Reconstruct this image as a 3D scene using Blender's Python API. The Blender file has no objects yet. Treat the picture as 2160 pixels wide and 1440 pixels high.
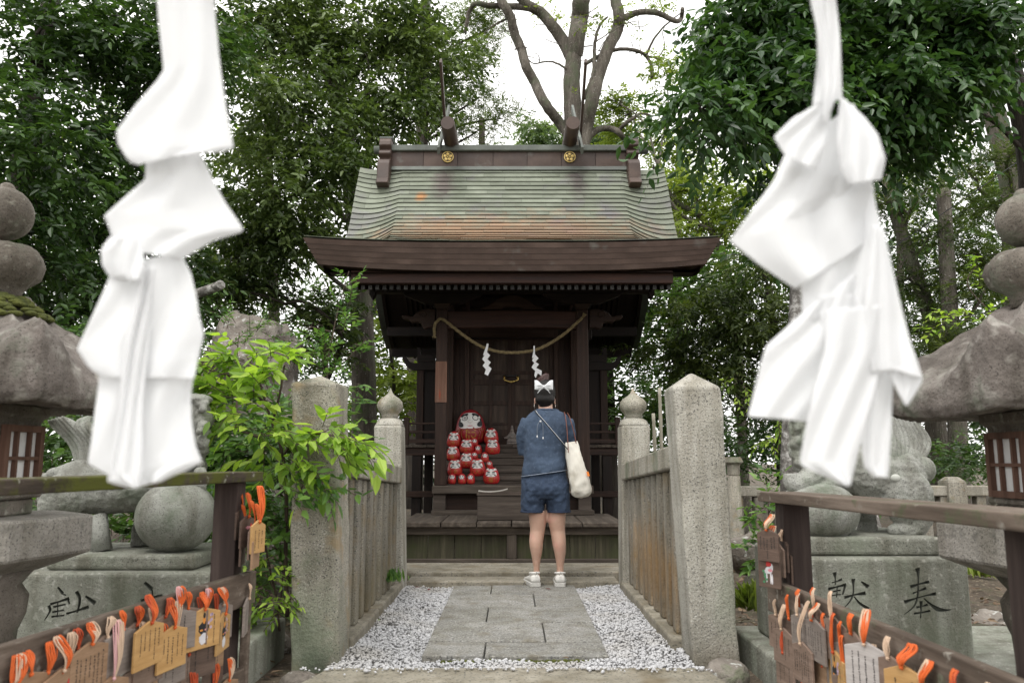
import bpy, bmesh, math, random
import numpy as np
from mathutils import Vector, Matrix
random.seed(7)
RNG = np.random.default_rng(11)
C = bpy.context.scene.collection
S = bpy.context.scene
PI = math.pi

# ------------------------------------------------------------ camera, sky, sun, exposure
CAM_H = 0.93
PITCH = math.radians(8.46)
FOC = 1680.0                       # focal length in photo pixels (28 mm on a 36 mm sensor)
cam_d = bpy.data.cameras.new("camera")
cam_d.lens = 28.0
cam_d.sensor_width = 36.0
cam_d.clip_start = 0.05
cam_d.clip_end = 400.0
cam_d.dof.use_dof = True
cam_d.dof.focus_distance = 6.8
cam_d.dof.aperture_fstop = 5.0
cam = bpy.data.objects.new("camera", cam_d)
cam.location = (0, 0, CAM_H)
cam.rotation_euler = (PI / 2 + PITCH, 0, 0)
C.objects.link(cam)
S.camera = cam

SUN_EL, SUN_AZ = math.radians(62), math.radians(205)      # azimuth clockwise from +Y
world = bpy.data.worlds.new("World")
S.world = world
world.use_nodes = True
wn = world.node_tree
wn.nodes.clear()
w_out = wn.nodes.new("ShaderNodeOutputWorld")
w_bg = wn.nodes.new("ShaderNodeBackground")
w_sky = wn.nodes.new("ShaderNodeTexSky")
w_sky.sky_type = 'NISHITA'
w_sky.sun_disc = False
w_sky.sun_elevation = SUN_EL
w_sky.sun_rotation = SUN_AZ
w_mix = wn.nodes.new("ShaderNodeMix")
w_mix.data_type = 'RGBA'
w_tc = wn.nodes.new("ShaderNodeTexCoord")
w_no = wn.nodes.new("ShaderNodeTexNoise")
w_no.inputs['Scale'].default_value = 1.6
w_no.inputs['Detail'].default_value = 5
w_mr = wn.nodes.new("ShaderNodeMapRange")
w_mr.inputs['From Min'].default_value = 0.3
w_mr.inputs['From Max'].default_value = 0.7
w_mr.inputs['To Min'].default_value = 0.86
w_mr.inputs['To Max'].default_value = 0.97
w_mix.inputs[7].default_value = (13.2, 13.0, 12.7, 1)     # the even white cloud layer
wn.links.new(w_tc.outputs['Generated'], w_no.inputs['Vector'])
wn.links.new(w_no.outputs['Fac'], w_mr.inputs['Value'])
wn.links.new(w_mr.outputs[0], w_mix.inputs[0])
wn.links.new(w_sky.outputs[0], w_mix.inputs[6])
wn.links.new(w_mix.outputs[2], w_bg.inputs['Color'])
w_bg.inputs['Strength'].default_value = 0.1
wn.links.new(w_bg.outputs[0], w_out.inputs['Surface'])

sun_d = bpy.data.lights.new("sun", 'SUN')
sun_d.energy = 1.2
sun_d.angle = math.radians(22)
sun_d.color = (1.0, 0.97, 0.92)
sun = bpy.data.objects.new("sun", sun_d)
sdir = Vector((math.sin(SUN_AZ) * math.cos(SUN_EL), math.cos(SUN_AZ) * math.cos(SUN_EL), math.sin(SUN_EL)))
sun.rotation_euler = sdir.to_track_quat('Z', 'Y').to_euler()
sun.location = (0, 0, 30)
C.objects.link(sun)
S.view_settings.view_transform = 'Standard'
S.view_settings.look = 'None'
S.view_settings.exposure = 0.67
S.view_settings.gamma = 1.0
S.view_settings.use_curve_mapping = False
S.cycles.max_bounces = 6
S.cycles.diffuse_bounces = 4
S.cycles.glossy_bounces = 2
S.cycles.transmission_bounces = 4
S.cycles.use_denoising = True

CA, SA = math.cos(PITCH), math.sin(PITCH)

def P(px, py, d):
    """the point at distance d (world y) that the photo shows at pixel px, py"""
    u = (px - 1080.0) / FOC
    v = (720.0 - py) / FOC
    t = d / (CA - v * SA)
    return Vector((u * t, d, CAM_H + (SA + v * CA) * t))

def PX(px, py, d): return P(px, py, d).x
def PZ(py, d): return P(1080, py, d).z

# ------------------------------------------------------------ materials
def _n(nt, t, **kw):
    n = nt.nodes.new(t)
    for k, v in kw.items():
        setattr(n, k, v)
    return n

def ramp(nt, cols, interp='LINEAR'):
    r = _n(nt, "ShaderNodeValToRGB")
    r.color_ramp.interpolation = interp
    els = r.color_ramp.elements
    while len(els) < len(cols):
        els.new(0.5)
    for e, (p, c) in zip(els, cols):
        e.position = p
        e.color = (c[0], c[1], c[2], 1) if not isinstance(c, (int, float)) else (c, c, c, 1)
    return r

def mixc(nt, fac, a, b, blend='MIX'):
    m = _n(nt, "ShaderNodeMix", data_type='RGBA', blend_type=blend)
    for sock, val in ((m.inputs[0], fac), (m.inputs[6], a), (m.inputs[7], b)):
        if hasattr(val, 'is_output') or hasattr(val, 'links'):
            nt.links.new(val, sock)
        elif isinstance(val, (int, float)):
            sock.default_value = val
        else:
            sock.default_value = (val[0], val[1], val[2], 1)
    return m.outputs[2]

def surf(name, cols, scale=3.0, stretch=(1, 1, 1), rough=0.8, speck=None, specks=None, bump=0.3, bscale=60, bdist=0.004,
         moss=None, stain=None, var=0.0, metal=0.0, spec=0.5, coat=0.0, bstretch=None, sss=0.0, streak=0.0, objspace=False):
    m = bpy.data.materials.new(name)
    m.use_nodes = True
    nt = m.node_tree
    b = nt.nodes["Principled BSDF"]
    geo = _n(nt, "ShaderNodeNewGeometry")
    src = geo.outputs['Position']
    if objspace:
        src = _n(nt, "ShaderNodeTexCoord").outputs['Object']
    oi = _n(nt, "ShaderNodeObjectInfo")
    mp = _n(nt, "ShaderNodeMapping")
    mp.inputs['Scale'].default_value = stretch
    nt.links.new(src, mp.inputs['Vector'])
    if var:
        # shift the pattern from object to object
        add = _n(nt, "ShaderNodeVectorMath", operation='ADD')
        mul = _n(nt, "ShaderNodeMath", operation='MULTIPLY')
        mul.inputs[1].default_value = 13.7
        nt.links.new(oi.outputs['Random'], mul.inputs[0])
        nt.links.new(mp.outputs[0], add.inputs[0])
        nt.links.new(mul.outputs[0], add.inputs[1])
        vec = add.outputs[0]
    else:
        vec = mp.outputs[0]
    no = _n(nt, "ShaderNodeTexNoise")
    no.inputs['Scale'].default_value = scale
    no.inputs['Detail'].default_value = 9
    no.inputs['Roughness'].default_value = 0.65
    nt.links.new(vec, no.inputs['Vector'])
    r = ramp(nt, cols)
    nt.links.new(no.outputs['Fac'], r.inputs[0])
    col = r.outputs[0]
    for sp in ([speck] if speck else []) + (specks or []):
        sc, c, lo, hi = sp
        n2 = _n(nt, "ShaderNodeTexNoise")
        n2.inputs['Scale'].default_value = sc
        n2.inputs['Detail'].default_value = 3
        nt.links.new(src, n2.inputs['Vector'])
        r2 = ramp(nt, [(lo, 0.0), (hi, 1.0)])
        nt.links.new(n2.outputs['Fac'], r2.inputs[0])
        col = mixc(nt, r2.outputs[0], col, c)
    if moss:
        sc, c, lo, hi = moss
        n3 = _n(nt, "ShaderNodeTexNoise")
        n3.inputs['Scale'].default_value = sc
        n3.inputs['Detail'].default_value = 8
        n3.inputs['Roughness'].default_value = 0.7
        nt.links.new(src, n3.inputs['Vector'])
        r3 = ramp(nt, [(lo, 0.0), (hi, 1.0)])
        nt.links.new(n3.outputs['Fac'], r3.inputs[0])
        col = mixc(nt, r3.outputs[0], col, c)
    if stain:                     # stain = (centre xyz, radii xyz, colour, amount): a patch with its own shape
        for (cx, cy, cz), (rx, ry, rz), c, amt in stain:
            m2 = _n(nt, "ShaderNodeMapping")
            m2.inputs['Location'].default_value = (-cx / rx, -cy / ry, -cz / rz)
            m2.inputs['Scale'].default_value = (1 / rx, 1 / ry, 1 / rz)
            nt.links.new(src, m2.inputs['Vector'])
            ln = _n(nt, "ShaderNodeVectorMath", operation='LENGTH')
            nt.links.new(m2.outputs[0], ln.inputs[0])
            n4 = _n(nt, "ShaderNodeTexNoise")
            n4.inputs['Scale'].default_value = 5
            n4.inputs['Detail'].default_value = 7
            n4.inputs['Roughness'].default_value = 0.7
            nt.links.new(vec, n4.inputs['Vector'])
            sb = _n(nt, "ShaderNodeMath", operation='MULTIPLY_ADD')
            sb.inputs[1].default_value = 1.6
            nt.links.new(n4.outputs['Fac'], sb.inputs[0])
            mn = _n(nt, "ShaderNodeMath", operation='MULTIPLY')
            mn.inputs[1].default_value = -1.0
            nt.links.new(ln.outputs['Value'], mn.inputs[0])
            nt.links.new(mn.outputs[0], sb.inputs[2])
            r4 = ramp(nt, [(0.0, 0.0), (0.55, amt)])
            nt.links.new(sb.outputs[0], r4.inputs[0])
            col = mixc(nt, r4.outputs[0], col, c)
    if streak:                    # rain streaks and broad soiling
        ms = _n(nt, "ShaderNodeMapping")
        ms.inputs['Scale'].default_value = (9, 9, 0.9)
        nt.links.new(src, ms.inputs['Vector'])
        ns = _n(nt, "ShaderNodeTexNoise")
        ns.inputs['Scale'].default_value = 1.0
        ns.inputs['Detail'].default_value = 7
        ns.inputs['Roughness'].default_value = 0.6
        nt.links.new(ms.outputs[0], ns.inputs['Vector'])
        lo_ = 1 - streak
        rs = ramp(nt, [(0.36, (lo_, lo_ * 0.97, lo_ * 0.90)), (0.56, (1, 1, 1)), (0.75, (1.0, 1.0, 1.0))])
        nt.links.new(ns.outputs['Fac'], rs.inputs[0])
        col = mixc(nt, 1.0, col, rs.outputs[0], 'MULTIPLY')
        nl = _n(nt, "ShaderNodeTexNoise")
        nl.inputs['Scale'].default_value = 1.7
        nl.inputs['Detail'].default_value = 8
        nl.inputs['Roughness'].default_value = 0.7
        nt.links.new(src, nl.inputs['Vector'])
        rl = ramp(nt, [(0.33, (lo_, lo_, lo_ * 0.93)), (0.60, (1, 1, 1))])
        nt.links.new(nl.outputs['Fac'], rl.inputs[0])
        col = mixc(nt, 0.8, col, rl.outputs[0], 'MULTIPLY')
    if var:
        hs = _n(nt, "ShaderNodeHueSaturation")
        mr = _n(nt, "ShaderNodeMapRange")
        mr.inputs['To Min'].default_value = 1 - var
        mr.inputs['To Max'].default_value = 1 + var
        nt.links.new(oi.outputs['Random'], mr.inputs['Value'])
        nt.links.new(mr.outputs[0], hs.inputs['Value'])
        nt.links.new(col, hs.inputs['Color'])
        col = hs.outputs[0]
    nt.links.new(col, b.inputs['Base Color'])
    b.inputs['Metallic'].default_value = metal
    b.inputs['Specular IOR Level'].default_value = spec
    b.inputs['Coat Weight'].default_value = coat
    if sss:
        b.inputs['Subsurface Weight'].default_value = sss
        b.inputs['Subsurface Radius'].default_value = (0.02, 0.008, 0.005)
    rr = ramp(nt, [(0.3, max(0, rough - 0.08)), (0.7, min(1, rough + 0.08))])
    nt.links.new(no.outputs['Fac'], rr.inputs[0])
    nt.links.new(rr.outputs[0], b.inputs['Roughness'])
    if bump:
        bm_ = _n(nt, "ShaderNodeMapping")
        bm_.inputs['Scale'].default_value = bstretch or stretch
        nt.links.new(src, bm_.inputs['Vector'])
        nb = _n(nt, "ShaderNodeTexNoise")
        nb.inputs['Scale'].default_value = bscale
        nb.inputs['Detail'].default_value = 5
        nb.inputs['Roughness'].default_value = 0.6
        nt.links.new(bm_.outputs[0], nb.inputs['Vector'])
        bp = _n(nt, "ShaderNodeBump")
        bp.inputs['Strength'].default_value = bump
        bp.inputs['Distance'].default_value = bdist
        nt.links.new(nb.outputs['Fac'], bp.inputs['Height'])
        nt.links.new(bp.outputs[0], b.inputs['Normal'])
    return m

def wood(name, dark, mid, light, axis, **kw):
    """weathered timber with the grain along axis"""
    st = {'x': (0.6, 9, 9), 'y': (9, 0.6, 9), 'z': (9, 9, 0.6)}[axis]
    a = dict(scale=3.0, stretch=st, rough=0.72, bump=0.5, bscale=9, bdist=0.004, var=0.12, spec=0.25)
    a.update(kw)
    return surf(name, [(0.28, dark), (0.5, mid), (0.72, light)], **a)

def leafmat(name, dark, mid, light, rough=0.45, trans=0.35, spec=0.5):
    m = bpy.data.materials.new(name)
    m.use_nodes = True
    nt = m.node_tree
    b = nt.nodes["Principled BSDF"]
    out = nt.nodes["Material Output"]
    at = _n(nt, "ShaderNodeAttribute", attribute_name="tone")
    oi = _n(nt, "ShaderNodeObjectInfo")
    ad = _n(nt, "ShaderNodeMath", operation='MULTIPLY_ADD')
    ad.inputs[1].default_value = 0.35
    nt.links.new(oi.outputs['Random'], ad.inputs[0])
    nt.links.new(at.outputs['Fac'], ad.inputs[2])
    sb = _n(nt, "ShaderNodeMath", operation='SUBTRACT')
    sb.inputs[1].default_value = 0.17
    nt.links.new(ad.outputs[0], sb.inputs[0])
    r = ramp(nt, [(0.05, dark), (0.5, mid), (0.95, light)])
    nt.links.new(sb.outputs[0], r.inputs[0])
    nt.links.new(r.outputs[0], b.inputs['Base Color'])
    b.inputs['Roughness'].default_value = rough
    b.inputs['Specular IOR Level'].default_value = spec
    tr = _n(nt, "ShaderNodeBsdfTranslucent")
    g = _n(nt, "ShaderNodeGamma")
    g.inputs['Gamma'].default_value = 0.85
    nt.links.new(r.outputs[0], g.inputs['Color'])
    nt.links.new(mixc(nt, 1.0, g.outputs[0], (1.15, 1.3, 0.5), 'MULTIPLY'), tr.inputs['Color'])
    mx = _n(nt, "ShaderNodeMixShader")
    mx.inputs[0].default_value = trans
    nt.links.new(b.outputs[0], mx.inputs[1])
    nt.links.new(tr.outputs[0], mx.inputs[2])
    nt.links.new(mx.outputs[0], out.inputs['Surface'])
    return m

def plain(name, col, rough=0.6, metal=0.0, spec=0.5, **kw):
    c = [x * 0.86 for x in col]
    c2 = [min(1, x * 1.12) for x in col]
    return surf(name, [(0.3, c), (0.7, c2)], rough=rough, metal=metal, spec=spec, **{**dict(bump=0.1, bscale=120, bdist=0.001, scale=12), **kw})

M = {}
# dark shrine timber: red-brown where it is sheltered, greyer where the rain reaches it
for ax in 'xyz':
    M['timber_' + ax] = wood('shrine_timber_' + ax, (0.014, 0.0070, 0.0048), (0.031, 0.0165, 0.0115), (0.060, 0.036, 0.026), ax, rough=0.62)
    M['dark_' + ax] = wood('darkest_timber_' + ax, (0.007, 0.0045, 0.0035), (0.014, 0.009, 0.007), (0.028, 0.018, 0.014), ax, rough=0.65)  # the same timber in a darker brown; only the colour differs
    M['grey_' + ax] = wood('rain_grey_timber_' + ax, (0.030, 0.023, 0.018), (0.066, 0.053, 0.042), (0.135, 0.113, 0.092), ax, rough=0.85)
M['step_x'] = wood('stair_timber', (0.030, 0.023, 0.018), (0.062, 0.049, 0.040), (0.12, 0.098, 0.082), 'x', rough=0.8)
M['red_x'] = wood('red_brown_timber', (0.018, 0.008, 0.006), (0.036, 0.016, 0.011), (0.062, 0.028, 0.019), 'x', rough=0.6)
M['door_z'] = wood('door_panel_timber', (0.018, 0.011, 0.008), (0.044, 0.029, 0.021), (0.095, 0.066, 0.049), 'z', rough=0.6, scale=2.2)
M['mossplank_z'] = wood('green_stained_board', (0.028, 0.026, 0.017), (0.055, 0.050, 0.032), (0.10, 0.09, 0.062), 'z', rough=0.9, moss=(3.5, (0.045, 0.052, 0.022), 0.42, 0.62))
M['rack_y'] = wood('rack_timber', (0.050, 0.037, 0.028), (0.105, 0.080, 0.062), (0.20, 0.16, 0.13), 'y', rough=0.9, specks=[(28, (0.22, 0.20, 0.17), 0.62, 0.7)], moss=(7, (0.075, 0.085, 0.045), 0.55, 0.66))
M['rackmoss_y'] = wood('mossy_rack_timber', (0.022, 0.017, 0.012), (0.055, 0.042, 0.032), (0.13, 0.11, 0.088), 'y', rough=0.95, moss=(9, (0.060, 0.065, 0.010), 0.43, 0.56), specks=[(30, (0.26, 0.25, 0.22), 0.62, 0.68)])
M['rackpost_z'] = wood('rack_post_timber', (0.025, 0.017, 0.015), (0.048, 0.034, 0.030), (0.085, 0.064, 0.056), 'z', rough=0.8)
GR = dict(bump=1.0, bscale=80, bdist=0.007, streak=0.36)
M['granite'] = surf('weathered_granite', [(0.25, (0.21, 0.195, 0.16)), (0.5, (0.36, 0.335, 0.28)), (0.75, (0.47, 0.44, 0.37))], scale=2.5, rough=0.9,
                    specks=[(150, (0.07, 0.068, 0.062), 0.56, 0.64), (170, (0.50, 0.48, 0.44), 0.58, 0.66), (9, (0.33, 0.26, 0.17), 0.58, 0.72)],
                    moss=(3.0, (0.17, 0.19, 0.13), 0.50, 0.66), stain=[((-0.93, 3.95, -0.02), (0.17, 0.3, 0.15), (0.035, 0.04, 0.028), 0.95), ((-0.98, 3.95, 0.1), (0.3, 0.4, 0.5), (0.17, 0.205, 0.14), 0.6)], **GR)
M['granite_light'] = surf('pale_granite', [(0.25, (0.30, 0.285, 0.245)), (0.5, (0.42, 0.40, 0.35)), (0.75, (0.52, 0.50, 0.445))], scale=2.0, rough=0.9, stain=[((1.0, 3.95, -0.05), (0.3, 0.4, 0.25), (0.16, 0.13, 0.09), 0.7), ((1.06, 3.95, 0.25), (0.16, 0.3, 0.3), (0.22, 0.25, 0.18), 0.5)],
                    specks=[(140, (0.12, 0.115, 0.105), 0.57, 0.64), (160, (0.54, 0.53, 0.49), 0.58, 0.66)],
                    moss=(2.2, (0.23, 0.245, 0.19), 0.58, 0.75), **GR)
M['granite_rust'] = surf('rain_streaked_granite', [(0.25, (0.15, 0.14, 0.115)), (0.5, (0.26, 0.24, 0.20)), (0.75, (0.36, 0.33, 0.27))], scale=2.5, stretch=(5, 5, 0.7), rough=0.9,
                    specks=[(150, (0.05, 0.05, 0.047), 0.56, 0.64), (160, (0.46, 0.44, 0.40), 0.6, 0.68)],
                    moss=(4.0, (0.24, 0.18, 0.10), 0.50, 0.72), stain=[((0.92, 5.0, 0.28), (0.25, 1.5, 0.42), (0.33, 0.20, 0.085), 0.75), ((-0.92, 5.0, 0.15), (0.25, 1.5, 0.3), (0.20, 0.175, 0.11), 0.6)], bstretch=(1, 1, 1), var=0.1, **GR)
M['granite_path'] = surf('path_granite', [(0.25, (0.175, 0.172, 0.162)), (0.5, (0.25, 0.245, 0.23)), (0.75, (0.33, 0.323, 0.30))], scale=3.0, rough=0.85, streak=0.25, bstretch=(0.5, 1.6, 1),
                    specks=[(70, (0.12, 0.118, 0.112), 0.55, 0.62), (80, (0.40, 0.395, 0.37), 0.56, 0.64), (5, (0.19, 0.17, 0.13), 0.6, 0.75)], var=0.07,
                    bump=0.8, bscale=45, bdist=0.004)
M['granite_step'] = surf('kerb_granite', [(0.25, (0.20, 0.18, 0.14)), (0.5, (0.29, 0.265, 0.215)), (0.75, (0.39, 0.36, 0.30))], scale=3.0, rough=0.85, streak=0.3,
                    specks=[(70, (0.13, 0.125, 0.11), 0.57, 0.64), (4, (0.20, 0.165, 0.11), 0.56, 0.7)], bump=0.8, bscale=45, bdist=0.004)
M['komainu'] = surf('carved_pale_stone', [(0.25, (0.20, 0.20, 0.18)), (0.5, (0.33, 0.335, 0.305)), (0.75, (0.44, 0.44, 0.40))], scale=4.0, rough=0.92,
                    specks=[(190, (0.09, 0.09, 0.085), 0.57, 0.67), (22, (0.45, 0.46, 0.42), 0.68, 0.76)],
                    moss=(4.0, (0.175, 0.20, 0.155), 0.48, 0.66), bump=1.0, bscale=70, bdist=0.006, streak=0.45)
M['pedestal'] = surf('lichened_pedestal_stone', [(0.25, (0.15, 0.15, 0.125)), (0.5, (0.26, 0.265, 0.225)), (0.75, (0.37, 0.375, 0.325))], scale=3.0, rough=0.92,
                    specks=[(190, (0.08, 0.08, 0.072), 0.57, 0.67), (45, (0.42, 0.42, 0.38), 0.60, 0.70)],
                    moss=(3.2, (0.21, 0.235, 0.18), 0.48, 0.70), bump=0.9, bscale=60, bdist=0.006, streak=0.4)
M['lantern'] = surf('old_lantern_stone', [(0.25, (0.10, 0.085, 0.07)), (0.5, (0.19, 0.165, 0.14)), (0.75, (0.29, 0.26, 0.225))], scale=4.0, rough=0.93,
                    specks=[(200, (0.045, 0.042, 0.038), 0.58, 0.68), (34, (0.33, 0.32, 0.28), 0.6, 0.7)],
                    moss=(6.0, (0.15, 0.165, 0.12), 0.52, 0.66), bump=1.0, bscale=50, bdist=0.008, streak=0.45)
M['lantern_roof'] = surf('red_brown_lantern_stone', [(0.25, (0.09, 0.074, 0.064)), (0.5, (0.19, 0.165, 0.148)), (0.75, (0.34, 0.315, 0.29))], scale=5.0, rough=0.93,
                    specks=[(180, (0.06, 0.05, 0.045), 0.58, 0.68), (16, (0.33, 0.31, 0.28), 0.55, 0.7)],
                    moss=(5.0, (0.17, 0.18, 0.14), 0.56, 0.68), bump=1.0, bscale=40, bdist=0.01, streak=0.5)
M['lantern_plate'] = surf('cut_lantern_stone', [(0.25, (0.21, 0.195, 0.17)), (0.5, (0.32, 0.30, 0.27)), (0.75, (0.42, 0.395, 0.36))], scale=4.0, rough=0.9,
                    specks=[(190, (0.09, 0.085, 0.08), 0.57, 0.66), (30, (0.20, 0.19, 0.17), 0.55, 0.7)], **GR)
M['rock'] = surf('boulder_rock', [(0.25, (0.09, 0.078, 0.065)), (0.5, (0.20, 0.175, 0.15)), (0.75, (0.38, 0.35, 0.31))], scale=4.5, rough=0.95,
                    specks=[(22, (0.42, 0.42, 0.39), 0.6, 0.66)], moss=(5, (0.12, 0.14, 0.08), 0.55, 0.68), bump=1.0, bscale=18, bdist=0.03)
M['pebble'] = surf('white_pebble', [(0.3, (0.38, 0.38, 0.39)), (0.7, (0.60, 0.60, 0.61))], scale=45, rough=0.95, specks=[(55, (0.13, 0.12, 0.11), 0.68, 0.70), (2.0, (0.38, 0.36, 0.33), 0.5, 0.75)], bump=0.2)
M['soil'] = surf('dark_soil', [(0.3, (0.035, 0.026, 0.018)), (0.5, (0.075, 0.056, 0.038)), (0.75, (0.13, 0.10, 0.07))], scale=6, rough=1.0,
                    specks=[(35, (0.20, 0.165, 0.12), 0.6, 0.66)], moss=(1.3, (0.05, 0.06, 0.025), 0.52, 0.66), bump=1.0, bscale=25, bdist=0.03)
M['gravel_base'] = plain('gravel_bed', (0.20, 0.195, 0.19), rough=1.0)
M['moss'] = surf('moss', [(0.3, (0.035, 0.045, 0.006)), (0.7, (0.11, 0.12, 0.02))], scale=20, rough=1.0, bump=1.0, bscale=120, bdist=0.01)
M['copper'] = surf('patinated_copper', [(0.25, (0.105, 0.117, 0.083)), (0.5, (0.185, 0.205, 0.155)), (0.75, (0.27, 0.295, 0.235))], scale=2.0, rough=0.62, var=0.13, spec=0.4,
                    specks=[(3.0, (0.17, 0.165, 0.165), 0.55, 0.72)],
                    stain=[((0.3, 8.35, 3.38), (2.2, 1.4, 0.58), (0.27, 0.15, 0.085), 0.68), ((-0.7, 8.5, 3.42), (1.3, 0.9, 0.45), (0.27, 0.17, 0.10), 0.75),
                           ((0.78, 9.2, 4.2), (0.2, 0.5, 0.5), (0.105, 0.085, 0.082), 0.85), ((-0.82, 9.2, 4.2), (0.2, 0.5, 0.5), (0.115, 0.09, 0.085), 0.85),
                           ((-1.07, 9.0, 3.98), (0.10, 0.3, 0.14), (0.36, 0.17, 0.06), 0.9)],
                    bump=0.15, bscale=20)
M['copper_brown'] = surf('brown_copper', [(0.25, (0.036, 0.021, 0.015)), (0.5, (0.060, 0.036, 0.027)), (0.75, (0.105, 0.068, 0.052))], scale=3.0, rough=0.5, var=0.1, spec=0.5, bump=0.25, bscale=7, bdist=0.01,
                    specks=[(5, (0.14, 0.135, 0.12), 0.62, 0.78)])
M['copper_grey'] = surf('grey_green_copper', [(0.25, (0.060, 0.062, 0.055)), (0.5, (0.10, 0.112, 0.098)), (0.75, (0.17, 0.19, 0.165))], scale=4.0, rough=0.6, var=0.08, bump=0.2, bscale=20)
M['gold'] = surf('gilt', [(0.3, (0.60, 0.42, 0.13)), (0.7, (0.85, 0.66, 0.28))], scale=30, rough=0.4, metal=0.6, bump=0.1)
M['brass'] = surf('old_brass', [(0.3, (0.45, 0.30, 0.08)), (0.7, (0.80, 0.60, 0.22))], scale=40, rough=0.3, metal=1.0, bump=0.1)
M['straw'] = surf('straw_rope', [(0.3, (0.13, 0.098, 0.045)), (0.7, (0.29, 0.225, 0.115))], scale=40, rough=0.9, bump=0.8, bscale=200, bdist=0.004)
M['paper'] = surf('white_paper', [(0.3, (0.84, 0.85, 0.86)), (0.7, (0.88, 0.88, 0.89))], scale=6, rough=0.8, bump=0.05)
M['cap_white'] = surf('worn_white_paint', [(0.35, (0.015, 0.014, 0.013)), (0.6, (0.06, 0.06, 0.058))], scale=40, rough=0.8, var=0.45)
M['bark'] = surf('bark', [(0.25, (0.045, 0.037, 0.028)), (0.5, (0.10, 0.085, 0.068)), (0.75, (0.20, 0.18, 0.15))], scale=3.0, stretch=(6, 6, 1.0), rough=0.95,
                    moss=(3, (0.09, 0.105, 0.06), 0.5, 0.66), specks=[(40, (0.26, 0.25, 0.22), 0.63, 0.68)], bump=1.0, bscale=9, bdist=0.03)
M['bark_dark'] = surf('dark_bark', [(0.25, (0.018, 0.014, 0.011)), (0.5, (0.045, 0.036, 0.028)), (0.75, (0.095, 0.08, 0.065))], scale=3.0, stretch=(6, 6, 1.0), rough=0.95, bump=1.0, bscale=9, bdist=0.03)
M['bark_lichen'] = surf('lichen_bark', [(0.3, (0.05, 0.045, 0.04)), (0.5, (0.16, 0.15, 0.135)), (0.62, (0.42, 0.41, 0.39))], scale=14.0, rough=0.95, bump=1.0, bscale=30, bdist=0.02)
M['leaf_dark'] = leafmat('dark_glossy_leaf', (0.015, 0.038, 0.013), (0.030, 0.074, 0.022), (0.062, 0.130, 0.034), rough=0.36, trans=0.25)
M['leaf_mid'] = leafmat('mid_green_leaf', (0.036, 0.060, 0.017), (0.078, 0.120, 0.034), (0.145, 0.20, 0.062), rough=0.42, trans=0.3)
M['leaf_left'] = leafmat('deep_green_leaf', (0.020, 0.044, 0.012), (0.048, 0.098, 0.025), (0.10, 0.185, 0.045), rough=0.36, trans=0.28)
M['leaf_bright'] = leafmat('fresh_yellow_green_leaf', (0.13, 0.23, 0.03), (0.27, 0.42, 0.055), (0.43, 0.57, 0.095), rough=0.5, trans=0.45)
M['leaf_lime'] = leafmat('yellow_green_leaf', (0.08, 0.115, 0.018), (0.16, 0.215, 0.034), (0.26, 0.32, 0.06), rough=0.55, trans=0.42)
M['leaf_pale'] = leafmat('pale_green_leaf', (0.075, 0.12, 0.055), (0.13, 0.19, 0.095), (0.21, 0.28, 0.15), rough=0.55, trans=0.4)
M['needle'] = leafmat('conifer_spray', (0.026, 0.044, 0.011), (0.058, 0.088, 0.020), (0.11, 0.145, 0.032), rough=0.6, trans=0.3)
M['needle_light'] = leafmat('light_conifer_spray', (0.05, 0.075, 0.02), (0.09, 0.13, 0.035), (0.15, 0.20, 0.055), rough=0.6, trans=0.35)
M['leaf_dead'] = leafmat('fallen_leaf', (0.05, 0.028, 0.016), (0.12, 0.075, 0.045), (0.24, 0.17, 0.11), rough=0.8, trans=0.1)
M['leaf_red'] = leafmat('red_fallen_leaf', (0.09, 0.02, 0.018), (0.13, 0.035, 0.03), (0.2, 0.06, 0.05), rough=0.7, trans=0.1)
# ------------------------------------------------------------ object helpers
def wpos(o):
    p = Vector((0, 0, 0))
    while o is not None:
        p = p + o.location
        o = o.parent
    return p

def tag(o, label=None, cat=None, group=None, kind=None):
    if label: o['label'] = label
    if cat: o['category'] = cat
    if group: o['group'] = group
    if kind: o['kind'] = kind
    return o

def thing(name, loc, label, cat, group=None):
    o = bpy.data.objects.new(name, None)
    o.empty_display_size = 0.1
    o.location = loc
    C.objects.link(o)
    return tag(o, label, cat, group)

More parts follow.
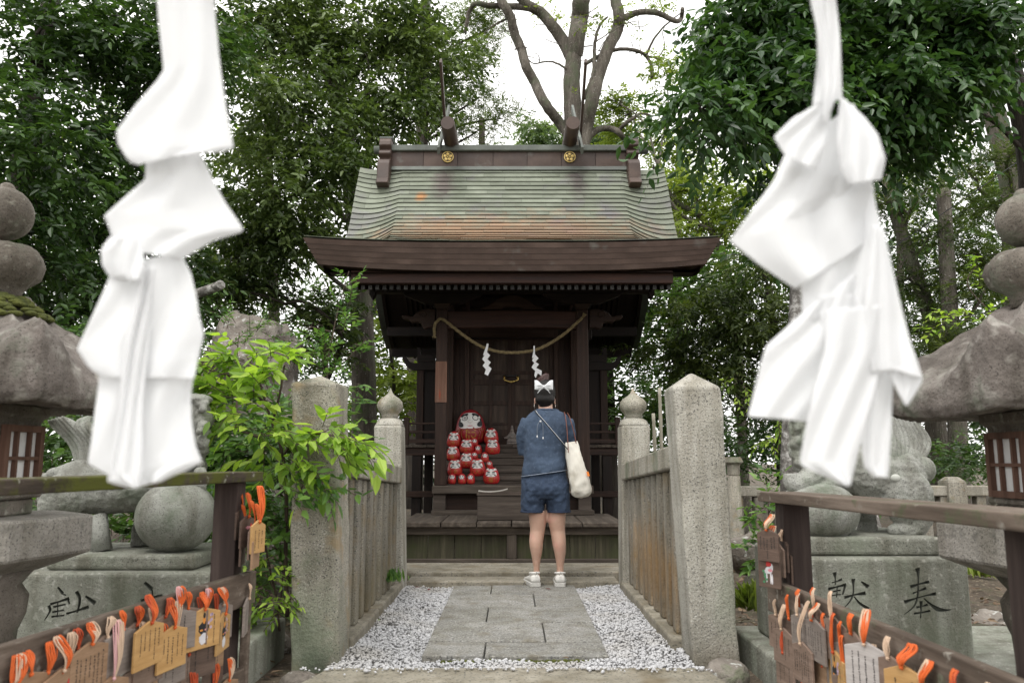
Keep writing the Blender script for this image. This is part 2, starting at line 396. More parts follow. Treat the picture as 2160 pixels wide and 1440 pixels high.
class MB:
    """collects world-space geometry for one mesh object"""
    def __init__(self):
        self.v, self.f, self.sm = [], [], []
    def add(self, vs, fs, smooth=False):
        n = len(self.v)
        self.v += [tuple(p) for p in vs]
        self.f += [tuple(i + n for i in f) for f in fs]
        self.sm += [smooth] * len(fs)
        return self
    def box(self, x0, x1, y0, y1, z0, z1):
        vs = [(x0, y0, z0), (x1, y0, z0), (x1, y1, z0), (x0, y1, z0), (x0, y0, z1), (x1, y0, z1), (x1, y1, z1), (x0, y1, z1)]
        return self.add(vs, [(0, 3, 2, 1), (4, 5, 6, 7), (0, 1, 5, 4), (1, 2, 6, 5), (2, 3, 7, 6), (3, 0, 4, 7)])
    def hexa(self, b, t):
        """box between two quads (bottom b, top t), each counter-clockwise seen from above"""
        return self.add(list(b) + list(t), [(0, 3, 2, 1), (4, 5, 6, 7), (0, 1, 5, 4), (1, 2, 6, 5), (2, 3, 7, 6), (3, 0, 4, 7)])
    def beam(self, a, b, w, h, up=(0, 0, 1)):
        a, b = Vector(a), Vector(b)
        d = (b - a).normalized()
        s = d.cross(Vector(up)).normalized()
        u = s.cross(d).normalized()
        vs = []
        for p in (a, b):
            for i, j in ((-1, -1), (1, -1), (1, 1), (-1, 1)):
                vs.append(p + s * (i * w / 2) + u * (j * h / 2))
        return self.add(vs, [(0, 1, 2, 3), (7, 6, 5, 4), (0, 4, 5, 1), (1, 5, 6, 2), (2, 6, 7, 3), (3, 7, 4, 0)])
    def prism(self, poly, axis, a, b):
        """extrude a 2-D outline along axis from a to b"""
        n = len(poly)
        def mk(p, t):
            return {'x': (t, p[0], p[1]), 'y': (p[0], t, p[1]), 'z': (p[0], p[1], t)}[axis]
        vs = [mk(p, a) for p in poly] + [mk(p, b) for p in poly]
        fs = [tuple(range(n))[::-1], tuple(range(n, 2 * n))] + [(i, (i + 1) % n, n + (i + 1) % n, n + i) for i in range(n)]
        return self.add(vs, fs)
    def tube(self, pts, rad, n=8, smooth=True, cap=True, twist=0.0, ell=None, up=None):
        pts = [Vector(p) for p in pts]
        k = len(pts)
        if isinstance(rad, (int, float, tuple)): rad = [rad] * k
        vs, fs = [], []
        d0 = (pts[1] - pts[0]).normalized()
        ref = Vector(up) if up else (Vector((0, 0, 1)) if abs(d0.z) < 0.9 else Vector((1, 0, 0)))
        s = d0.cross(ref).normalized()
        for i in range(k):
            d = (pts[min(i + 1, k - 1)] - pts[max(i - 1, 0)]).normalized()
            s = (s - d * s.dot(d)).normalized()
            u = s.cross(d)
            r = rad[i]
            ra, rb = (r, r) if not isinstance(r, tuple) else r
            for j in range(n):
                a = 2 * PI * j / n + twist * i
                vs.append(pts[i] + s * (math.cos(a) * ra) + u * (math.sin(a) * rb))
        for i in range(k - 1):
            for j in range(n):
                fs.append((i * n + j, i * n + (j + 1) % n, (i + 1) * n + (j + 1) % n, (i + 1) * n + j))
        self.add(vs, fs, smooth)
        if cap:
            m0 = len(self.v) - len(vs)
            self.f += [tuple(m0 + i for i in range(n))[::-1], tuple(m0 + i for i in range((k - 1) * n, k * n))]
            self.sm += [False, False]
        return self
    def lathe(self, c, prof, n=24, smooth=True, poly=None, rot=0.0, sx=1.0, sy=1.0):
        """prof = [(r, z)], z relative to c; poly = function of angle giving a radius factor"""
        vs, fs = [], []
        for r, z in prof:
            for j in range(n):
                a = 2 * PI * j / n + rot
                q = r * (poly(a, z) if poly else 1.0)
                vs.append((c[0] + math.cos(a) * q * sx, c[1] + math.sin(a) * q * sy, c[2] + z))
        k = len(prof)
        for i in range(k - 1):
            for j in range(n):
                fs.append((i * n + j, i * n + (j + 1) % n, (i + 1) * n + (j + 1) % n, (i + 1) * n + j))
        fs.append(tuple(range(n))[::-1])
        fs.append(tuple(range((k - 1) * n, k * n)))
        return self.add(vs, fs, smooth)
    def ball(self, c, r, n=14, m=9, rot=None, smooth=True):
        rx, ry, rz = (r, r, r) if isinstance(r, (int, float)) else r
        vs, fs = [], []
        for i in range(1, m):
            t = PI * i / m
            for j in range(n):
                a = 2 * PI * j / n
                vs.append(Vector((math.sin(t) * math.cos(a) * rx, math.sin(t) * math.sin(a) * ry, math.cos(t) * rz)))
        vs.append(Vector((0, 0, rz)))
        vs.append(Vector((0, 0, -rz)))
        if rot is not None:
            vs = [rot @ p for p in vs]
        vs = [p + Vector(c) for p in vs]
        T, B = (m - 1) * n, (m - 1) * n + 1
        for i in range(m - 2):
            for j in range(n):
                fs.append((i * n + j, (i + 1) * n + j, (i + 1) * n + (j + 1) % n, i * n + (j + 1) % n))
        for j in range(n):
            fs.append((T, j, (j + 1) % n))
            fs.append((B, (m - 2) * n + (j + 1) % n, (m - 2) * n + j))
        return self.add(vs, fs, smooth)
    def grid(self, fn, nu, nv, smooth=True, thick=None):
        vs = [fn(i / nu, j / nv) for j in range(nv + 1) for i in range(nu + 1)]
        w = nu + 1
        fs = [(j * w + i, j * w + i + 1, (j + 1) * w + i + 1, (j + 1) * w + i) for j in range(nv) for i in range(nu)]
        return self.add(vs, fs, smooth)
    def build(self, name, mat, parent=None, origin=None, bevel=0.0, seg=1):
        A = np.array([tuple(p) for p in self.v], float)
        if origin is None:
            lo, hi = A.min(0), A.max(0)
            origin = Vector(((lo[0] + hi[0]) / 2, (lo[1] + hi[1]) / 2, lo[2]))
        else:
            origin = Vector(origin)
        me = bpy.data.meshes.new(name)
        me.from_pydata([tuple(p) for p in (A - np.array(origin))], [], self.f)
        me.polygons.foreach_set('use_smooth', self.sm)
        me.validate()
        me.update()
        if mat: me.materials.append(mat if not isinstance(mat, str) else M[mat])
        o = bpy.data.objects.new(name, me)
        C.objects.link(o)
        if parent is not None:
            o.parent = parent
            o.location = origin - wpos(parent)
        else:
            o.location = origin
        if bevel:
            b = o.modifiers.new('bevel', 'BEVEL')
            b.width = bevel
            b.segments = seg
            b.limit_method = 'ANGLE'
            b.angle_limit = math.radians(35)
        return o

def dup(o, parent=None, loc=None, rot=None):
    """a copy of o (sharing its mesh) and of everything under it"""
    c = o.copy()
    C.objects.link(c)
    c.parent = parent if parent is not None else None
    if loc is not None: c.location = loc
    if rot is not None: c.rotation_euler = rot
    for ch in list(o.children):
        dup(ch, c)
    return c

def catmull(pts, n=6):
    pts = [Vector(p) for p in pts]
    out = []
    for i in range(len(pts) - 1):
        p0, p1, p2, p3 = pts[max(i - 1, 0)], pts[i], pts[i + 1], pts[min(i + 2, len(pts) - 1)]
        for k in range(n):
            t = k / n
            out.append(0.5 * ((2 * p1) + (p2 - p0) * t + (2 * p0 - 5 * p1 + 4 * p2 - p3) * t * t + (3 * p1 - p0 - 3 * p2 + p3) * t ** 3))
    out.append(pts[-1])
    return out

def lerp_list(vals, m):
    """resample a list of radii to m values"""
    xs = np.linspace(0, len(vals) - 1, m)
    return [float(np.interp(x, range(len(vals)), vals)) for x in xs]

def rough_up(o, strength, size, kind='CLOUDS', levels=0, mid=0.5):
    if levels:
        s = o.modifiers.new('subsurf', 'SUBSURF')
        s.subdivision_type = 'SIMPLE'
        s.levels = s.render_levels = levels
    t = bpy.data.textures.new('relief', kind)
    t.noise_scale = size
    if hasattr(t, 'noise_depth'): t.noise_depth = 3
    d = o.modifiers.new('relief', 'DISPLACE')
    d.texture = t
    d.texture_coords = 'GLOBAL'
    d.strength = strength
    d.mid_level = mid
    return o

def remesh(o, voxel, smooth=4):
    r = o.modifiers.new('remesh', 'REMESH')
    r.mode = 'VOXEL'
    r.voxel_size = voxel
    r.use_smooth_shade = True
    if smooth:
        s = o.modifiers.new('smooth', 'SMOOTH')
        s.factor = 0.5
        s.iterations = smooth
    return o

def text_mesh(ch, size, depth=0.0, offset=0.0):
    """the outline of a written character as vertices and faces, centred on the origin, upright in x-z"""
    cu = bpy.data.curves.new('writing', 'FONT')
    cu.body = ch
    cu.size = size
    cu.extrude = depth / 2
    cu.offset = offset
    cu.align_x = 'CENTER'
    cu.align_y = 'CENTER'
    o = bpy.data.objects.new('writing', cu)
    C.objects.link(o)
    bpy.context.view_layer.update()
    me = bpy.data.meshes.new_from_object(o.evaluated_get(bpy.context.evaluated_depsgraph_get()))
    vs = [Vector((v.co.x, v.co.z, v.co.y)) for v in me.vertices]
    fs = [tuple(p.vertices) for p in me.polygons]
    bpy.data.objects.remove(o)
    bpy.data.curves.remove(cu)
    bpy.data.meshes.remove(me)
    lo = Vector((min(v.x for v in vs), 0, min(v.z for v in vs)))
    hi = Vector((max(v.x for v in vs), 0, max(v.z for v in vs)))
    mid = (lo + hi) / 2
    return [v - mid for v in vs], fs

# ------------------------------------------------------------ foliage helpers
def unit(a):
    return a / np.maximum(np.linalg.norm(a, axis=-1, keepdims=True), 1e-9)

def spray_leaves(org, D, L, leaf, twig, rng, flat=0.75, droop=0.25, spread=0.85):
    """leaves alternating along a twig from org in direction D: base, direction, normal, length"""
    n = len(org)
    D = unit(D)
    up = np.tile(np.array([0, 0, 1.0]), (n, 1))
    side = unit(np.cross(D, up) + 1e-3)
    t = (np.arange(L) + 0.6) / L
    t = t[None, :, None]
    sg = np.where(np.arange(L) % 2 == 0, 1.0, -1.0)[None, :, None]
    sg = sg * np.where(np.arange(L) == L - 1, 0.15, 1.0)[None, :, None]
    tw = (twig * rng.uniform(0.7, 1.25, (n, 1, 1)))
    pos = org[:, None, :] + D[:, None, :] * (t * tw) + np.array([0, 0, -1.0]) * (droop * tw * t ** 2)
    dr = D[:, None, :] * rng.uniform(0.35, 0.8, (n, L, 1)) + side[:, None, :] * sg * spread + np.array([0, 0, -1.0]) * rng.uniform(-0.15, 0.9, (n, L, 1)) * droop * 2 + rng.normal(0, 0.18, (n, L, 3))
    dr = unit(dr)
    nr = np.array([0, 0, 1.0]) * flat + rng.normal(0, 0.38, (n, L, 3)) + D[:, None, :] * 0.15
    nr = unit(nr - dr * (nr * dr).sum(-1, keepdims=True))
    ln = leaf * rng.uniform(0.62, 1.15, (n, L))
    return pos.reshape(-1, 3), dr.reshape(-1, 3), nr.reshape(-1, 3), ln.reshape(-1)

LEAF_SHAPES = {
    # (along, across, lift): outline of half a leaf
    'ovate': ([(0, 0, 0), (0.30, 0.5, 0.05), (0.68, 0.36, 0.02), (1, 0, -0.08)], 0.42),
    'narrow': ([(0, 0, 0), (0.35, 0.5, 0.04), (0.72, 0.3, 0.0), (1, 0, -0.06)], 0.30),
    'needle': ([(0, 0, 0), (0.4, 0.5, 0.0), (0.8, 0.3, 0.0), (1, 0, -0.05)], 0.22),
}

def leaf_mesh_np(pos, dr, nr, ln, shape, rng):
    out, wr = LEAF_SHAPES[shape]
    n = len(pos)
    sd = np.cross(nr, dr)
    cols = []
    w = ln * wr
    for k, (a, b, c) in enumerate(out):
        p = pos + dr * (ln * a)[:, None] + nr * (ln * c)[:, None]
        if b == 0:
            cols.append(p)
        else:
            cols.append(p + sd * (w * b)[:, None])
            cols.append(p - sd * (w * b)[:, None])
    # order: base, l1, r1, l2, r2, tip
    V = np.stack(cols, 1).reshape(-1, 3)
    base = (np.arange(n) * 6)[:, None]
    F = np.concatenate([base + np.array([[0, 1, 3, 5]]), base + np.array([[0, 5, 4, 2]])], 1).reshape(-1)
    return V, F, n

def leaf_object(name, mat, parent, arrays, shape, rng, kind=None, tone=None, tri_parts=0, part_name='leaf'):
    """arrays = pos, dir, normal, length. The tri_parts leaves that show largest become objects of their own"""
    pos, dr, nr, ln = arrays
    if tone is None:
        tone = rng.uniform(0, 1, len(pos))
    keep = np.ones(len(pos), bool)
    base = wpos(parent) if parent is not None else Vector((0, 0, 0))
    if tri_parts:
        rel = pos - np.array([0, 0, CAM_H])
        fy = rel[:, 1] * CA + rel[:, 2] * SA
        fz = -rel[:, 1] * SA + rel[:, 2] * CA
        sx = 1080 + FOC * rel[:, 0] / fy
        sy = 720 - FOC * fz / fy
        vis = (sx > 10) & (sx < 2150) & (sy > 10) & (sy < 1430) & (fy > 0.2)
        sc = np.where(vis, ln / fy, 0)
        idx = np.argsort(-sc)[:tri_parts]
        idx = idx[sc[idx] > 0]
        keep[idx] = False
        V, F, _ = leaf_mesh_np(np.zeros((1, 3)), np.array([[1.0, 0, 0]]), np.array([[0, 0, 1.0]]), np.ones(1), shape, rng)
        variants = []
        for tv in (0.1, 0.35, 0.6, 0.85):
            me = bpy.data.meshes.new(part_name)
            me.from_pydata([tuple(v) for v in V], [], [tuple(F[:4]), tuple(F[4:])])
            a = me.attributes.new('tone', 'FLOAT', 'POINT')
            a.data.foreach_set('value', [tv] * 6)
            me.materials.append(M[mat])
            variants.append(me)
        for i in idx:
            o = bpy.data.objects.new(part_name, variants[min(3, int(tone[i] * 4))])
            o.parent = parent
            x, z = Vector(dr[i]), Vector(nr[i])
            y = z.cross(x)
            l = ln[i]
            R = Matrix((x * l, y * l, z * l)).transposed().to_4x4()
            R.translation = Vector(pos[i]) - base
            o.matrix_local = R
            C.objects.link(o)
        pos, dr, nr, ln, tone = pos[keep], dr[keep], nr[keep], ln[keep], tone[keep]
    if len(pos) == 0:
        return None
    V, F, n = leaf_mesh_np(pos, dr, nr, ln, shape, rng)
    o0 = V.mean(0)
    o0[2] = V[:, 2].min()
    me = bpy.data.meshes.new(name)
    me.vertices.add(len(V))
    me.vertices.foreach_set('co', (V - o0).astype(np.float32).ravel())
    me.loops.add(len(F))
    me.loops.foreach_set('vertex_index', F.astype(np.int32))
    me.polygons.add(2 * n)
    me.polygons.foreach_set('loop_start', (np.arange(2 * n) * 4).astype(np.int32))
    me.polygons.foreach_set('loop_total', np.full(2 * n, 4, np.int32))
    me.update(calc_edges=True)
    a = me.attributes.new('tone', 'FLOAT', 'POINT')
    a.data.foreach_set('value', np.repeat(tone, 6).astype(np.float32))
    me.materials.append(M[mat])
    o = bpy.data.objects.new(name, me)
    C.objects.link(o)
    if parent is not None:
        o.parent = parent
    o.location = Vector(o0) - base
    if kind: o['kind'] = kind
    return o

def clumps(blobs, n, rng, sub=0.22, hollow=0.0):
    """n spray origins and outward directions gathered in clumps over the blobs.
    A blob is (px, py, depth, rx px, ry px, ry metres in depth)"""
    areas = np.array([b[3] * b[4] * (b[2] ** 0) for b in blobs], float)
    cnt = np.maximum(1, (n * areas / areas.sum()).astype(int))
    O, Dd, T = [], [], []
    for b, k in zip(blobs, cnt):
        c = np.array(P(b[0], b[1], b[2]))
        rx, rz, ry = b[3] * b[2] / FOC, b[4] * b[2] / FOC, b[5]
        nc = max(3, int(k / 14))
        q = unit(rng.normal(0, 1, (nc, 3))) * (rng.uniform(hollow, 1, (nc, 1)) ** 0.45)
        cc = c + q * np.array([rx, ry, rz])
        r = rng.uniform(0.6, 1.35, (nc, 1)) * sub
        w = rng.integers(0, nc, k)
        d = unit(rng.normal(0, 1, (k, 3)) * np.array([1, 1, 0.6]) + np.array([0, 0, 0.12]) + 0.45 * q[w])
        O.append(cc[w] + d * r[w] * rng.uniform(0.1, 1.0, (k, 1)) * np.array([1.25, 1.25, 0.7]))
        Dd.append(d)
        T.append(np.clip(0.5 + 0.32 * rng.normal(0, 1, nc)[w], 0, 1))
    return np.concatenate(O), np.concatenate(Dd), np.concatenate(T)

def limb(mb, pts, r0, r1, n=8, wob=0.0, sub=5):
    pts = catmull(pts, sub)
    m = len(pts)
    if wob:
        pts = [p + Vector((random.uniform(-wob, wob), random.uniform(-wob, wob), 0)) if 0 < i < m - 1 else p for i, p in enumerate(pts)]
    mb.tube(pts, [r0 + (r1 - r0) * i / (m - 1) for i in range(m)], n)
    return pts

def foliage(parent, blobs, n, mat, leaf, twig, L=9, shape='ovate', seed=1, sub=0.22, flat=0.75, droop=0.25, spread=0.85, parts=0, name='crown', hollow=0.0, kind=None):
    rng = np.random.default_rng(seed)
    O, D, T = clumps(blobs, n, rng, sub, hollow)
    arr = spray_leaves(O, D, L, leaf, twig, rng, flat, droop, spread)
    tone = np.clip(np.repeat(T, L) + rng.normal(0, 0.16, len(arr[0])), 0, 1)
    return leaf_object(name, mat, parent, arr, shape, rng, kind=kind, tone=tone, tri_parts=parts)
# ------------------------------------------------------------ ground
def ground_z(x, y):
    t = min(1, max(0, (y - 3.05) / 0.6))
    t = t * t * (3 - 2 * t)
    z = -0.47 + 0.41 * t
    s = min(1, max(0, (abs(x) - 1.25) / 0.8)) * t
    z += s * (0.05 + 0.05 * math.sin(x * 2.1 + 1) * math.cos(y * 1.7) + 0.03 * math.sin(x * 5.3 + y * 4.1))
    return z

def axis_lines(lim, fine, step_f, grow):
    a = [0.0]
    st = step_f
    while a[-1] < lim:
        a.append(a[-1] + st)
        if a[-1] > fine: st *= grow
    return a
gx = axis_lines(160, 3.6, 0.14, 1.35)
xs = sorted([-x for x in gx[1:]] + gx)
ys = [y + 3.0 for y in sorted([-x for x in axis_lines(160, 3.0, 0.15, 1.5)[1:]] + axis_lines(160, 6.0, 0.15, 1.35))]
mb = MB()
mb.add([(x, y, ground_z(x, y)) for y in ys for x in xs],
       [(j * len(xs) + i, j * len(xs) + i + 1, (j + 1) * len(xs) + i + 1, (j + 1) * len(xs) + i) for j in range(len(ys) - 1) for i in range(len(xs) - 1)], True)
tag(mb.build('ground', 'soil', origin=(0, 0, 0)), kind='structure')

# paved forecourt in front of the step (lower level, mostly below the frame)
mb = MB().box(-1.0, 1.0, -1.5, 3.02, -0.50, -0.44)
tag(mb.build('pavement', 'granite_path', bevel=0.01), kind='structure')

# gravel bed and white pebbles
mb = MB().box(-0.86, 0.86, 3.78, 6.32, -0.12, -0.035)
tag(mb.build('gravel_bed', 'gravel_base'), kind='structure')

def pebbles():
    rng = np.random.default_rng(5)
    t = (1 + 5 ** 0.5) / 2
    iv = unit(np.array([(-1, t, 0), (1, t, 0), (-1, -t, 0), (1, -t, 0), (0, -1, t), (0, 1, t), (0, -1, -t), (0, 1, -t), (t, 0, -1), (t, 0, 1), (-t, 0, -1), (-t, 0, 1)], float))
    fi = np.array([(0, 11, 5), (0, 5, 1), (0, 1, 7), (0, 7, 10), (0, 10, 11), (1, 5, 9), (5, 11, 4), (11, 10, 2), (10, 7, 6), (7, 1, 8), (3, 9, 4), (3, 4, 2), (3, 2, 6), (3, 6, 8), (3, 8, 9), (4, 9, 5), (2, 4, 11), (6, 2, 10), (8, 6, 7), (9, 8, 1)])
    n = 30000
    x = rng.uniform(-0.85, 0.85, n)
    y = rng.uniform(3.74, 6.24, n)
    ok = ~((np.abs(x - 0.017) < 0.455) & (y > 4.02))
    x, y = x[ok], y[ok]
    # a few stones spill over the kerb and the step
    k = 160
    x = np.concatenate([x, rng.uniform(-0.95, 0.95, k)])
    y = np.concatenate([y, 3.74 + np.abs(rng.normal(0, 0.03, k)) * -1])
    n = len(x)
    r = rng.uniform(0.0038, 0.0088, n) * (1 + 0.7 * (rng.uniform(0, 1, n) > 0.94))
    z = -0.033 + rng.uniform(0.0, 0.013, n) + 0.016 * np.clip((np.abs(x) - 0.5) / 0.3, 0, 1) + 0.006 * np.sin(x * 11 + y * 7)
    z[y < 3.745] = 0.012
    sc = rng.uniform(0.6, 1.3, (n, 1, 3)) * np.array([1.1, 1.1, 0.75])
    V = iv[None] * (1 + rng.uniform(-0.22, 0.22, (n, 12, 1))) * sc * r[:, None, None]
    a = rng.uniform(0, 2 * PI, n)
    b = rng.uniform(-0.6, 0.6, n)
    ca, sa, cb, sb = np.cos(a), np.sin(a), np.cos(b), np.sin(b)
    X, Y, Z = V[..., 0], V[..., 1] * cb[:, None] - V[..., 2] * sb[:, None], V[..., 1] * sb[:, None] + V[..., 2] * cb[:, None]
    V = np.stack([X * ca[:, None] - Y * sa[:, None] + x[:, None], X * sa[:, None] + Y * ca[:, None] + y[:, None], Z + z[:, None]], -1).reshape(-1, 3)
    F = (fi[None] + (np.arange(n) * 12)[:, None, None]).reshape(-1)
    me = bpy.data.meshes.new('gravel')
    me.vertices.add(len(V)); me.vertices.foreach_set('co', V.astype(np.float32).ravel())
    me.loops.add(len(F)); me.loops.foreach_set('vertex_index', F.astype(np.int32))
    m = len(F) // 3
    me.polygons.add(m)
    me.polygons.foreach_set('loop_start', (np.arange(m) * 3).astype(np.int32))
    me.polygons.foreach_set('loop_total', np.full(m, 3, np.int32))
    me.update(calc_edges=True)
    me.materials.append(M['pebble'])
    o = bpy.data.objects.new('gravel', me)
    C.objects.link(o)
    tag(o, 'white crushed gravel on both sides of the stone path', 'gravel', kind='stuff')
pebbles()

# ------------------------------------------------------------ path of granite slabs
path = bpy.data.objects.new('path', None)
path.location = (0.017, 5.0, 0)
C.objects.link(path)
tag(path, kind='structure')
def yq(py): 
    a = math.atan((py - 720) / FOC) - PITCH
    return CAM_H / math.tan(a)
xl, xr = -0.438, 0.472
j1, j2 = -0.142, 0.165
def slab(x0, x1, y0, y1, dz=0.0):
    g = 0.0035
    mb = MB()
    nx, ny = 6, 6
    f = lambda u, v: Vector((x0 + g + (x1 - x0 - 2 * g) * u, y0 + g + (y1 - y0 - 2 * g) * v, dz))
    mb.box(x0 + g, x1 - g, y0 + g, y1 - g, -0.075, dz)
    return mb.build('slab', 'granite_path', path, bevel=0.006, seg=2)
cols = [(xl, j1, [4.02, 4.42, 5.28, 6.22]), (j1, j2, [4.02, 4.86, 5.62, 6.22]), (j2, xr, [4.02, 5.05, 5.85, 6.22])]
ya, yb, yc, yd = 4.02, yq(1352), yq(1311), yq(1278)
ye, yf = yq(1251), 6.20
rows = [(ya, yb, [xl, -0.135, xr]), (yb, yc, [xl, 0.175, xr]), (yc, yd, [xl, -0.15, xr]), (yd, ye, [xl, 0.15, xr]), (ye, yf, [xl, -0.15, xr])]
k = 0
for y0, y1, xx in rows:
    for a, b in zip(xx[:-1], xx[1:]):
        slab(a, b, y0, y1, [0.0, -0.003, 0.002, -0.002, 0.001][k % 5])
        k += 1
mb = MB()
for i in range(26):
    x = -0.33 + i * 0.028
    mb.ball((x, 4.012 + random.uniform(-0.004, 0.004), -0.036), (0.022, 0.012, 0.016 + random.uniform(0, 0.008)), 7, 5)
tag(mb.build('moss', 'moss'), 'strip of moss along the front edge of the stone path', 'moss', kind='stuff')

# kerb sills of the shrine at the far end of the path
def stone_block(name, x0, x1, y0, y1, z0, z1, label, mat='granite_step', cat='stone kerb', group=None):
    o = MB().box(x0, x1, y0, y1, z0, z1).build(name, mat, bevel=0.008, seg=2)
    return tag(o, label, cat, group)
tag(MB().box(-0.80, 0.81, 6.225, 6.50, -0.06, 0.022).build('stone_sill', 'granite_step', bevel=0.008, seg=2), 'long flat stone sill at the far end of the path behind the shoes', 'stone sill')
tag(MB().box(-1.15, 1.15, 6.53, 7.12, -0.06, 0.05).build('foundation_stone', 'granite_step', bevel=0.008, seg=2), 'foundation stone right below the wooden shrine deck', 'foundation stone')

# front step
fs = MB()
zb = 0.002
pts_b = [P(712, 1409, 3.78), P(1492, 1404, 3.78)]
fs.hexa([(-0.93, 3.42, -0.17), (0.93, 3.42, -0.17), (0.875, 3.79, -0.17), (-0.83, 3.79, -0.17)], [(-0.93, 3.42, zb), (0.93, 3.42, zb), (0.875, 3.79, zb), (-0.83, 3.79, zb)])
tag(fs.build('entrance_step', 'granite_step', bevel=0.012, seg=2), 'worn granite step at the front edge of the gravel', 'stone step')

# loose stones beside the step
for (px, py, d, r, lab) in ((630, 1420, 3.75, 0.06, 'low dark rock at the foot of the front pillar nearest the leafy sapling'), (1530, 1400, 3.75, 0.07, 'low brown rock wedged between the tilted pillar and the green pedestal base')):
    mb = MB().ball(P(px, py, d) + Vector((0, 0, -0.05)), (r * 1.6, r * 1.2, r), 14, 9)
    tag(rough_up(mb.build('rock', 'rock'), 0.05, 0.08, levels=1), lab, 'rock')

# ------------------------------------------------------------ balustrades of granite
def pillar_front(side):
    if side < 0:
        d = 3.93
        bl, br = PX(614, 1395, d), PX(717, 1395, d)
        tl, tr = PX(614, 800, d), PX(713, 812, d)
        zt, zpk = PZ(808, d), PZ(792, d + 0.12)
    else:
        d = 3.93
        bl, br = PX(1465, 1395, d), PX(1562, 1395, d)
        tl, tr = PX(1420, 812, d), PX(1521, 808, d)
        zt, zpk = PZ(815, d), PZ(785, d + 0.12)
    w = 0.25
    th = thing('gate_pillar', ((bl + br) / 2, d + w / 2, -0.08),
               'tall square granite pillar with the leafy sapling branch in front of it' if side < 0 else 'tall square granite pillar with a pointed top leaning inward', 'stone pillar', 'granite pillars at the head of the path')
    mb = MB()
    n = 10
    vs, fs_ = [], []
    for k in range(n + 1):
        t = k / n
        x0, x1 = bl + (tl - bl) * t, br + (tr - br) * t
        z = -0.12 + (zt + 0.12) * t
        e = 0.004 * math.sin(k * 2.3)
        vs += [(x0 + e, d + e, z), (x1 + e, d - e, z), (x1 - e, d + w, z), (x0, d + w + e, z)]
    for k in range(n):
        for j in range(4):
            fs_.append((k * 4 + j, k * 4 + (j + 1) % 4, k * 4 + 4 + (j + 1) % 4, k * 4 + 4 + j))
    vs.append(((tl + tr) / 2, d + w / 2, zpk))
    for j in range(4):
        fs_.append((n * 4 + j, n * 4 + (j + 1) % 4, len(vs) - 1))
    mb.add(vs, fs_)
    o = mb.build('pillar_shaft', 'granite' if side < 0 else 'granite_light', th, bevel=0.012, seg=2)
    return th

def newel(side):
    """rear post with an onion finial"""
    d = 6.02
    if side < 0: bl, br, tl, tr, zb_, zt = PX(797, 1240, d), PX(851, 1240, d), PX(788, 905, d), PX(846, 905, d), -0.06, PZ(897, d)
    else: bl, br, tl, tr, zb_, zt = PX(1313, 1235, d), PX(1366, 1235, d), PX(1311, 905, d), PX(1372, 905, d), -0.06, PZ(897, d)
    w = 0.23
    cx = (tl + tr) / 2
    th = thing('finial_post', (cx, d + w / 2, -0.06), 'granite post with an onion finial at the far end of the %s balustrade' % ('sapling-side' if side < 0 else 'bamboo-pole-side'), 'stone post', 'granite posts with onion finials')
    mb = MB()
    mb.hexa([(bl, d, zb_), (br, d, zb_), (br, d + w, zb_), (bl, d + w, zb_)], [(tl, d, zt), (tr, d, zt), (tr, d + w, zt), (tl, d + w, zt)])
    mb.build('post_shaft', 'granite_light', th, bevel=0.014, seg=2)
    r = (tr - tl) / 2
    hz = PZ(818, d + w / 2) - zt
    mb = MB()
    def sq(a, z):
        t = max(0, min(1, 1 - z / 0.05))
        return 1 + t * (1 / max(abs(math.cos(a)), abs(math.sin(a))) - 1) * 0.9
    mb.lathe((cx, d + w / 2, zt - 0.004), [(r, 0), (r * 0.99, 0.02), (r * 0.9, 0.045), (r * 0.66, 0.062)], 32, poly=sq)
    mb.build('shoulder', 'granite_light', th)
    h = hz
    s = 0.06
    pr = [(r * 0.64, s - 0.005), (r * 0.60, s + 0.012), (r * 0.66, s + 0.02), (r * 0.60, s + 0.03), (r * 0.72, s + 0.045), (r * 0.90, s + 0.075), (r * 0.97, s + 0.11), (r * 0.90, s + 0.145), (r * 0.68, s + 0.175), (r * 0.4, s + 0.197), (r * 0.2, s + 0.22), (r * 0.10, s + 0.245), (0.002, s + 0.27)]
    k = (h - s) / 0.27
    pr = [(a, s + (z - s) * k) for a, z in pr]
    mb = MB().lathe((cx, d + w / 2, zt), pr, 28)
    mb.build('onion_finial', 'granite', th)
    return th

for s in (-1, 1):
    pillar_front(s)
    newel(s)

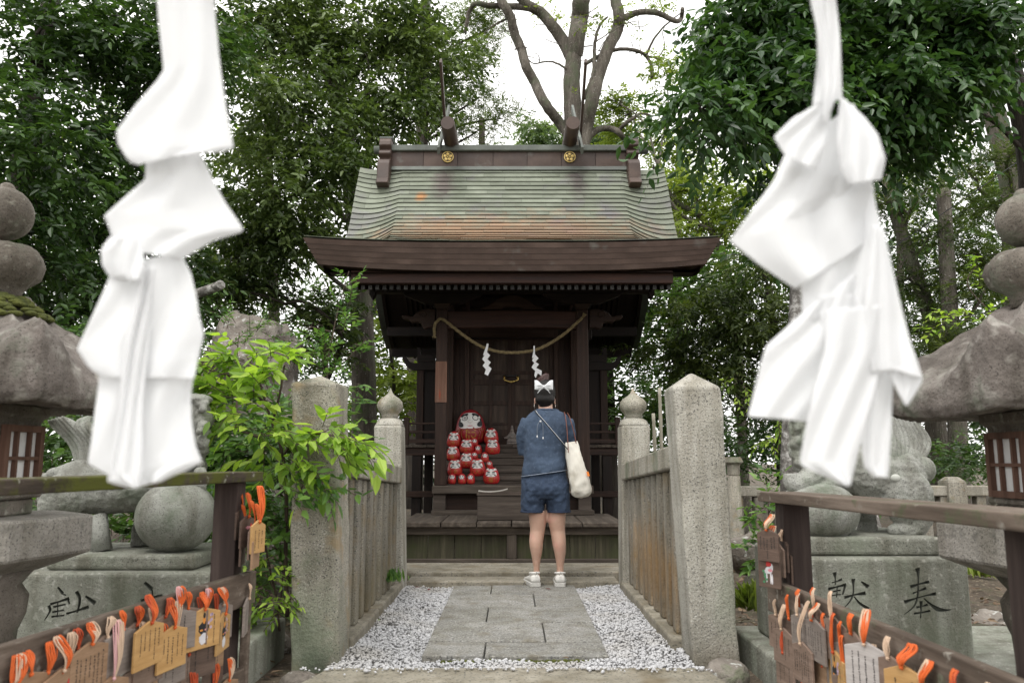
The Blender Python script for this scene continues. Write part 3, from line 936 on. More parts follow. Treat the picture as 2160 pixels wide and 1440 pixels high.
def balustrade(side):
    th = thing('stone_balustrade', (side * 0.93, 5.1, -0.06), 'granite balustrade panel with upright square balusters %s' % ('beside the sapling and the left gravel strip' if side < 0 else 'with rust brown streaks beside the bamboo poles'), 'balustrade', 'balustrades along the path')
    xa = side * 0.90
    y0, y1 = 4.19, 6.01
    # sloping rail
    za0, za1 = PZ(957, 4.3), PZ(985, 6.0)
    if side > 0: za0, za1 = PZ(940, 4.3), PZ(978, 6.0)
    segs = [(y0, (y0 + y1) / 2 - 0.1), ((y0 + y1) / 2 - 0.095, y1)] if side < 0 else [(y0, y1)]
    for a, b in segs:
        f = lambda y: za0 + (za1 - za0) * (y - y0) / (y1 - y0)
        mb = MB()
        xi, xo = xa - 0.085, xa + 0.085
        mb.hexa([(xi, a, f(a) - 0.12), (xo, a, f(a) - 0.12), (xo, b, f(b) - 0.12), (xi, b, f(b) - 0.12)], [(xi, a, f(a)), (xo, a, f(a)), (xo, b, f(b)), (xi, b, f(b))])
        mb.build('rail', 'granite', th, bevel=0.01, seg=2)
    # base sill in two stones
    for a, b in ((y0 - 0.0, 5.0), (5.006, y1 + 0.1)):
        xi, xo = xa - 0.10, xa + 0.10
        MB().box(xi, xo, a, b, -0.10, 0.045).build('sill_stone', 'granite_step', th, bevel=0.012, seg=2)
    n = 9
    for k in range(n):
        y = y0 + 0.13 + (y1 - y0 - 0.22) * k / (n - 1)
        zt = za0 + (za1 - za0) * (y - y0) / (y1 - y0) - 0.118
        w = 0.052
        ex = random.uniform(-0.006, 0.006)
        mb = MB()
        mb.box(xa - w + ex, xa + w + ex, y - w, y + w, 0.043, zt)
        mb.build('baluster', 'granite_rust', th, bevel=0.014, seg=2)
    return th
balustrade(-1)
balustrade(1)
# ------------------------------------------------------------ the shrine
shrine = thing('shrine_building', (0, 8.6, 0), 'small dark wooden shrine with a curved green copper shingle roof', 'shrine')
def part(mb, name, mat, parent=None, **kw):
    return mb.build(name, mat, parent or shrine, **kw)
DZ = PZ(1101, 7.2)
CX = 0.0
# deck planks, fascia, boards
seams = [858, 930, 1005, 1079, 1153, 1228, 1302]
sx = [PX(p, 1101, 7.2) for p in seams]
sx[0], sx[-1] = -1.0, 1.0
for a, b in zip(sx[:-1], sx[1:]):
    part(MB().box(a + 0.004, b - 0.004, 7.17 + random.uniform(-0.006, 0.006), 8.42, DZ - 0.042, DZ + random.uniform(-0.003, 0.002)), 'deck_plank', 'grey_y', bevel=0.005)
z1, z2, z3, z4 = DZ - 0.043, PZ(1127, 7.24), PZ(1178, 7.24), PZ(1204, 7.24)
part(MB().box(-0.985, 0.985, 7.215, 7.32, z2, z1), 'deck_beam', 'grey_x', bevel=0.006)
part(MB().box(-0.99, 0.99, 7.21, 7.33, -0.01, z3), 'base_beam', 'grey_x', bevel=0.006)
pz = [PX(p, 1150, 7.27) for p in (903, 959, 1015)]
pw0, pw1 = PX(1069, 1150, 7.24), PX(1090, 1150, 7.24)
part(MB().box(pw0, pw1, 7.222, 7.31, z3, z2), 'deck_post', 'grey_z', bevel=0.005)
ex = [-0.98] + pz + [pw0]
ex2 = [pw1] + [PX(p, 1150, 7.27) for p in (1147, 1202, 1256)] + [0.98]
for e in (ex, ex2):
    for a, b in zip(e[:-1], e[1:]):
        part(MB().box(a + 0.003, b - 0.003, 7.262, 7.285, z3, z2), 'skirting_board', 'mossplank_z')
for s in (-1, 1):                                             # sides of the deck
    part(MB().box(min(s * 0.985, s * 0.95), max(s * 0.985, s * 0.95), 7.33, 8.40, -0.01, z1), 'side_board', 'mossplank_z')

# front posts, sill, stub posts, low rail
yp0, yp1 = 8.20, 8.32
px0, px1 = PX(918, 850, yp0), PX(942, 850, yp0)
XL = ((px0, px1), (PX(1218, 850, yp0), PX(1243, 850, yp0)))
zs0, zs1 = PZ(1041, 8.12), PZ(1024, 8.12)
zbeam0, zbeam1 = PZ(694, yp0), PZ(656, yp0)
part(MB().box(PX(911, 1030, 8.12), PX(1252, 1030, 8.12), 8.12, 8.36, zs0, zs1), 'stair_sill', 'grey_x', bevel=0.006)
part(MB().box(PX(909, 1080, 8.14), PX(1254, 1080, 8.14), 8.14, 8.36, DZ + 0.001, PZ(1076, 8.14)), 'floor_rail', 'grey_x', bevel=0.004)
for a, b in XL:
    part(MB().box(a - 0.004, b + 0.004, 8.17, 8.33, PZ(1076, 8.17), zs0 - 0.001), 'post_stub', 'step_x', bevel=0.004)
    part(MB().box(a, b, yp0, yp1, zs1, zbeam1 + 0.02), 'post', 'timber_z', bevel=0.008)
part(MB().box(XL[0][1], XL[1][0], 8.25, 8.28, PZ(1076, 8.25), zs0 - 0.001), 'riser_board', 'timber_x')

# stairs
tread_px = [1021, 1004, 988, 972, 957, 937]
tread_y = [8.33 + 0.15 * k for k in range(6)]
tread_z = [PZ(p, y) for p, y in zip(tread_px, tread_y)]
xa, xb = XL[0][0] + 0.02, XL[1][1] - 0.02
for k in range(6):
    z = tread_z[k]
    y0 = tread_y[k] - 0.02
    y1 = tread_y[k] + (0.17 if k < 5 else 0.30)
    zb = zs1 - 0.02 if k == 0 else tread_z[k - 1]
    if k == 5:
        for i in range(4):
            x0 = xa - 0.02 + (xb - xa + 0.04) * i / 4
            part(MB().box(x0 + 0.002, x0 + (xb - xa + 0.04) / 4 - 0.002, y0, y1, z - 0.035, z), 'landing_plank', 'step_x', bevel=0.003)
        part(MB().box(xa, xb, y0 + 0.02, y0 + 0.05, zb, z - 0.036), 'stair_riser', 'step_x')
    else:
        part(MB().box(xa, xb, y0, y1, max(z - 0.045, zb + 0.001), z), 'stair_tread', 'step_x', bevel=0.005)
        part(MB().box(xa, xb, y0 + 0.012, y0 + 0.035, zb - 0.002, z - 0.046), 'stair_riser', 'step_x')
for s, (a, b) in zip((-1, 1), XL):                            # string boards
    x = a + 0.015 if s < 0 else b - 0.015
    pl = [(8.33, zs1 - 0.02)] + [(9.3, zs1 - 0.02), (9.3, tread_z[5]), (9.12, tread_z[5] - 0.0), (8.33, tread_z[0] + 0.03)]
    part(MB().prism(pl, 'x', x - 0.02, x + 0.02), 'string_board', 'timber_y')

# hall: posts, walls, lintel, doors
DY = 9.38
zl = tread_z[5]
ztop = 3.2
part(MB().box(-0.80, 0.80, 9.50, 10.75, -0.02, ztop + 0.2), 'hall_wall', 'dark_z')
for x in (-0.745, 0.745):
    part(MB().box(x - 0.055, x + 0.055, DY - 0.07, DY + 0.12, -0.02, ztop + 0.1), 'hall_post', 'timber_z', bevel=0.008)
dl, dr_ = PX(990, 800, DY), PX(1168, 800, DY)
for s in (-1, 1):
    a, b = (-0.69, dl - 0.05) if s < 0 else (dr_ + 0.05, 0.69)
    m = (a + b) / 2
    part(MB().box(a, m - 0.001, DY + 0.03, DY + 0.06, zl, ztop), 'wall_board', 'timber_z')
    part(MB().box(m + 0.001, b, DY + 0.03, DY + 0.06, zl, ztop), 'wall_board', 'timber_z')
    j = dl - 0.05 if s < 0 else dr_
    part(MB().box(j, j + 0.05, DY - 0.03, DY + 0.06, zl, ztop), 'door_jamb', 'timber_z', bevel=0.004)
zd0, zd1 = PZ(917, DY), PZ(712, DY)
part(MB().box(dl, dr_, DY - 0.04, DY + 0.08, zl, zd0 - 0.002), 'threshold', 'timber_x', bevel=0.004)
part(MB().box(dl, dr_, DY - 0.04, DY + 0.08, zd1 + 0.002, zd1 + 0.10), 'lintel', 'timber_x', bevel=0.004)
part(MB().box(dl, dr_, DY + 0.02, DY + 0.06, zd1 + 0.10, ztop), 'transom_board', 'dark_x')
rows_px = [(905, 896), (891, 854), (845, 811), (800, 789), (782, 718)]
mid = (dl + dr_) / 2
for s in (0, 1):
    x0, x1 = (dl + 0.002, mid - 0.0015) if s == 0 else (mid + 0.0015, dr_ - 0.002)
    dm = MB()
    st = 0.042
    cxm = (x0 + x1) / 2
    for a, b in ((x0, x0 + st), (cxm - 0.020, cxm + 0.020), (x1 - st, x1)):
        dm.box(a, b, DY, DY + 0.035, zd0, zd1)
    prev = zd0
    for lo, hi in rows_px:
        za, zb_ = PZ(lo, DY), PZ(hi, DY)
        dm.box(x0 + st, x1 - st, DY + 0.004, DY + 0.034, prev, za)
        prev = zb_
    dm.box(x0 + st, x1 - st, DY + 0.004, DY + 0.034, prev, zd1)
    door = part(dm, 'door', 'timber_z')
    for lo, hi in rows_px:
        for a, b in ((x0 + st, cxm - 0.020), (cxm + 0.020, x1 - st)):
            MB().box(a, b, DY + 0.022, DY + 0.03, PZ(lo, DY), PZ(hi, DY)).build('panel', 'door_z', door)
# gilt lock handle
hp = [P(1064, 795, DY - 0.03), P(1063, 800, DY - 0.035), P(1070, 803, DY - 0.05), P(1078, 805, DY - 0.055), P(1086, 803, DY - 0.05), P(1093, 800, DY - 0.035), P(1092, 795, DY - 0.03)]
hm = MB().tube(catmull(hp, 4), lerp_list([0.008, 0.008, 0.012, 0.016, 0.012, 0.008, 0.008], 25), 8)
hm.tube([P(1064, 793, DY), P(1064, 796, DY - 0.04)], 0.013, 8).tube([P(1092, 793, DY), P(1092, 796, DY - 0.04)], 0.013, 8)
part(hm, 'door_handle', 'brass')
part(MB().tube([P(1066, 793, DY - 0.035), P(1090, 792, DY - 0.035)], 0.007, 8), 'lock_bar', plain('dark_iron', (0.05, 0.05, 0.055), rough=0.5, metal=0.6))

# side verandas with railings
zf = PZ(938, 9.1)
for s in (-1, 1):
    xi, xo = s * 0.80, s * 1.28
    a, b = min(xi, xo), max(xi, xo)
    for k in range(3):
        x0 = a + (b - a) * k / 3
        part(MB().box(x0 + 0.002, x0 + (b - a) / 3 - 0.002, 9.06, 10.75, zf - 0.03, zf), 'veranda_plank', 'grey_y', bevel=0.003)
    part(MB().box(a, b, 9.10, 9.19, zf - 0.115, zf - 0.031), 'veranda_beam', 'timber_x', bevel=0.004)
    for py, h in ((893, 0.022), (911, 0.026), (930, 0.045)):
        z = PZ(py, 9.12)
        part(MB().box(a, b, 9.09, 9.13, z - h / 2, z + h / 2), 'railing_bar', 'timber_x', bevel=0.003)
    part(MB().box(s * 1.20 - 0.03, s * 1.20 + 0.03, 9.08, 9.14, zf + 0.001, PZ(880, 9.1)), 'railing_post', 'timber_z', bevel=0.005)
    part(MB().box(s * 1.08 - 0.055, s * 1.08 + 0.055, 9.12, 9.23, -0.02, zf - 0.116), 'veranda_leg', 'dark_z', bevel=0.006)
    part(MB().box(s * 1.08 - 0.055, s * 1.08 + 0.055, 10.4, 10.5, -0.02, zf - 0.031), 'veranda_leg', 'dark_z', bevel=0.006)
    za = PZ(1048, 9.1)
    part(MB().box(a - 0.0, b + 0.0, 9.08, 9.118, za, PZ(1035, 9.1)), 'tie_beam', 'timber_x', bevel=0.004)
    # side screen with a curved top rail
    ds = 10.1
    q = lambda x, y: (s * abs(PX(x, y, ds)), PZ(y, ds))
    xs0, xs1 = abs(PX(878, 850, ds)), abs(PX(893, 850, ds))
    part(MB().box(min(s * xs0, s * xs1), max(s * xs0, s * xs1), ds, ds + 0.09, zf, PZ(779, ds)), 'screen_post', 'timber_z', bevel=0.004)
    part(MB().box(min(s * xs1, s * 0.8), max(s * xs1, s * 0.8), ds + 0.03, ds + 0.06, zf, PZ(779, ds)), 'screen_panel', 'dark_z')
    ol = [q(918, 763), q(890, 765), (s * abs(PX(872, 765, ds)), PZ(766, ds)), q(862, 762), q(856, 752), q(850, 750), q(851, 762), q(858, 773), q(870, 780), q(918, 781)]
    part(MB().prism(ol, 'y', ds - 0.03, ds + 0.11), 'screen_rail', 'dark_x')
    ol = [q(918, 748), q(888, 748), q(888, 733), q(880, 733), q(880, 764), q(918, 762)]
    part(MB().prism(ol, 'y', ds, ds + 0.07), 'screen_bracket', 'dark_x')

# beam between the front posts, carved nosings, bracket sets
yb = yp0 + 0.005
bm_ = MB()
bx0, bx1 = XL[0][1], XL[1][0]
n = 14
top = [(bx0 + (bx1 - bx0) * i / n, zbeam1 + 0.012 * math.sin(PI * i / n)) for i in range(n + 1)]
bot = [(bx0 + (bx1 - bx0) * i / n, zbeam0 + 0.020 * math.sin(PI * i / n) ** 0.5) for i in range(n + 1)][::-1]
part(bm_.prism(top + bot, 'y', yb, yb + 0.10), 'rainbow_beam', 'red_x', bevel=0.008)
nose = [(918, 652), (905, 650), (888, 653), (876, 660), (870, 667), (858, 665), (849, 663), (846, 668), (853, 673), (862, 674), (868, 679), (880, 678), (889, 681), (889, 688), (896, 694), (906, 689), (918, 692)]
for s in (-1, 1):
    pts = [(s * abs(PX(x, y, yb)), PZ(y, yb)) for x, y in nose]
    off = 0.0 if s < 0 else (XL[1][1] + XL[0][0])
    pts = [(x + off, z) for x, z in pts]
    o = part(MB().prism(pts, 'y', yb + 0.01, yb + 0.10), 'carved_nosing', 'timber_x', bevel=0.012, seg=2)
    mbn = MB()
    c0 = (s * abs(PX(892, 664, yb)) + off, PZ(664, yb))
    mbn.tube([Vector((c0[0] + s * math.cos(t) * (0.045 - t * 0.005), yb + 0.008, c0[1] + math.sin(t) * (0.045 - t * 0.005))) for t in np.linspace(0, 6.5, 18)], 0.007, 6)
    mbn.build('scroll', 'timber_x', o)
for a, b in XL:
    c = (a + b) / 2
    part(MB().hexa([(c - 0.055, yb, zbeam1 + 0.02), (c + 0.055, yb, zbeam1 + 0.02), (c + 0.055, yb + 0.11, zbeam1 + 0.02), (c - 0.055, yb + 0.11, zbeam1 + 0.02)],
                   [(c - 0.09, yb - 0.03, zbeam1 + 0.08), (c + 0.09, yb - 0.03, zbeam1 + 0.08), (c + 0.09, yb + 0.14, zbeam1 + 0.08), (c - 0.09, yb + 0.14, zbeam1 + 0.08)]), 'bearing_block', 'timber_x', bevel=0.004)
    zz = zbeam1 + 0.082
    arm = [(c - 0.42, zz + 0.115), (c - 0.40, zz + 0.09), (c - 0.30, zz + 0.05), (c - 0.18, zz), (c + 0.18, zz), (c + 0.30, zz + 0.05), (c + 0.40, zz + 0.09), (c + 0.42, zz + 0.115)]
    part(MB().prism(arm, 'y', yb + 0.01, yb + 0.09), 'bracket_arm', 'dark_x', bevel=0.004)
zz = zbeam1 + 0.20
part(MB().box(-1.46, 1.46, yb, yb + 0.11, zz, zz + 0.10), 'front_purlin', 'dark_x', bevel=0.006)
kz = zbeam1 + 0.022
km = [(-0.34, kz), (-0.30, kz + 0.03), (-0.24, kz + 0.045), (-0.16, kz + 0.11), (-0.05, kz + 0.155), (0.05, kz + 0.155), (0.16, kz + 0.11), (0.24, kz + 0.045), (0.30, kz + 0.03), (0.34, kz), (0.12, kz), (0.08, kz + 0.03), (-0.08, kz + 0.03), (-0.12, kz)]
part(MB().prism(km, 'y', yb + 0.02, yb + 0.08), 'frog_leg_strut', 'timber_x', bevel=0.006)
# tie beams from the front posts back to the hall
for a, b in XL:
    c = (a + b) / 2
    pts = catmull([(c, yb + 0.1, zbeam1 - 0.06), (c, yb + 0.5, zbeam1 + 0.10), (c, DY - 0.02, zbeam1 + 0.16)], 5)
    m_ = MB()
    for p, q_ in zip(pts[:-1], pts[1:]):
        m_.beam(p, q_ + (q_ - p) * 0.05, 0.07, 0.11)
    part(m_, 'connecting_beam', 'dark_y')
for z in (2.35, 2.75):
    part(MB().box(-0.95, 0.95, DY - 0.02, DY + 0.10, z, z + 0.12), 'head_beam', 'dark_x', bevel=0.006)

# ---- roof profile (y, z) from the front eave over the ridge to the back eave
front = [(6.88, 2.845), (7.2, 2.93), (7.6, 3.035), (8.0, 3.150), (8.3, 3.27), (8.55, 3.43), (8.8, 3.69), (9.0, 3.96), (9.2, 4.26), (9.36, 4.52), (9.5, 4.75)]
fp = catmull([(0, y, z) for y, z in front], 8)
FY, FZ = np.array([p.y for p in fp]), np.array([p.z for p in fp])
FS = np.concatenate([[0], np.cumsum(np.hypot(np.diff(FY), np.diff(FZ)))])
HW = 1.855
CR = 1.325
def roof_pt(x, s, lift=0.0):
    y, z = float(np.interp(s, FS, FY)), float(np.interp(s, FS, FZ))
    y2, z2 = float(np.interp(s + 0.02, FS, FY)), float(np.interp(s + 0.02, FS, FZ))
    ny, nz = -(z2 - z), (y2 - y)
    l = math.hypot(ny, nz) or 1
    ax = abs(x)
    if ax > CR:
        t = min(1, (ax - CR) / (HW - CR))
        A = float(np.interp(y, [7.0, 7.8, 8.35, 8.6, 8.9, 9.3], [0.0, 0.08, 0.195, 0.19, 0.12, 0.05]))
        B = float(np.interp(y, [8.4, 8.9, 9.1, 9.3], [0, 0.05, 0.09, 0.06]))
        z += -A * (1 - (1 - t) ** 1.9) + B * t ** 2.2
        # the skirt near the gable draws slightly inwards towards the ridge
    up = float(np.interp(y, [6.88, 7.9], [0.046, 0.0]))
    z += up * (ax / HW) ** 3.2
    return Vector((x, y + ny / l * lift, z + nz / l * lift))
roofp = tag(bpy.data.objects.new('roof', None)); C.objects.link(roofp); roofp.parent = shrine; roofp.location = Vector((0, 9.3, 2.8)) - wpos(shrine)
# sub-structure sheet
m_ = MB()
NX = 44
TS = float(np.interp(9.30, FY, FS))
m_.grid(lambda u, v: roof_pt(-HW + 2 * HW * u, TS * v, -0.02), NX, 40)
m_.grid(lambda u, v: roof_pt(HW - 2 * HW * u, TS * v, -0.06), NX, 40)
m_.build('roof_boarding', 'copper_grey', roofp)
# copper shingles: a piece per sheet, laid in staggered courses
ROWS = 37
top_s = float(np.interp(9.31, FY, FS))
step = top_s / ROWS
rr = random.Random(3)
for r in range(ROWS):
    s0, s1 = r * step, (r + 1) * step + 0.018
    cut = [-HW]
    x = -HW + (0.16 if r % 2 else 0.38) + rr.uniform(-0.03, 0.03)
    while x < HW - 0.12:
        cut.append(x)
        x += 0.465 + rr.uniform(-0.02, 0.02)
    cut.append(HW)
    for a, b in zip(cut[:-1], cut[1:]):
        k = 2 if max(abs(a), abs(b)) < 1.25 else 6
        xs_ = [a + 0.0012 + (b - a - 0.0024) * i / k for i in range(k + 1)]
        if a < -CR < b: xs_ = sorted(xs_ + [-CR])
        if a < CR < b: xs_ = sorted(xs_ + [CR])
        lf = 0.019 + rr.uniform(-0.002, 0.003)
        v = [roof_pt(x_, s0 - 0.003, lf) for x_ in xs_] + [roof_pt(x_, s1, 0.003) for x_ in xs_] + [roof_pt(x_, s0 + 0.001, lf - 0.006) for x_ in xs_]
        kk = len(xs_)
        f = [(i, i + 1, kk + i + 1, kk + i) for i in range(kk - 1)] + [(2 * kk + i, 2 * kk + i + 1, i + 1, i) for i in range(kk - 1)]
        MB().add(v, f).build('shingle', 'copper', roofp)
# back slope
m_ = MB()
back = catmull([(0, 9.30, 4.385), (0, 9.5, 4.40), (0, 9.72, 4.27), (0, 10.05, 3.83), (0, 10.45, 3.40), (0, 10.9, 3.06), (0, 11.35, 2.83), (0, 11.7, 2.70)], 6)
NB = len(back) - 1
for sg, off in ((1, 0), (-1, -0.07)):
    m_.grid(lambda u, v: Vector((sg * (-HW + 2 * HW * u), back[round(v * NB)].y, back[round(v * NB)].z + off - (0.10 * max(0, (abs(-1 + 2 * u) - 0.72) / 0.28) ** 1.4 if v < 0.99 else 0))), 20, NB)
m_.build('back_roof', 'copper_grey', roofp)
# eave boards: five, each stepped in and down from the one above
for k in range(5):
    h = 0.0435
    hw = HW + 0.004 - 0.0245 * k
    yf_ = 6.872 + 0.017 * k
    m_ = MB()
    n = 40
    vs = []
    for i in range(n + 1):
        t = -1 + 2 * i / n
        x = hw * t
        z = float(FZ[0]) - 0.004 + 0.046 * abs(t) ** 3.2 - h * k * (1.0 + 0.10 * (1 - abs(t) ** 3))
        bt = h * 1.06
        sl = 0.020
        x2 = x * (1 - sl / hw)
        vs += [(x, yf_, z), (x2, yf_ + 0.014, z - bt), (x2, yf_ + 0.20, z - bt), (x, yf_ + 0.20, z + 0.004)]
    fs_ = []
    for i in range(n):
        for j in range(4):
            fs_.append((i * 4 + j, (i + 1) * 4 + j, (i + 1) * 4 + (j + 1) % 4, i * 4 + (j + 1) % 4))
    fs_ += [(0, 1, 2, 3), (n * 4 + 3, n * 4 + 2, n * 4 + 1, n * 4)]
    m_.add(vs, fs_)
    m_.build('eave_board', 'copper_brown', roofp)
# soffit
under = catmull([(0, 7.00, 2.600), (0, 7.3, 2.63), (0, 7.8, 2.76), (0, 8.25, 2.93), (0, 8.6, 3.18), (0, 9.0, 3.62), (0, 9.45, 4.28), (0, 9.6, 4.30), (0, 10.05, 3.58), (0, 10.45, 3.16), (0, 10.9, 2.83), (0, 11.35, 2.62), (0, 11.66, 2.52)], 5)
NU = len(under) - 1
m_ = MB().grid(lambda u, v: Vector(((-1.70 + 3.40 * u) * (1.0 if v > 0.3 else 0.97 + 0.03 * v / 0.3), under[round(v * NU)].y, under[round(v * NU)].z)), 12, NU)
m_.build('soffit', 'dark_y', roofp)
for s in (-1, 1):                                              # side cheeks under the front skirt
    m_ = MB().grid(lambda u, v: Vector((s * (1.69 + 0.06 * v), 7.0 + 2.4 * u, float(np.interp(7.0 + 2.4 * u, [p.y for p in under[:35]], [p.z for p in under[:35]])) * (1 - v) + (roof_pt(s * 1.78, float(np.interp(7.0 + 2.4 * u, FY, FS)), -0.03).z) * v)), 16, 1)
    m_.build('verge_cheek', 'dark_y', roofp)
# rafters with small capped ends
rx = [PX(752 + i * 14.95, 605, 7.16) for i in range(45)]
rpts = [(7.14, PZ(606, 7.14)), (7.6, 2.60), (8.2, 2.81), (8.6, 3.08), (9.0, 3.50), (9.45, 4.12)]
rb = [(9.6, 4.16), (10.05, 3.46), (10.45, 3.06), (10.9, 2.74), (11.35, 2.53), (11.62, 2.43)]
m_ = MB()
for pts in (rpts, rb):
    for (ya_, za_), (yb_, zb_) in zip(pts[:-1], pts[1:]):
        m_.hexa([(-0.019, ya_, za_ - 0.024), (0.019, ya_, za_ - 0.024), (0.019, yb_, zb_ - 0.024), (-0.019, yb_, zb_ - 0.024)], [(-0.019, ya_, za_ + 0.024), (0.019, ya_, za_ + 0.024), (0.019, yb_, zb_ + 0.024), (-0.019, yb_, zb_ + 0.024)])
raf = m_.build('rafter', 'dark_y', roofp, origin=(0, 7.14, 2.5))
cz = rpts[0][1]
cap = MB().box(-0.016, 0.016, 7.132, 7.1395, cz - 0.019, cz + 0.019)
cap.box(-0.0035, 0.0035, 7.127, 7.132, cz - 0.0035, cz + 0.0035)
cap.build('rafter_cap', 'cap_white', raf)
for i, x in enumerate(rx):
    o = raf if i == 0 else dup(raf, roofp)
    o.location.x = x
m_ = MB()
m_.box(-1.46, 1.46, 7.05, 7.13, PZ(597, 7.05), PZ(570, 7.05))
part(m_, 'eave_beam', 'red_x', roofp, bevel=0.004)
for s in (-1, 1):                                              # pendants at the ends of the front purlin
    part(MB().prism([(s * 1.44, zz + 0.10), (s * 1.50, zz + 0.10), (s * 1.50, zz - 0.02), (s * 1.47, zz - 0.07), (s * 1.44, zz - 0.02)], 'y', yb + 0.0, yb + 0.10), 'purlin_end', 'dark_x')
# bargeboards on the back slope and gables
for s in (-1, 1):
    m_ = MB()
    q_ = [p for p in under if p.y > 8.2]
    for a, b in zip(q_[:-1], q_[1:]):
        x0, x1 = s * 1.70, s * 1.745
        m_.hexa([(min(x0, x1), a.y, a.z - 0.07), (max(x0, x1), a.y, a.z - 0.07), (max(x0, x1), b.y, b.z - 0.07), (min(x0, x1), b.y, b.z - 0.07)],
                [(min(x0, x1), a.y, a.z + 0.09), (max(x0, x1), a.y, a.z + 0.09), (max(x0, x1), b.y, b.z + 0.09), (min(x0, x1), b.y, b.z + 0.09)])
    m_.build('bargeboard', 'dark_y', roofp)
    part(MB().prism([(8.9, 2.9), (10.6, 2.9), (9.55, 4.2)], 'x', min(s * 0.80, s * 0.83), max(s * 0.80, s * 0.83)), 'gable_wall', 'dark_z', roofp)
for y, z in ((11.2, 2.50), (10.7, 2.72)):
    part(MB().box(-1.70, 1.70, y, y + 0.10, z - 0.12, z), 'back_purlin', 'dark_x', roofp)

# ---- ridge
ry = 9.30
hw = PX(1320, 340, ry)
hwl = PX(826, 340, ry)
zr0, zr1 = PZ(361, ry), PZ(320, ry)
zb0 = PZ(352, ry)
edges = [826, 893, 965, 1040, 1112, 1184, 1256, 1320]
for a, b in zip(edges[:-1], edges[1:]):
    xa_, xb_ = PX(a, 340, ry), PX(b, 340, ry)
    m_ = MB().grid(lambda u, v: Vector((xa_ + 0.003 + (xb_ - xa_ - 0.006) * u, ry - 0.006 - 0.008 * math.sin(PI * u) * math.sin(PI * v), zb0 + (zr1 - zb0) * v)), 6, 5)
    m_.box(xa_ + 0.002, xb_ - 0.002, ry, ry + 0.40, zb0, zr1)
    m_.build('ridge_panel', 'copper_brown', roofp)
MB().hexa([(hwl - 0.01, ry - 0.05, zr0), (hw + 0.01, ry - 0.05, zr0), (hw + 0.01, ry + 0.45, zr0), (hwl - 0.01, ry + 0.45, zr0)], [(hwl - 0.01, ry - 0.02, zb0), (hw + 0.01, ry - 0.02, zb0), (hw + 0.01, ry + 0.42, zb0), (hwl - 0.01, ry + 0.42, zb0)]).build('ridge_base', 'copper_grey', roofp)
zc0, zc1 = PZ(318, ry - 0.04), PZ(306, ry - 0.04)
MB().box(hwl - 0.03, hw + 0.03, ry - 0.05, ry + 0.45, zc0, zc1).build('ridge_cap', 'copper_grey', roofp, bevel=0.008)
MB().tube([(PX(790, 300, ry + 0.2), ry + 0.2, zc1 + 0.03), (PX(1366, 300, ry + 0.2), ry + 0.2, zc1 + 0.03)], (0.052), 16).build('ridge_pole', 'copper_grey', roofp)
for s, a, b in ((-1, 802, 827), (1, 1320, 1345)):             # end ornaments, a scalloped board seen from its edge
    x0, x1 = PX(a, 340, ry), PX(b, 340, ry)
    zt, zm = PZ(297, ry), PZ(395, 9.18)
    ol = [(ry - 0.07, zt), (ry - 0.11, zt - 0.04), (ry - 0.12, zt - 0.10), (ry - 0.075, zt - 0.14), (ry - 0.07, zt - 0.16), (ry - 0.12, zt - 0.17), (ry - 0.13, zt - 0.21), (ry - 0.08, zt - 0.25), (ry - 0.075, zt - 0.27), (ry - 0.16, zt - 0.30), (ry - 0.20, zt - 0.36), (ry - 0.23, zm + 0.08), (ry - 0.30, zm), (ry - 0.16, zm - 0.03), (ry + 0.2, zm + 0.06), (ry + 0.45, zm + 0.2), (ry + 0.45, zt)]
    MB().prism(ol, 'x', x0, x1).build('ridge_end_board', 'copper_brown', roofp, bevel=0.008)
    MB().box(x0 - 0.01, x1 + 0.01, ry - 0.06, ry + 0.46, zt + 0.001, zt + 0.03).build('ridge_end_cap', 'copper_grey', roofp, bevel=0.008)
# katsuogi logs and crossed finials
for cxp, sgn in ((944, -1), (1209, 1)):
    a = P(cxp, 258, 8.82)
    b = P(cxp + (12 if sgn < 0 else -10), 300, 10.1)
    zc = zc1 + 0.135
    d0, d1 = 8.74, 10.2
    xx = PX(cxp, 259, d0)
    r = 15.5 * d0 / FOC
    zc = PZ(259, d0)
    MB().tube([(xx, d0, zc), (xx, d0 + 0.01, zc), (xx, (d0 + d1) / 2, zc), (xx, d1, zc)], [r * 0.96, r, r * 1.12, r], 28).build('ridge_log', 'copper_brown', roofp)
    MB().box(xx - 0.05, xx + 0.05, ry - 0.02, ry + 0.42, zc1 + 0.0, zc - r * 0.6).build('log_saddle', 'copper_grey', roofp)
for fx, lx in ((930, 924), (1227, 1229)):
    xf = PX(lx, 300, 8.9)
    for (ya_, za_, yb_, zb_, dx) in ((8.96, PZ(318, 8.96), 10.35, PZ(228, 10.35), 0.0), (10.1, 4.62, 8.72, PZ(128, 8.72), 0.034 if lx < 1000 else 0.034)):
        MB().beam((xf + dx, ya_, za_), (xf + dx, yb_, zb_), 0.030, 0.085, up=(0, 0, 1)).build('crossed_finial', 'copper_brown' if dx else 'copper_grey', roofp, bevel=0.003)
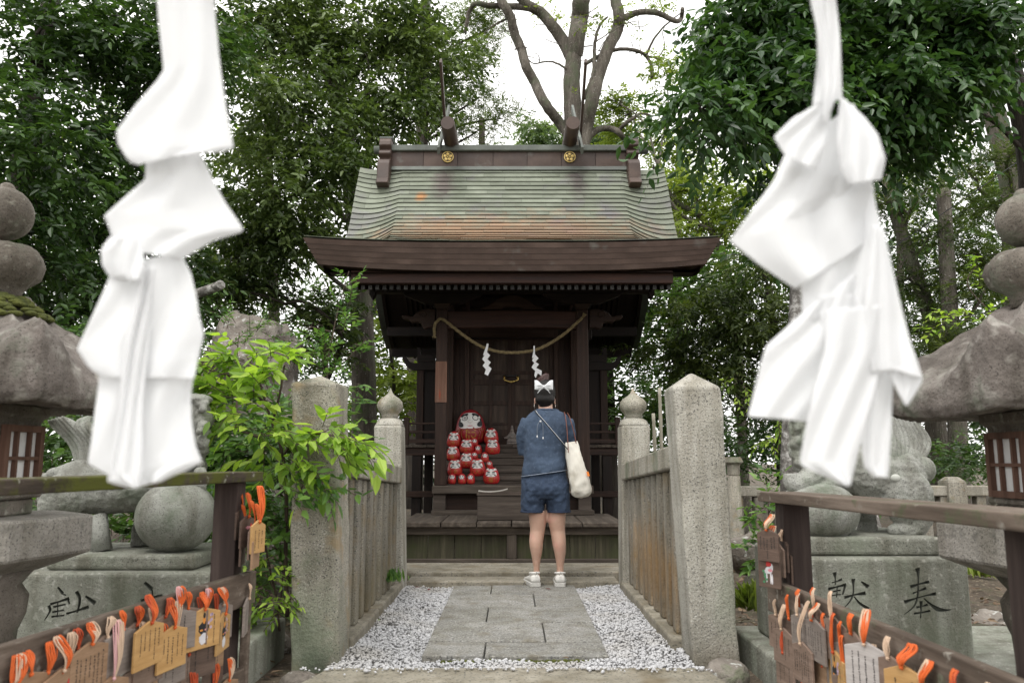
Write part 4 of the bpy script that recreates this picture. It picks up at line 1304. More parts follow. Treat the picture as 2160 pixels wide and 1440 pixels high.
# gilt plum-blossom crests
for cxp, cyp in ((944.5, 331), (1202, 331)):
    c = P(cxp, cyp, ry - 0.03)
    R_ = 12.8 * ry / FOC
    m_ = MB()
    m_.tube([(c.x, c.y + 0.03, c.z), (c.x, c.y, c.z)], R_ * 0.98, 32, smooth=False)
    cr = m_.build('crest', plain('crest_ground', (0.10, 0.075, 0.04)), roofp)
    m_ = MB()
    m_.tube([Vector((c.x + R_ * 0.93 * math.cos(t), c.y, c.z + R_ * 0.93 * math.sin(t))) for t in np.linspace(0, 2 * PI, 33)], 0.006, 8, cap=False)
    m_.build('crest_ring', 'gold', cr)
    for k in range(5):
        t = PI / 2 + k * 2 * PI / 5
        MB().ball((c.x + R_ * 0.50 * math.cos(t), c.y - 0.001, c.z + R_ * 0.50 * math.sin(t)), (R_ * 0.29, 0.008, R_ * 0.29), 14, 7).build('petal', 'gold', cr)
    MB().ball((c.x, c.y - 0.004, c.z), (R_ * 0.13, 0.008, R_ * 0.13), 10, 6).build('blossom_centre', 'gold', cr)

# wooden name board on the left post
yb_ = yp0 - 0.012
m_ = MB().hexa([(PX(917, 848, yb_), yb_, PZ(848, yb_)), (PX(942, 848, yb_), yb_, PZ(848, yb_)), (PX(942, 848, yb_), yb_ + 0.011, PZ(848, yb_)), (PX(917, 848, yb_), yb_ + 0.011, PZ(848, yb_))],
               [(PX(919, 762, yb_), yb_, PZ(762, yb_)), (PX(943, 762, yb_), yb_, PZ(762, yb_)), (PX(943, 762, yb_), yb_ + 0.011, PZ(762, yb_)), (PX(919, 762, yb_), yb_ + 0.011, PZ(762, yb_))])
brd = tag(m_.build('name_board', wood('name_board_wood', (0.11, 0.055, 0.036), (0.17, 0.088, 0.060), (0.24, 0.14, 0.10), 'z', rough=0.7, stain=[((-0.745, 8.18, 1.60), (0.018, 0.05, 0.10), (0.32, 0.05, 0.02), 0.9)])), 'narrow reddish wooden board with faint ink writing fixed to the left shrine post', 'sign board')
ink = plain('faded_ink', (0.035, 0.028, 0.025), rough=0.8)
m_ = MB()
for (x, y0, y1, n_) in ((936.5, 800, 846, 12), (926, 790, 815, 6), (925, 830, 845, 3), (935, 768, 796, 6)):
    for k in range(n_):
        yy = y0 + (y1 - y0) * k / n_
        for j in range(3):
            dx, dy = random.uniform(-1.4, 1.4), random.uniform(-0.8, 0.8)
            w, h = random.choice(((1.3, 0.25), (0.25, 1.1), (0.9, 0.25)))
            p, q2 = P(x + dx - w / 2, yy + dy, yb_ - 0.001), P(x + dx + w / 2, yy + dy + h, yb_ - 0.001)
            m_.box(min(p.x, q2.x), max(p.x, q2.x), yb_ - 0.0012, yb_ - 0.0002, min(p.z, q2.z), max(p.z, q2.z))
m_.build('ink_writing', ink, brd)

# straw rope and its two paper streamers
def twisted(mb, pts, r, n_str=3, turns=1.0, rad_end=None):
    pts = catmull(pts, 8)
    L = 0
    acc = [0]
    for a, b in zip(pts[:-1], pts[1:]):
        L += (b - a).length
        acc.append(L)
    m = max(24, int(L / (r * 0.9)))
    def at(s):
        i = min(len(pts) - 2, max(0, int(np.searchsorted(acc, s)) - 1))
        t = (s - acc[i]) / max(1e-6, acc[i + 1] - acc[i])
        return pts[i].lerp(pts[i + 1], t), (pts[i + 1] - pts[i]).normalized()
    for k in range(n_str):
        q_ = []
        for j in range(m + 1):
            s = L * j / m
            p, d = at(s)
            u = d.cross(Vector((0, 1, 0))).normalized()
            w = u.cross(d)
            a = 2 * PI * (k / n_str) + turns * s / r
            q_.append(p + (u * math.cos(a) + w * math.sin(a)) * r * 0.5)
        mb.tube(q_, r * 0.56, 6)
rope_px = [(917, 706), (916, 695), (918, 683), (926, 674), (933, 673), (945, 681), (965, 697), (985, 712), (1005, 725), (1027, 735), (1055, 742), (1085, 743.5), (1115, 741), (1140, 734), (1165, 721), (1190, 704), (1212, 685), (1228, 670)]
m_ = MB()
twisted(m_, [P(x, y, yp0 - 0.04) for x, y in rope_px], 0.0165, 3, 0.55)
for k in range(9):                                            # frayed ends
    m_.tube([P(917, 705, yp0 - 0.04), P(917 + (k - 5) * 1.1, 713 - abs(k - 5) * 0.3, yp0 - 0.045)], [0.006, 0.002], 5)
    m_.tube([P(1228, 671, yp0 - 0.04), P(1234 + (k - 4) * 0.9, 661 + (k - 4) * 0.6, yp0 - 0.045)], [0.007, 0.003], 5)
tag(m_.build('straw_rope', 'straw'), 'thin twisted straw rope sagging between the two shrine posts', 'sacred rope')
sh1 = [(1027, 724), (1031, 725), (1027.5, 743), (1034, 749), (1028, 757), (1035.5, 764), (1030, 771), (1037, 777), (1029, 792), (1022, 788), (1025, 779), (1018, 771), (1023, 764), (1017, 757), (1022, 749), (1019, 748.6), (1024, 734)]
sh2 = [(1125.5, 729), (1128, 729), (1128.5, 747), (1136, 755.5), (1129.5, 763), (1137, 768), (1131, 775.5), (1143, 782), (1142, 792), (1134.5, 787), (1130, 797), (1127, 791), (1129, 782), (1121, 774.5), (1127, 765), (1122, 760), (1125.5, 754), (1122, 755), (1125, 742)]
for pts, lab in ((sh1, 'white zigzag paper streamer on the straw rope, left of the gilt door handle'), (sh2, 'small white zigzag paper streamer on the straw rope, above the hair bun')):
    d = yp0 - 0.062
    tag(MB().prism([(PX(x, y, d), PZ(y, d)) for x, y in pts], 'y', d - 0.001, d + 0.001).build('paper_streamer', 'paper'), lab, 'paper streamer', 'small streamers on the straw rope')

# offering box and the tray on it
bx0, bx1 = PX(1007, 1070, 7.40), PX(1152, 1070, 7.40)
zt = PZ(1040, 7.40)
ob = thing('offering_box', ((bx0 + bx1) / 2, 7.55, DZ), 'low dark wooden offering box on the shrine deck behind the legs', 'offering box')
MB().box(bx0, bx1, 7.40, 7.72, DZ + 0.002, zt - 0.022).build('box_body', 'step_x', ob, bevel=0.004)
m_ = MB()
for y0, y1 in ((7.392, 7.425), (7.695, 7.728)): m_.box(bx0 - 0.006, bx1 + 0.006, y0, y1, zt - 0.021, zt)
m_.box(bx0 - 0.006, bx0 + 0.03, 7.425, 7.695, zt - 0.021, zt).box(bx1 - 0.03, bx1 + 0.006, 7.425, 7.695, zt - 0.021, zt)
m_.build('box_rim', 'step_x', ob, bevel=0.003)
for k in range(7):
    y = 7.445 + k * 0.038
    MB().box(bx0 + 0.031, bx1 - 0.031, y, y + 0.016, zt - 0.02, zt - 0.004).build('slat', 'timber_x', ob)
m_ = MB()
fn = lambda u, v: Vector((bx0 + 0.005 + 0.27 * u, 7.43 + 0.16 * v, zt + 0.004 + 0.03 * (u ** 3) + 0.012 * (1 - u) ** 4))
m_.grid(fn, 12, 3)
m_.grid(lambda u, v: fn(1 - u, v) + Vector((0, 0, 0.006)), 12, 3)
m_.grid(lambda u, v: fn(u, 0) + Vector((0, 0, 0.006 * v)), 12, 1).grid(lambda u, v: fn(1, u) + Vector((0, 0, 0.006 * v)), 3, 1)
tag(m_.build('wooden_tray', plain('pale_board', (0.33, 0.31, 0.28), rough=0.8)), 'pale warped thin board lying on the offering box', 'board')
# ------------------------------------------------------------ daruma dolls on the stairs
M['daruma_red'] = surf('lacquer_red', [(0.3, (0.36, 0.012, 0.016)), (0.7, (0.48, 0.022, 0.022))], scale=25, rough=0.38, bump=0.15, bscale=60, bdist=0.002)
M['daruma_dark'] = surf('deep_lacquer_red', [(0.3, (0.20, 0.008, 0.014)), (0.7, (0.29, 0.013, 0.020))], scale=20, rough=0.4, bump=0.15, bscale=60, bdist=0.002)
M['face_white'] = surf('face_paint_white', [(0.3, (0.60, 0.58, 0.55)), (0.7, (0.76, 0.745, 0.72))], scale=60, rough=0.6, bump=0.1)
M['black_paint'] = plain('black_paint', (0.012, 0.012, 0.014), rough=0.6)
M['gold_paint'] = plain('gold_paint', (0.36, 0.19, 0.035), rough=0.5, metal=0.2)
M['pink_paint'] = plain('pink_paint', (0.5, 0.08, 0.12), rough=0.6)
PRT = [0, .04, .15, .30, .45, .60, .75, .88, .96, 1.0]
PRR = [.55, .76, .93, 1.0, .97, .89, .78, .58, .33, .02]
_pc = catmull([(t, r, 0) for t, r in zip(PRT, PRR)], 3)
PT_, PR_ = [p.x for p in _pc], [p.y for p in _pc]

def daruma(px, ptop, pbot, wpx, d, kind, label, turn=0.0, mark='金', eyes=(1, 1)):
    c = P(px, pbot, d)
    R = wpx / 2 * d / FOC / 0.985
    H = PZ(ptop, d) - c.z
    cy = d + R * 0.5
    cx = c.x * cy / d
    z0 = c.z + 0.001
    th = thing('daruma_doll', (cx, cy, z0), label, 'daruma doll', 'red daruma dolls on the shrine stairs')
    def sp(a, t, lift=0.0):
        r = float(np.interp(t, PT_, PR_)) * R + lift
        a = a + turn
        return Vector((cx + r * math.sin(a), cy - r * math.cos(a), z0 + H * t + lift * 0.3))
    m = MB()
    n = 28
    vs = [sp(2 * PI * j / n, t) for t in PT_ for j in range(n)]
    fs = [(i * n + j, i * n + (j + 1) % n, (i + 1) * n + (j + 1) % n, (i + 1) * n + j) for i in range(len(PT_) - 1) for j in range(n)]
    fs += [tuple(range(n))[::-1], tuple(range((len(PT_) - 1) * n, len(PT_) * n))]
    m.add(vs, fs, True)
    m.build('body', 'daruma_dark' if kind == 'big' else 'daruma_red', th)
    def disc(name, mat, a0, t0, ra, rt, lift, e=1.0, tilt=0.0, nr=3, ns=18, parent=None):
        m = MB()
        vs = [sp(a0, t0, lift)]
        for i in range(1, nr + 1):
            for j in range(ns):
                q = 2 * PI * j / ns
                cc, ss = math.cos(q), math.sin(q)
                cc, ss = math.copysign(abs(cc) ** e, cc), math.copysign(abs(ss) ** e, ss)
                u, v = cc * i / nr, ss * i / nr
                vs.append(sp(a0 + ra * u, t0 + rt * (v + tilt * u), lift))
        fs = [(0, 1 + j, 1 + (j + 1) % ns) for j in range(ns)]
        for i in range(nr - 1):
            for j in range(ns):
                a, b = 1 + i * ns + j, 1 + i * ns + (j + 1) % ns
                fs.append((a, a + ns, b + ns, b))
        m.add(vs, fs, True)
        return m.build(name, mat, parent or th)
    L = R * 0.012 + 0.0006
    big = kind == 'big'
    t0, rt, ra = {'big': (.655, .225, .98), 'mid': (.60, .165, .80), 'small': (.66, .17, .72)}[kind]
    face = disc('face', 'face_white', 0, t0, ra, rt, L, 0.62 if big else 0.75, nr=5, ns=24)
    if kind == 'mid':
        m = MB()
        q = lambda u, v: sp(-1.05 + 2.1 * u, .79 + .10 * v + 0.02 * math.cos(u * PI * 2), L * 2)
        m.grid(q, 14, 3)
        m.grid(lambda u, v: sp(-1.05 + 2.1 * u, .79 + .10 * 0 + 0.02 * math.cos(u * PI * 2), L * 2 * v), 14, 1)
        hb = m.build('headband', 'face_white', th)
        for s in (-1, 1):
            for (da, dt, w, h, tl) in ((0.30, .845, .13, .012, .3), (0.38, .865, .05, .010, -.5), (0.33, .825, .09, .008, 0)):
                disc('ink_mark', 'black_paint', s * da, dt, w, h, L * 3.2, 1, tl * s, 1, 8, hb)
    for s, op in zip((-1, 1), eyes):
        if big:
            disc('eyebrow', 'black_paint', s * .52, t0 + .155, .36, .045, L * 2, .9, -.55 * s, parent=face)
            disc('moustache', 'black_paint', s * .72, t0 - .105, .25, .075, L * 2, 1, 0.35 * s, parent=face)
            disc('moustache', 'black_paint', s * .86, t0 - .03, .10, .10, L * 2, 1, 0, parent=face)
            er, et, ex, ey = .25, .078, .42, t0 + .075
        else:
            disc('eyebrow', 'black_paint', s * .36, t0 + rt * .58, .25, .030, L * 2, 1, .22 * s, parent=face)
            disc('moustache', 'black_paint', s * .55, t0 - rt * .50, .15, .035, L * 2, 1, -.5 * s, parent=face)
            er, et, ex, ey = .19, .062, .37, t0 + rt * .08
        disc('eye_ring', 'black_paint', s * ex, ey, er, et, L * 2.6, parent=face)
        disc('eye_white', 'face_white', s * ex, ey, er * .80, et * .80, L * 3.2, parent=face)
        if op:
            disc('iris_ring', 'black_paint', s * ex * .95, ey, er * .5, et * .5, L * 3.7, parent=face)
            disc('iris_white', 'face_white', s * ex * .95, ey, er * .36, et * .36, L * 4.1, parent=face)
            disc('pupil', 'black_paint', s * ex * .95, ey, er * .2, et * .2, L * 4.6, parent=face)
    # nose and mouth
    m = MB().ball(sp(0, t0 - rt * .12, L), (R * .15, R * .10, H * .055), 12, 8)
    m.build('nose', 'face_white', face)
    disc('mouth', 'pink_paint' if big else 'black_paint', 0, t0 - rt * .68, .20 if big else .16, .010, L * 2.5, 1, 0, 1, 12, face)
    # gold brush strokes
    def stroke(pts, w):
        m = MB()
        q = catmull([(a, t, 0) for a, t in pts], 5)
        m.tube([sp(p.x, p.y, L * .9) for p in q], [(w * (0.5 + 0.5 * math.sin(PI * min(1, (i + 1) / len(q)))), 0.0012) for i in range(len(q))], 6)
        return m.build('gold_stroke', 'gold_paint', th)
    w = R * 0.028 + 0.0006
    if big:
        stroke([(0.33 * math.cos(q), .235 + .135 * math.sin(q)) for q in np.linspace(0, 2 * PI, 20)], w)
        for s in (-1, 1):
            stroke([(s * .50, .42), (s * .62, .30), (s * .55, .12)], w * 1.6)
            stroke([(s * .68, .42), (s * .85, .28), (s * .78, .12)], w * 1.6)
            stroke([(s * .88, .43), (s * 1.15, .32), (s * 1.1, .18)], w * 1.3)
        stroke([(-1.1, .425), (-.5, .41), (0, .405), (.5, .41), (1.1, .425)], w * 1.5)
        sz, tc = R * .42, .235
    else:
        for s in (-1, 1):
            stroke([(s * .42, .40), (s * .50, .28), (s * .44, .14)], w)
            stroke([(s * .66, .40), (s * .78, .28), (s * .70, .16)], w)
        sz, tc = R * .34, .27
    if kind != 'small':
        vs, fs = text_mesh(mark, sz * 2)
        m = MB()
        m.add([sp(v.x / R, tc + v.z / H, L * 1.6) for v in vs], fs)
        m.build('gold_character', 'gold_paint', th)
    th.rotation_euler = (random.uniform(-.03, .03), random.uniform(-.05, .05), random.uniform(-.10, .10))
    return th

st = tread_y
D = [
 (994, 862, 937, 64, st[5] + .06, 'big', 'largest red daruma doll with one painted eye on the top landing', 0.0, '辰', (1, 0)),
 (957, 909, 943, 29, st[5] - .10, 'mid', 'red daruma doll with headband, uppermost against the left post', 0.05, '金', (1, 1)),
 (1036, 902, 937, 31, st[5] + .03, 'mid', 'red daruma doll with headband on the landing, right of the largest one', -0.05, '金', (1, 1)),
 (984, 924, 957, 31, st[4] + .00, 'mid', 'red daruma doll with headband directly below the largest doll', 0.0, '大', (1, 1)),
 (1000, 923, 942, 17, st[5] - .06, 'small', 'small red daruma half hidden behind a headband doll, just below the largest doll', 0.2, '', (1, 1)),
 (1008, 937, 959, 17, st[4] + .02, 'small', 'small red daruma standing alone below the largest doll, on its right', 0.0, '', (1, 1)),
 (1039, 924, 959, 31, st[4] - .01, 'mid', 'red daruma doll with headband, one step below the landing on the right', 0.0, '大', (1, 1)),
 (956, 939, 972, 29, st[3] + .00, 'mid', 'red daruma doll with headband, second of three stacked along the left post', -0.15, '福', (1, 1)),
 (984, 953, 988, 31, st[2] + .02, 'mid', 'red daruma doll with headband in the middle of the stairs, third step up', 0.0, '大', (1, 1)),
 (1000, 952, 970, 17, st[3] + .03, 'small', 'small red daruma hidden behind the doll in the middle of the stairs', 0.2, '', (1, 1)),
 (1023, 953, 975, 17, st[3] - .02, 'small', 'small red daruma with a white face alone on the third step, right side', 0.0, '', (1, 1)),
 (1032, 971, 988, 14, st[2] + .02, 'small', 'tiniest red daruma doll, just above the lowest headband doll', 0.0, '', (1, 1)),
 (960, 967, 1004, 31, st[1] - .01, 'mid', 'red daruma doll with gold character, lowest of three along the left post', 0.1, '金', (1, 1)),
 (1008, 966, 1005, 33, st[1] + .00, 'mid', 'red daruma doll with headband just above the row of three small ones', 0.0, '大', (1, 1)),
 (1036, 984, 1021, 34, st[0] + .03, 'mid', 'red daruma doll with headband on the lowest step, right end', 0.0, '福', (1, 1)),
 (953, 998, 1021, 18, st[0] + .04, 'small', 'small red daruma on the lowest step, touching the left post', 0.0, '', (1, 1)),
 (975, 998, 1021, 18, st[0] + .04, 'small', 'small red daruma on the lowest step, middle of the three', 0.0, '', (1, 1)),
 (993, 998, 1021, 18, st[0] + .04, 'small', 'small red daruma on the lowest step, third from the left post', 0.0, '', (1, 1)),
]
for q in D:
    daruma(q[0], q[1], q[2], q[3], q[4], q[5], q[6], q[7], q[8] or '金', q[9])

# little seated figure on the landing
d = st[5] + .08
c = P(1080, 936, d)
fg = thing('seated_figurine', c, 'small stone figurine of a seated robed man on the landing beside the large doll', 'figurine')
k = d / FOC
m = MB().hexa([(c.x - 12 * k, d - .04, c.z), (c.x + 12 * k, d - .04, c.z), (c.x + 12 * k, d + .05, c.z), (c.x - 12 * k, d + .05, c.z)], [(c.x - 10 * k, d - .03, c.z + 3 * k), (c.x + 10 * k, d - .03, c.z + 3 * k), (c.x + 10 * k, d + .04, c.z + 3 * k), (c.x - 10 * k, d + .04, c.z + 3 * k)])
figm = surf('weathered_bisque', [(0.3, (0.09, 0.085, 0.08)), (0.6, (0.20, 0.17, 0.15)), (0.75, (0.30, 0.22, 0.18))], scale=40, rough=0.85, bump=0.4)
m.build('base', figm, fg, bevel=0.003)
m = MB().lathe((c.x, d, c.z + 3 * k), [(11 * k, 0), (11.5 * k, 3 * k), (9 * k, 9 * k), (6.5 * k, 16 * k), (5 * k, 21 * k), (2.5 * k, 24 * k)], 18, sy=0.7)
m.tube([(c.x - 5 * k, d, c.z + 20 * k), (c.x - 10 * k, d - .02, c.z + 13 * k), (c.x - 16 * k, d - .01, c.z + 12 * k)], [(3 * k, 2 * k), (4 * k, 3 * k), (1 * k, 2 * k)], 8)
m.tube([(c.x + 5 * k, d, c.z + 20 * k), (c.x + 10 * k, d - .02, c.z + 13 * k), (c.x + 14 * k, d - .01, c.z + 11 * k)], [(3 * k, 2 * k), (4 * k, 3 * k), (1 * k, 2 * k)], 8)
m.build('robe', figm, fg)
m = MB().ball((c.x, d - .005, c.z + 28 * k), (3.6 * k, 3.6 * k, 4.4 * k), 12, 9)
m.lathe((c.x, d, c.z + 31 * k), [(3.2 * k, 0), (2.6 * k, 3 * k), (1.4 * k, 6.5 * k), (0.4 * k, 8 * k)], 10)
m.build('head', figm, fg)
MB().tube([(c.x - 4 * k, d - .045, c.z + 14 * k), (c.x, d - .05, c.z + 12 * k), (c.x + 4 * k, d - .045, c.z + 14 * k)], 1.4 * k, 6).build('hands', figm, fg)

# ------------------------------------------------------------ the visitor
PD = 6.17
K = PD / FOC
person = thing('person', P(1150, 1237, PD), 'person seen from behind in a blue T-shirt and shorts, praying before the shrine', 'person')
skin = surf('skin', [(0.3, (0.47, 0.29, 0.215)), (0.7, (0.57, 0.365, 0.28))], scale=9, rough=0.5, sss=0.15, bump=0.1, bscale=150, bdist=0.001, specks=[(7, (0.60, 0.33, 0.27), 0.58, 0.75)])
denim = surf('acid_washed_cotton', [(0.25, (0.020, 0.034, 0.060)), (0.5, (0.036, 0.057, 0.095)), (0.78, (0.070, 0.102, 0.155))], scale=7, rough=0.9, specks=[(60, (0.075, 0.105, 0.155), 0.58, 0.78), (3, (0.022, 0.036, 0.065), 0.5, 0.7)], bump=0.6, bscale=160, bdist=0.002)
denim2 = surf('blue_shorts_cotton', [(0.25, (0.013, 0.024, 0.048)), (0.5, (0.025, 0.042, 0.078)), (0.78, (0.052, 0.080, 0.13))], scale=7, rough=0.9, specks=[(60, (0.055, 0.082, 0.13), 0.58, 0.78)], bump=0.6, bscale=160, bdist=0.002)
hairm = surf('black_hair', [(0.3, (0.004, 0.0035, 0.0035)), (0.7, (0.012, 0.009, 0.008))], scale=8, stretch=(14, 14, 2), rough=0.5, spec=0.3, bump=0.8, bscale=30, bdist=0.004, bstretch=(12, 12, 1))
hairb = surf('brown_hair', [(0.3, (0.022, 0.010, 0.009)), (0.7, (0.075, 0.032, 0.028))], scale=20, rough=0.45, bump=0.8, bscale=60, bdist=0.004)

def rings(m, rs, n=24, e=1.0, tilt=None):
    """closed loft of horizontal superellipse rings: (photo y, photo x left, x right, depth radius, depth centre offset)"""
    vs = []
    for r in rs:
        py, xl, xr_, ry_, dy = r[:5]
        cc = (PX(xl, py, PD) + PX(xr_, py, PD)) / 2
        rx_ = (PX(xr_, py, PD) - PX(xl, py, PD)) / 2
        z = PZ(py, PD)
        dz = r[5] * K if len(r) > 5 else 0.0
        for j in range(n):
            a = 2 * PI * j / n
            c_, s_ = math.cos(a), math.sin(a)
            c_, s_ = math.copysign(abs(c_) ** e, c_), math.copysign(abs(s_) ** e, s_)
            vs.append((cc + rx_ * c_, PD + dy + ry_ * s_, z + dz * c_))
    k = len(rs)
    fs = [(i * n + j, (i + 1) * n + j, (i + 1) * n + (j + 1) % n, i * n + (j + 1) % n) for i in range(k - 1) for j in range(n)]
    fs += [tuple(range(n)), tuple(range((k - 1) * n, k * n))[::-1]]
    return m.add(vs, fs, True)

def wp(px, py, dy): 
    q = P(px, py, PD)
    return Vector((q.x, PD + dy, q.z))

body = MB()
rings(body, [(1075, 1114, 1153, .078, 0), (1095, 1116, 1152.5, .074, 0), (1110, 1117.5, 1151, .066, .002), (1118, 1118, 1150, .062, .004), (1128, 1117, 1148, .063, .0), (1140, 1116, 1146, .064, -.006), (1152, 1117, 1145, .060, -.008), (1165, 1119.5, 1143.5, .052, -.006), (1180, 1122.5, 1140.5, .042, -.002), (1195, 1125, 1138.5, .035, 0), (1208, 1125.5, 1138.5, .037, .004), (1222, 1123, 1140, .045, .01)], 20)
rings(body, [(1075, 1155, 1194, .078, 0), (1095, 1156, 1193, .074, 0), (1110, 1158, 1192, .066, .002), (1118, 1160, 1192, .062, .004), (1128, 1162, 1193, .063, .0), (1140, 1164, 1194, .064, -.006), (1152, 1166, 1194, .060, -.008), (1165, 1169, 1193.5, .052, -.006), (1180, 1172, 1191, .042, -.002), (1195, 1174, 1189, .035, 0), (1208, 1174, 1189.5, .037, .004), (1222, 1171, 1191, .045, .01)], 20)
rings(body, [(1048, 1114, 1190, .065, 0), (1036, 1110, 1190, .080, -.005), (1000, 1110, 1188, .10, 0), (960, 1112, 1186, .09, 0), (920, 1110, 1190, .095, 0), (893, 1110, 1198, .085, 0), (878, 1120, 1188, .065, 0), (868, 1132, 1172, .055, .01)], 20)
rings(body, [(885, 1133, 1171, .055, .01), (868, 1135, 1168, .050, .012), (858, 1136, 1166, .048, .018), (845, 1135, 1166, .05, .028)], 18)
hc = wp(1149.5, 830, .045)
body.ball(hc, (.074, .090, .112), 20, 14, rot=Matrix.Rotation(math.radians(-12), 3, 'X'))
body.ball(hc + Vector((0, .06, -.055)), (.048, .045, .045), 14, 9)
body.ball(hc + Vector((0, .098, -.015)), (.012, .02, .022), 10, 7)                # nose
for s, xx in ((-1, 1108), (1, 1201)):                                              # arms folded forward to praying hands
    sh, el, wr = wp(1114 if s < 0 else 1195, 891, .0), wp(1107 if s < 0 else 1202, 948, .05), wp(1150 + s * 5, 925, .30)
    body.tube(catmull([sh, (sh + el) / 2 + Vector((s * .006, 0, 0)), el], 4), lerp_list([.036, .036, .036], 9), 14)
    body.tube(catmull([el, (el + wr) / 2, wr], 4), lerp_list([.040, .037, .024], 9), 14)
bo = body.build('body', skin, person)
remesh(bo, 0.0085, 5)
for s in (-1, 1):                                                                  # ears
    e_ = MB().ball(wp(1149.5 + s * 20.5, 844, .03), (.007, .012, .022), 12, 9)
    e_.ball(wp(1149.5 + s * 21.5, 850, .028), (.005, .006, .006), 8, 6)
    e_.build('ear', skin, person)
    MB().ball(hc + Vector((s * .03, .078, .012)), (.014, .012, .007), 10, 7).build('eye', 'face_white', person)
    # hand: palm, four fingers of unequal length and a thumb, palms pressed together
    pc = wp(1150 + s * 3, 916, .33)
    h = MB()
    h.ball(pc, (.013, .040, .045), 14, 10)
    h.tube([wp(1150 + s * 5, 925, .29), pc], [.023, .02], 10)
    for i, ln in enumerate((.058, .070, .066, .050)):
        b0 = pc + Vector((-s * .002, -.030 + .020 * i, .034))
        h.tube([b0, b0 + Vector((0, .003, ln * .45)), b0 + Vector((-s * .002, .006, ln * .78)), b0 + Vector((-s * .004, .008, ln))], [.0092, .0088, .008, .0055], 9)
    tb = pc + Vector((0, -.030, -.018))
    h.tube([tb, tb + Vector((0, -.022, .022)), tb + Vector((-s * .002, -.026, .048))], [.012, .0105, .007], 9)
    ho = h.build('hand', skin, person)
    remesh(ho, 0.0032, 1)
MB().tube([hc + Vector((-.018, .100, -.052)), hc + Vector((0, .105, -.054)), hc + Vector((.018, .100, -.052))], [.003, .005, .003], 8).build('mouth', 'pink_paint', person)

sh = MB()
rings(sh, [(998, 1100, 1194, .128, -.004, 6.5), (985, 1101, 1194, .130, -.004, 5.5), (965, 1104, 1191.5, .118, -.002, 3), (940, 1105.5, 1192, .114, 0, 0), (915, 1105, 1198, .112, 0), (898, 1104, 1204, .106, .0), (886, 1106, 1203, .096, .0), (877, 1112, 1198, .086, 0), (870, 1119, 1189, .076, .004), (865, 1128, 1178, .068, .008), (862, 1134, 1172, .062, .01)], 28, 0.86)
for s in (-1, 1):
    a_, b_, c_ = (wp(1113, 884, .0), wp(1102.5, 915, .01), wp(1106, 957, .06)) if s < 0 else (wp(1196, 885, 0), wp(1202, 912, .01), wp(1201.5, 940, .05))
    sh.tube(catmull([a_, b_, c_], 5), lerp_list([.045, .049, .047], 11), 16)
so = sh.build('t_shirt', denim, person)
remesh(so, 0.009, 3)
rough_up(so, 0.016, 0.09, mid=0.5)
t2 = bpy.data.textures.new('folds', 'CLOUDS'); t2.noise_scale = 0.035; t2.noise_depth = 2
dm_ = so.modifiers.new('folds', 'DISPLACE'); dm_.texture = t2; dm_.texture_coords = 'GLOBAL'; dm_.strength = 0.010
shorts = MB()
rings(shorts, [(1050, 1100, 1201, .110, 0), (1040, 1099, 1201.5, .122, -.012), (1028, 1099, 1200, .128, -.014), (1010, 1099.5, 1197.5, .120, -.006), (995, 1102, 1193, .110, 0), (982, 1106, 1190, .10, 0)], 28, 0.86)
rings(shorts, [(1079, 1098.5, 1147.5, .098, 0, -.6), (1062, 1098.5, 1149.5, .100, 0), (1040, 1099.5, 1153, .108, -.008), (1020, 1101, 1152, .11, -.01)], 24, 0.9)
rings(shorts, [(1079, 1154.5, 1203.5, .098, 0, .6), (1062, 1152.5, 1203, .100, 0), (1040, 1149, 1201.5, .108, -.008), (1020, 1149, 1199, .11, -.01)], 24, 0.9)
sh2o = shorts.build('shorts', denim2, person)
remesh(sh2o, 0.0085, 2)
rough_up(sh2o, 0.014, 0.07, mid=0.5)
dm_ = sh2o.modifiers.new('folds', 'DISPLACE'); dm_.texture = t2; dm_.texture_coords = 'GLOBAL'; dm_.strength = 0.013
# stitched hems and collar
hemm = plain('pale_stitching', (0.20, 0.235, 0.30), rough=0.9)
darkhem = plain('dark_blue_hem', (0.015, 0.025, 0.055), rough=0.9)
m = MB()
cc0, rr0 = (PX(1100, 998, PD) + PX(1194, 998, PD)) / 2, (PX(1194, 998, PD) - PX(1100, 998, PD)) / 2
def sup(a, e): 
    c_, s_ = math.cos(a), math.sin(a)
    return math.copysign(abs(c_) ** e, c_), math.copysign(abs(s_) ** e, s_)
lp = []
for j in range(41):
    c_, s_ = sup(2 * PI * j / 40, .86)
    lp.append(Vector((cc0 + rr0 * c_ * 1.01, PD - .004 + .131 * s_, PZ(998, PD) + 6.5 * K * c_ + .002)))
m.tube(lp, .0032, 6, cap=False)
m.build('shirt_hem', hemm, person)
m = MB()
for xl_, xr_ in ((1098.5, 1147.5), (1154.5, 1203.5)):
    c0, r0 = (PX(xl_, 1079, PD) + PX(xr_, 1079, PD)) / 2, (PX(xr_, 1079, PD) - PX(xl_, 1079, PD)) / 2
    lp = []
    for j in range(33):
        c_, s_ = sup(2 * PI * j / 32, .9)
        lp.append(Vector((c0 + r0 * c_ * 1.0, PD + .100 * s_, PZ(1078, PD))))
    m.tube(lp, (.0050, .0075), 6, cap=False)
m.build('shorts_hem', darkhem, person)
m = MB()
lp = [wp(1153 + 20 * math.cos(a), 863.5 + 1.5 * abs(math.sin(a)), .006 + .066 * math.sin(a)) for a in np.linspace(0, 2 * PI, 31)]
m.tube(lp, (.009, .007), 8, cap=False)
m.build('collar', denim, person)
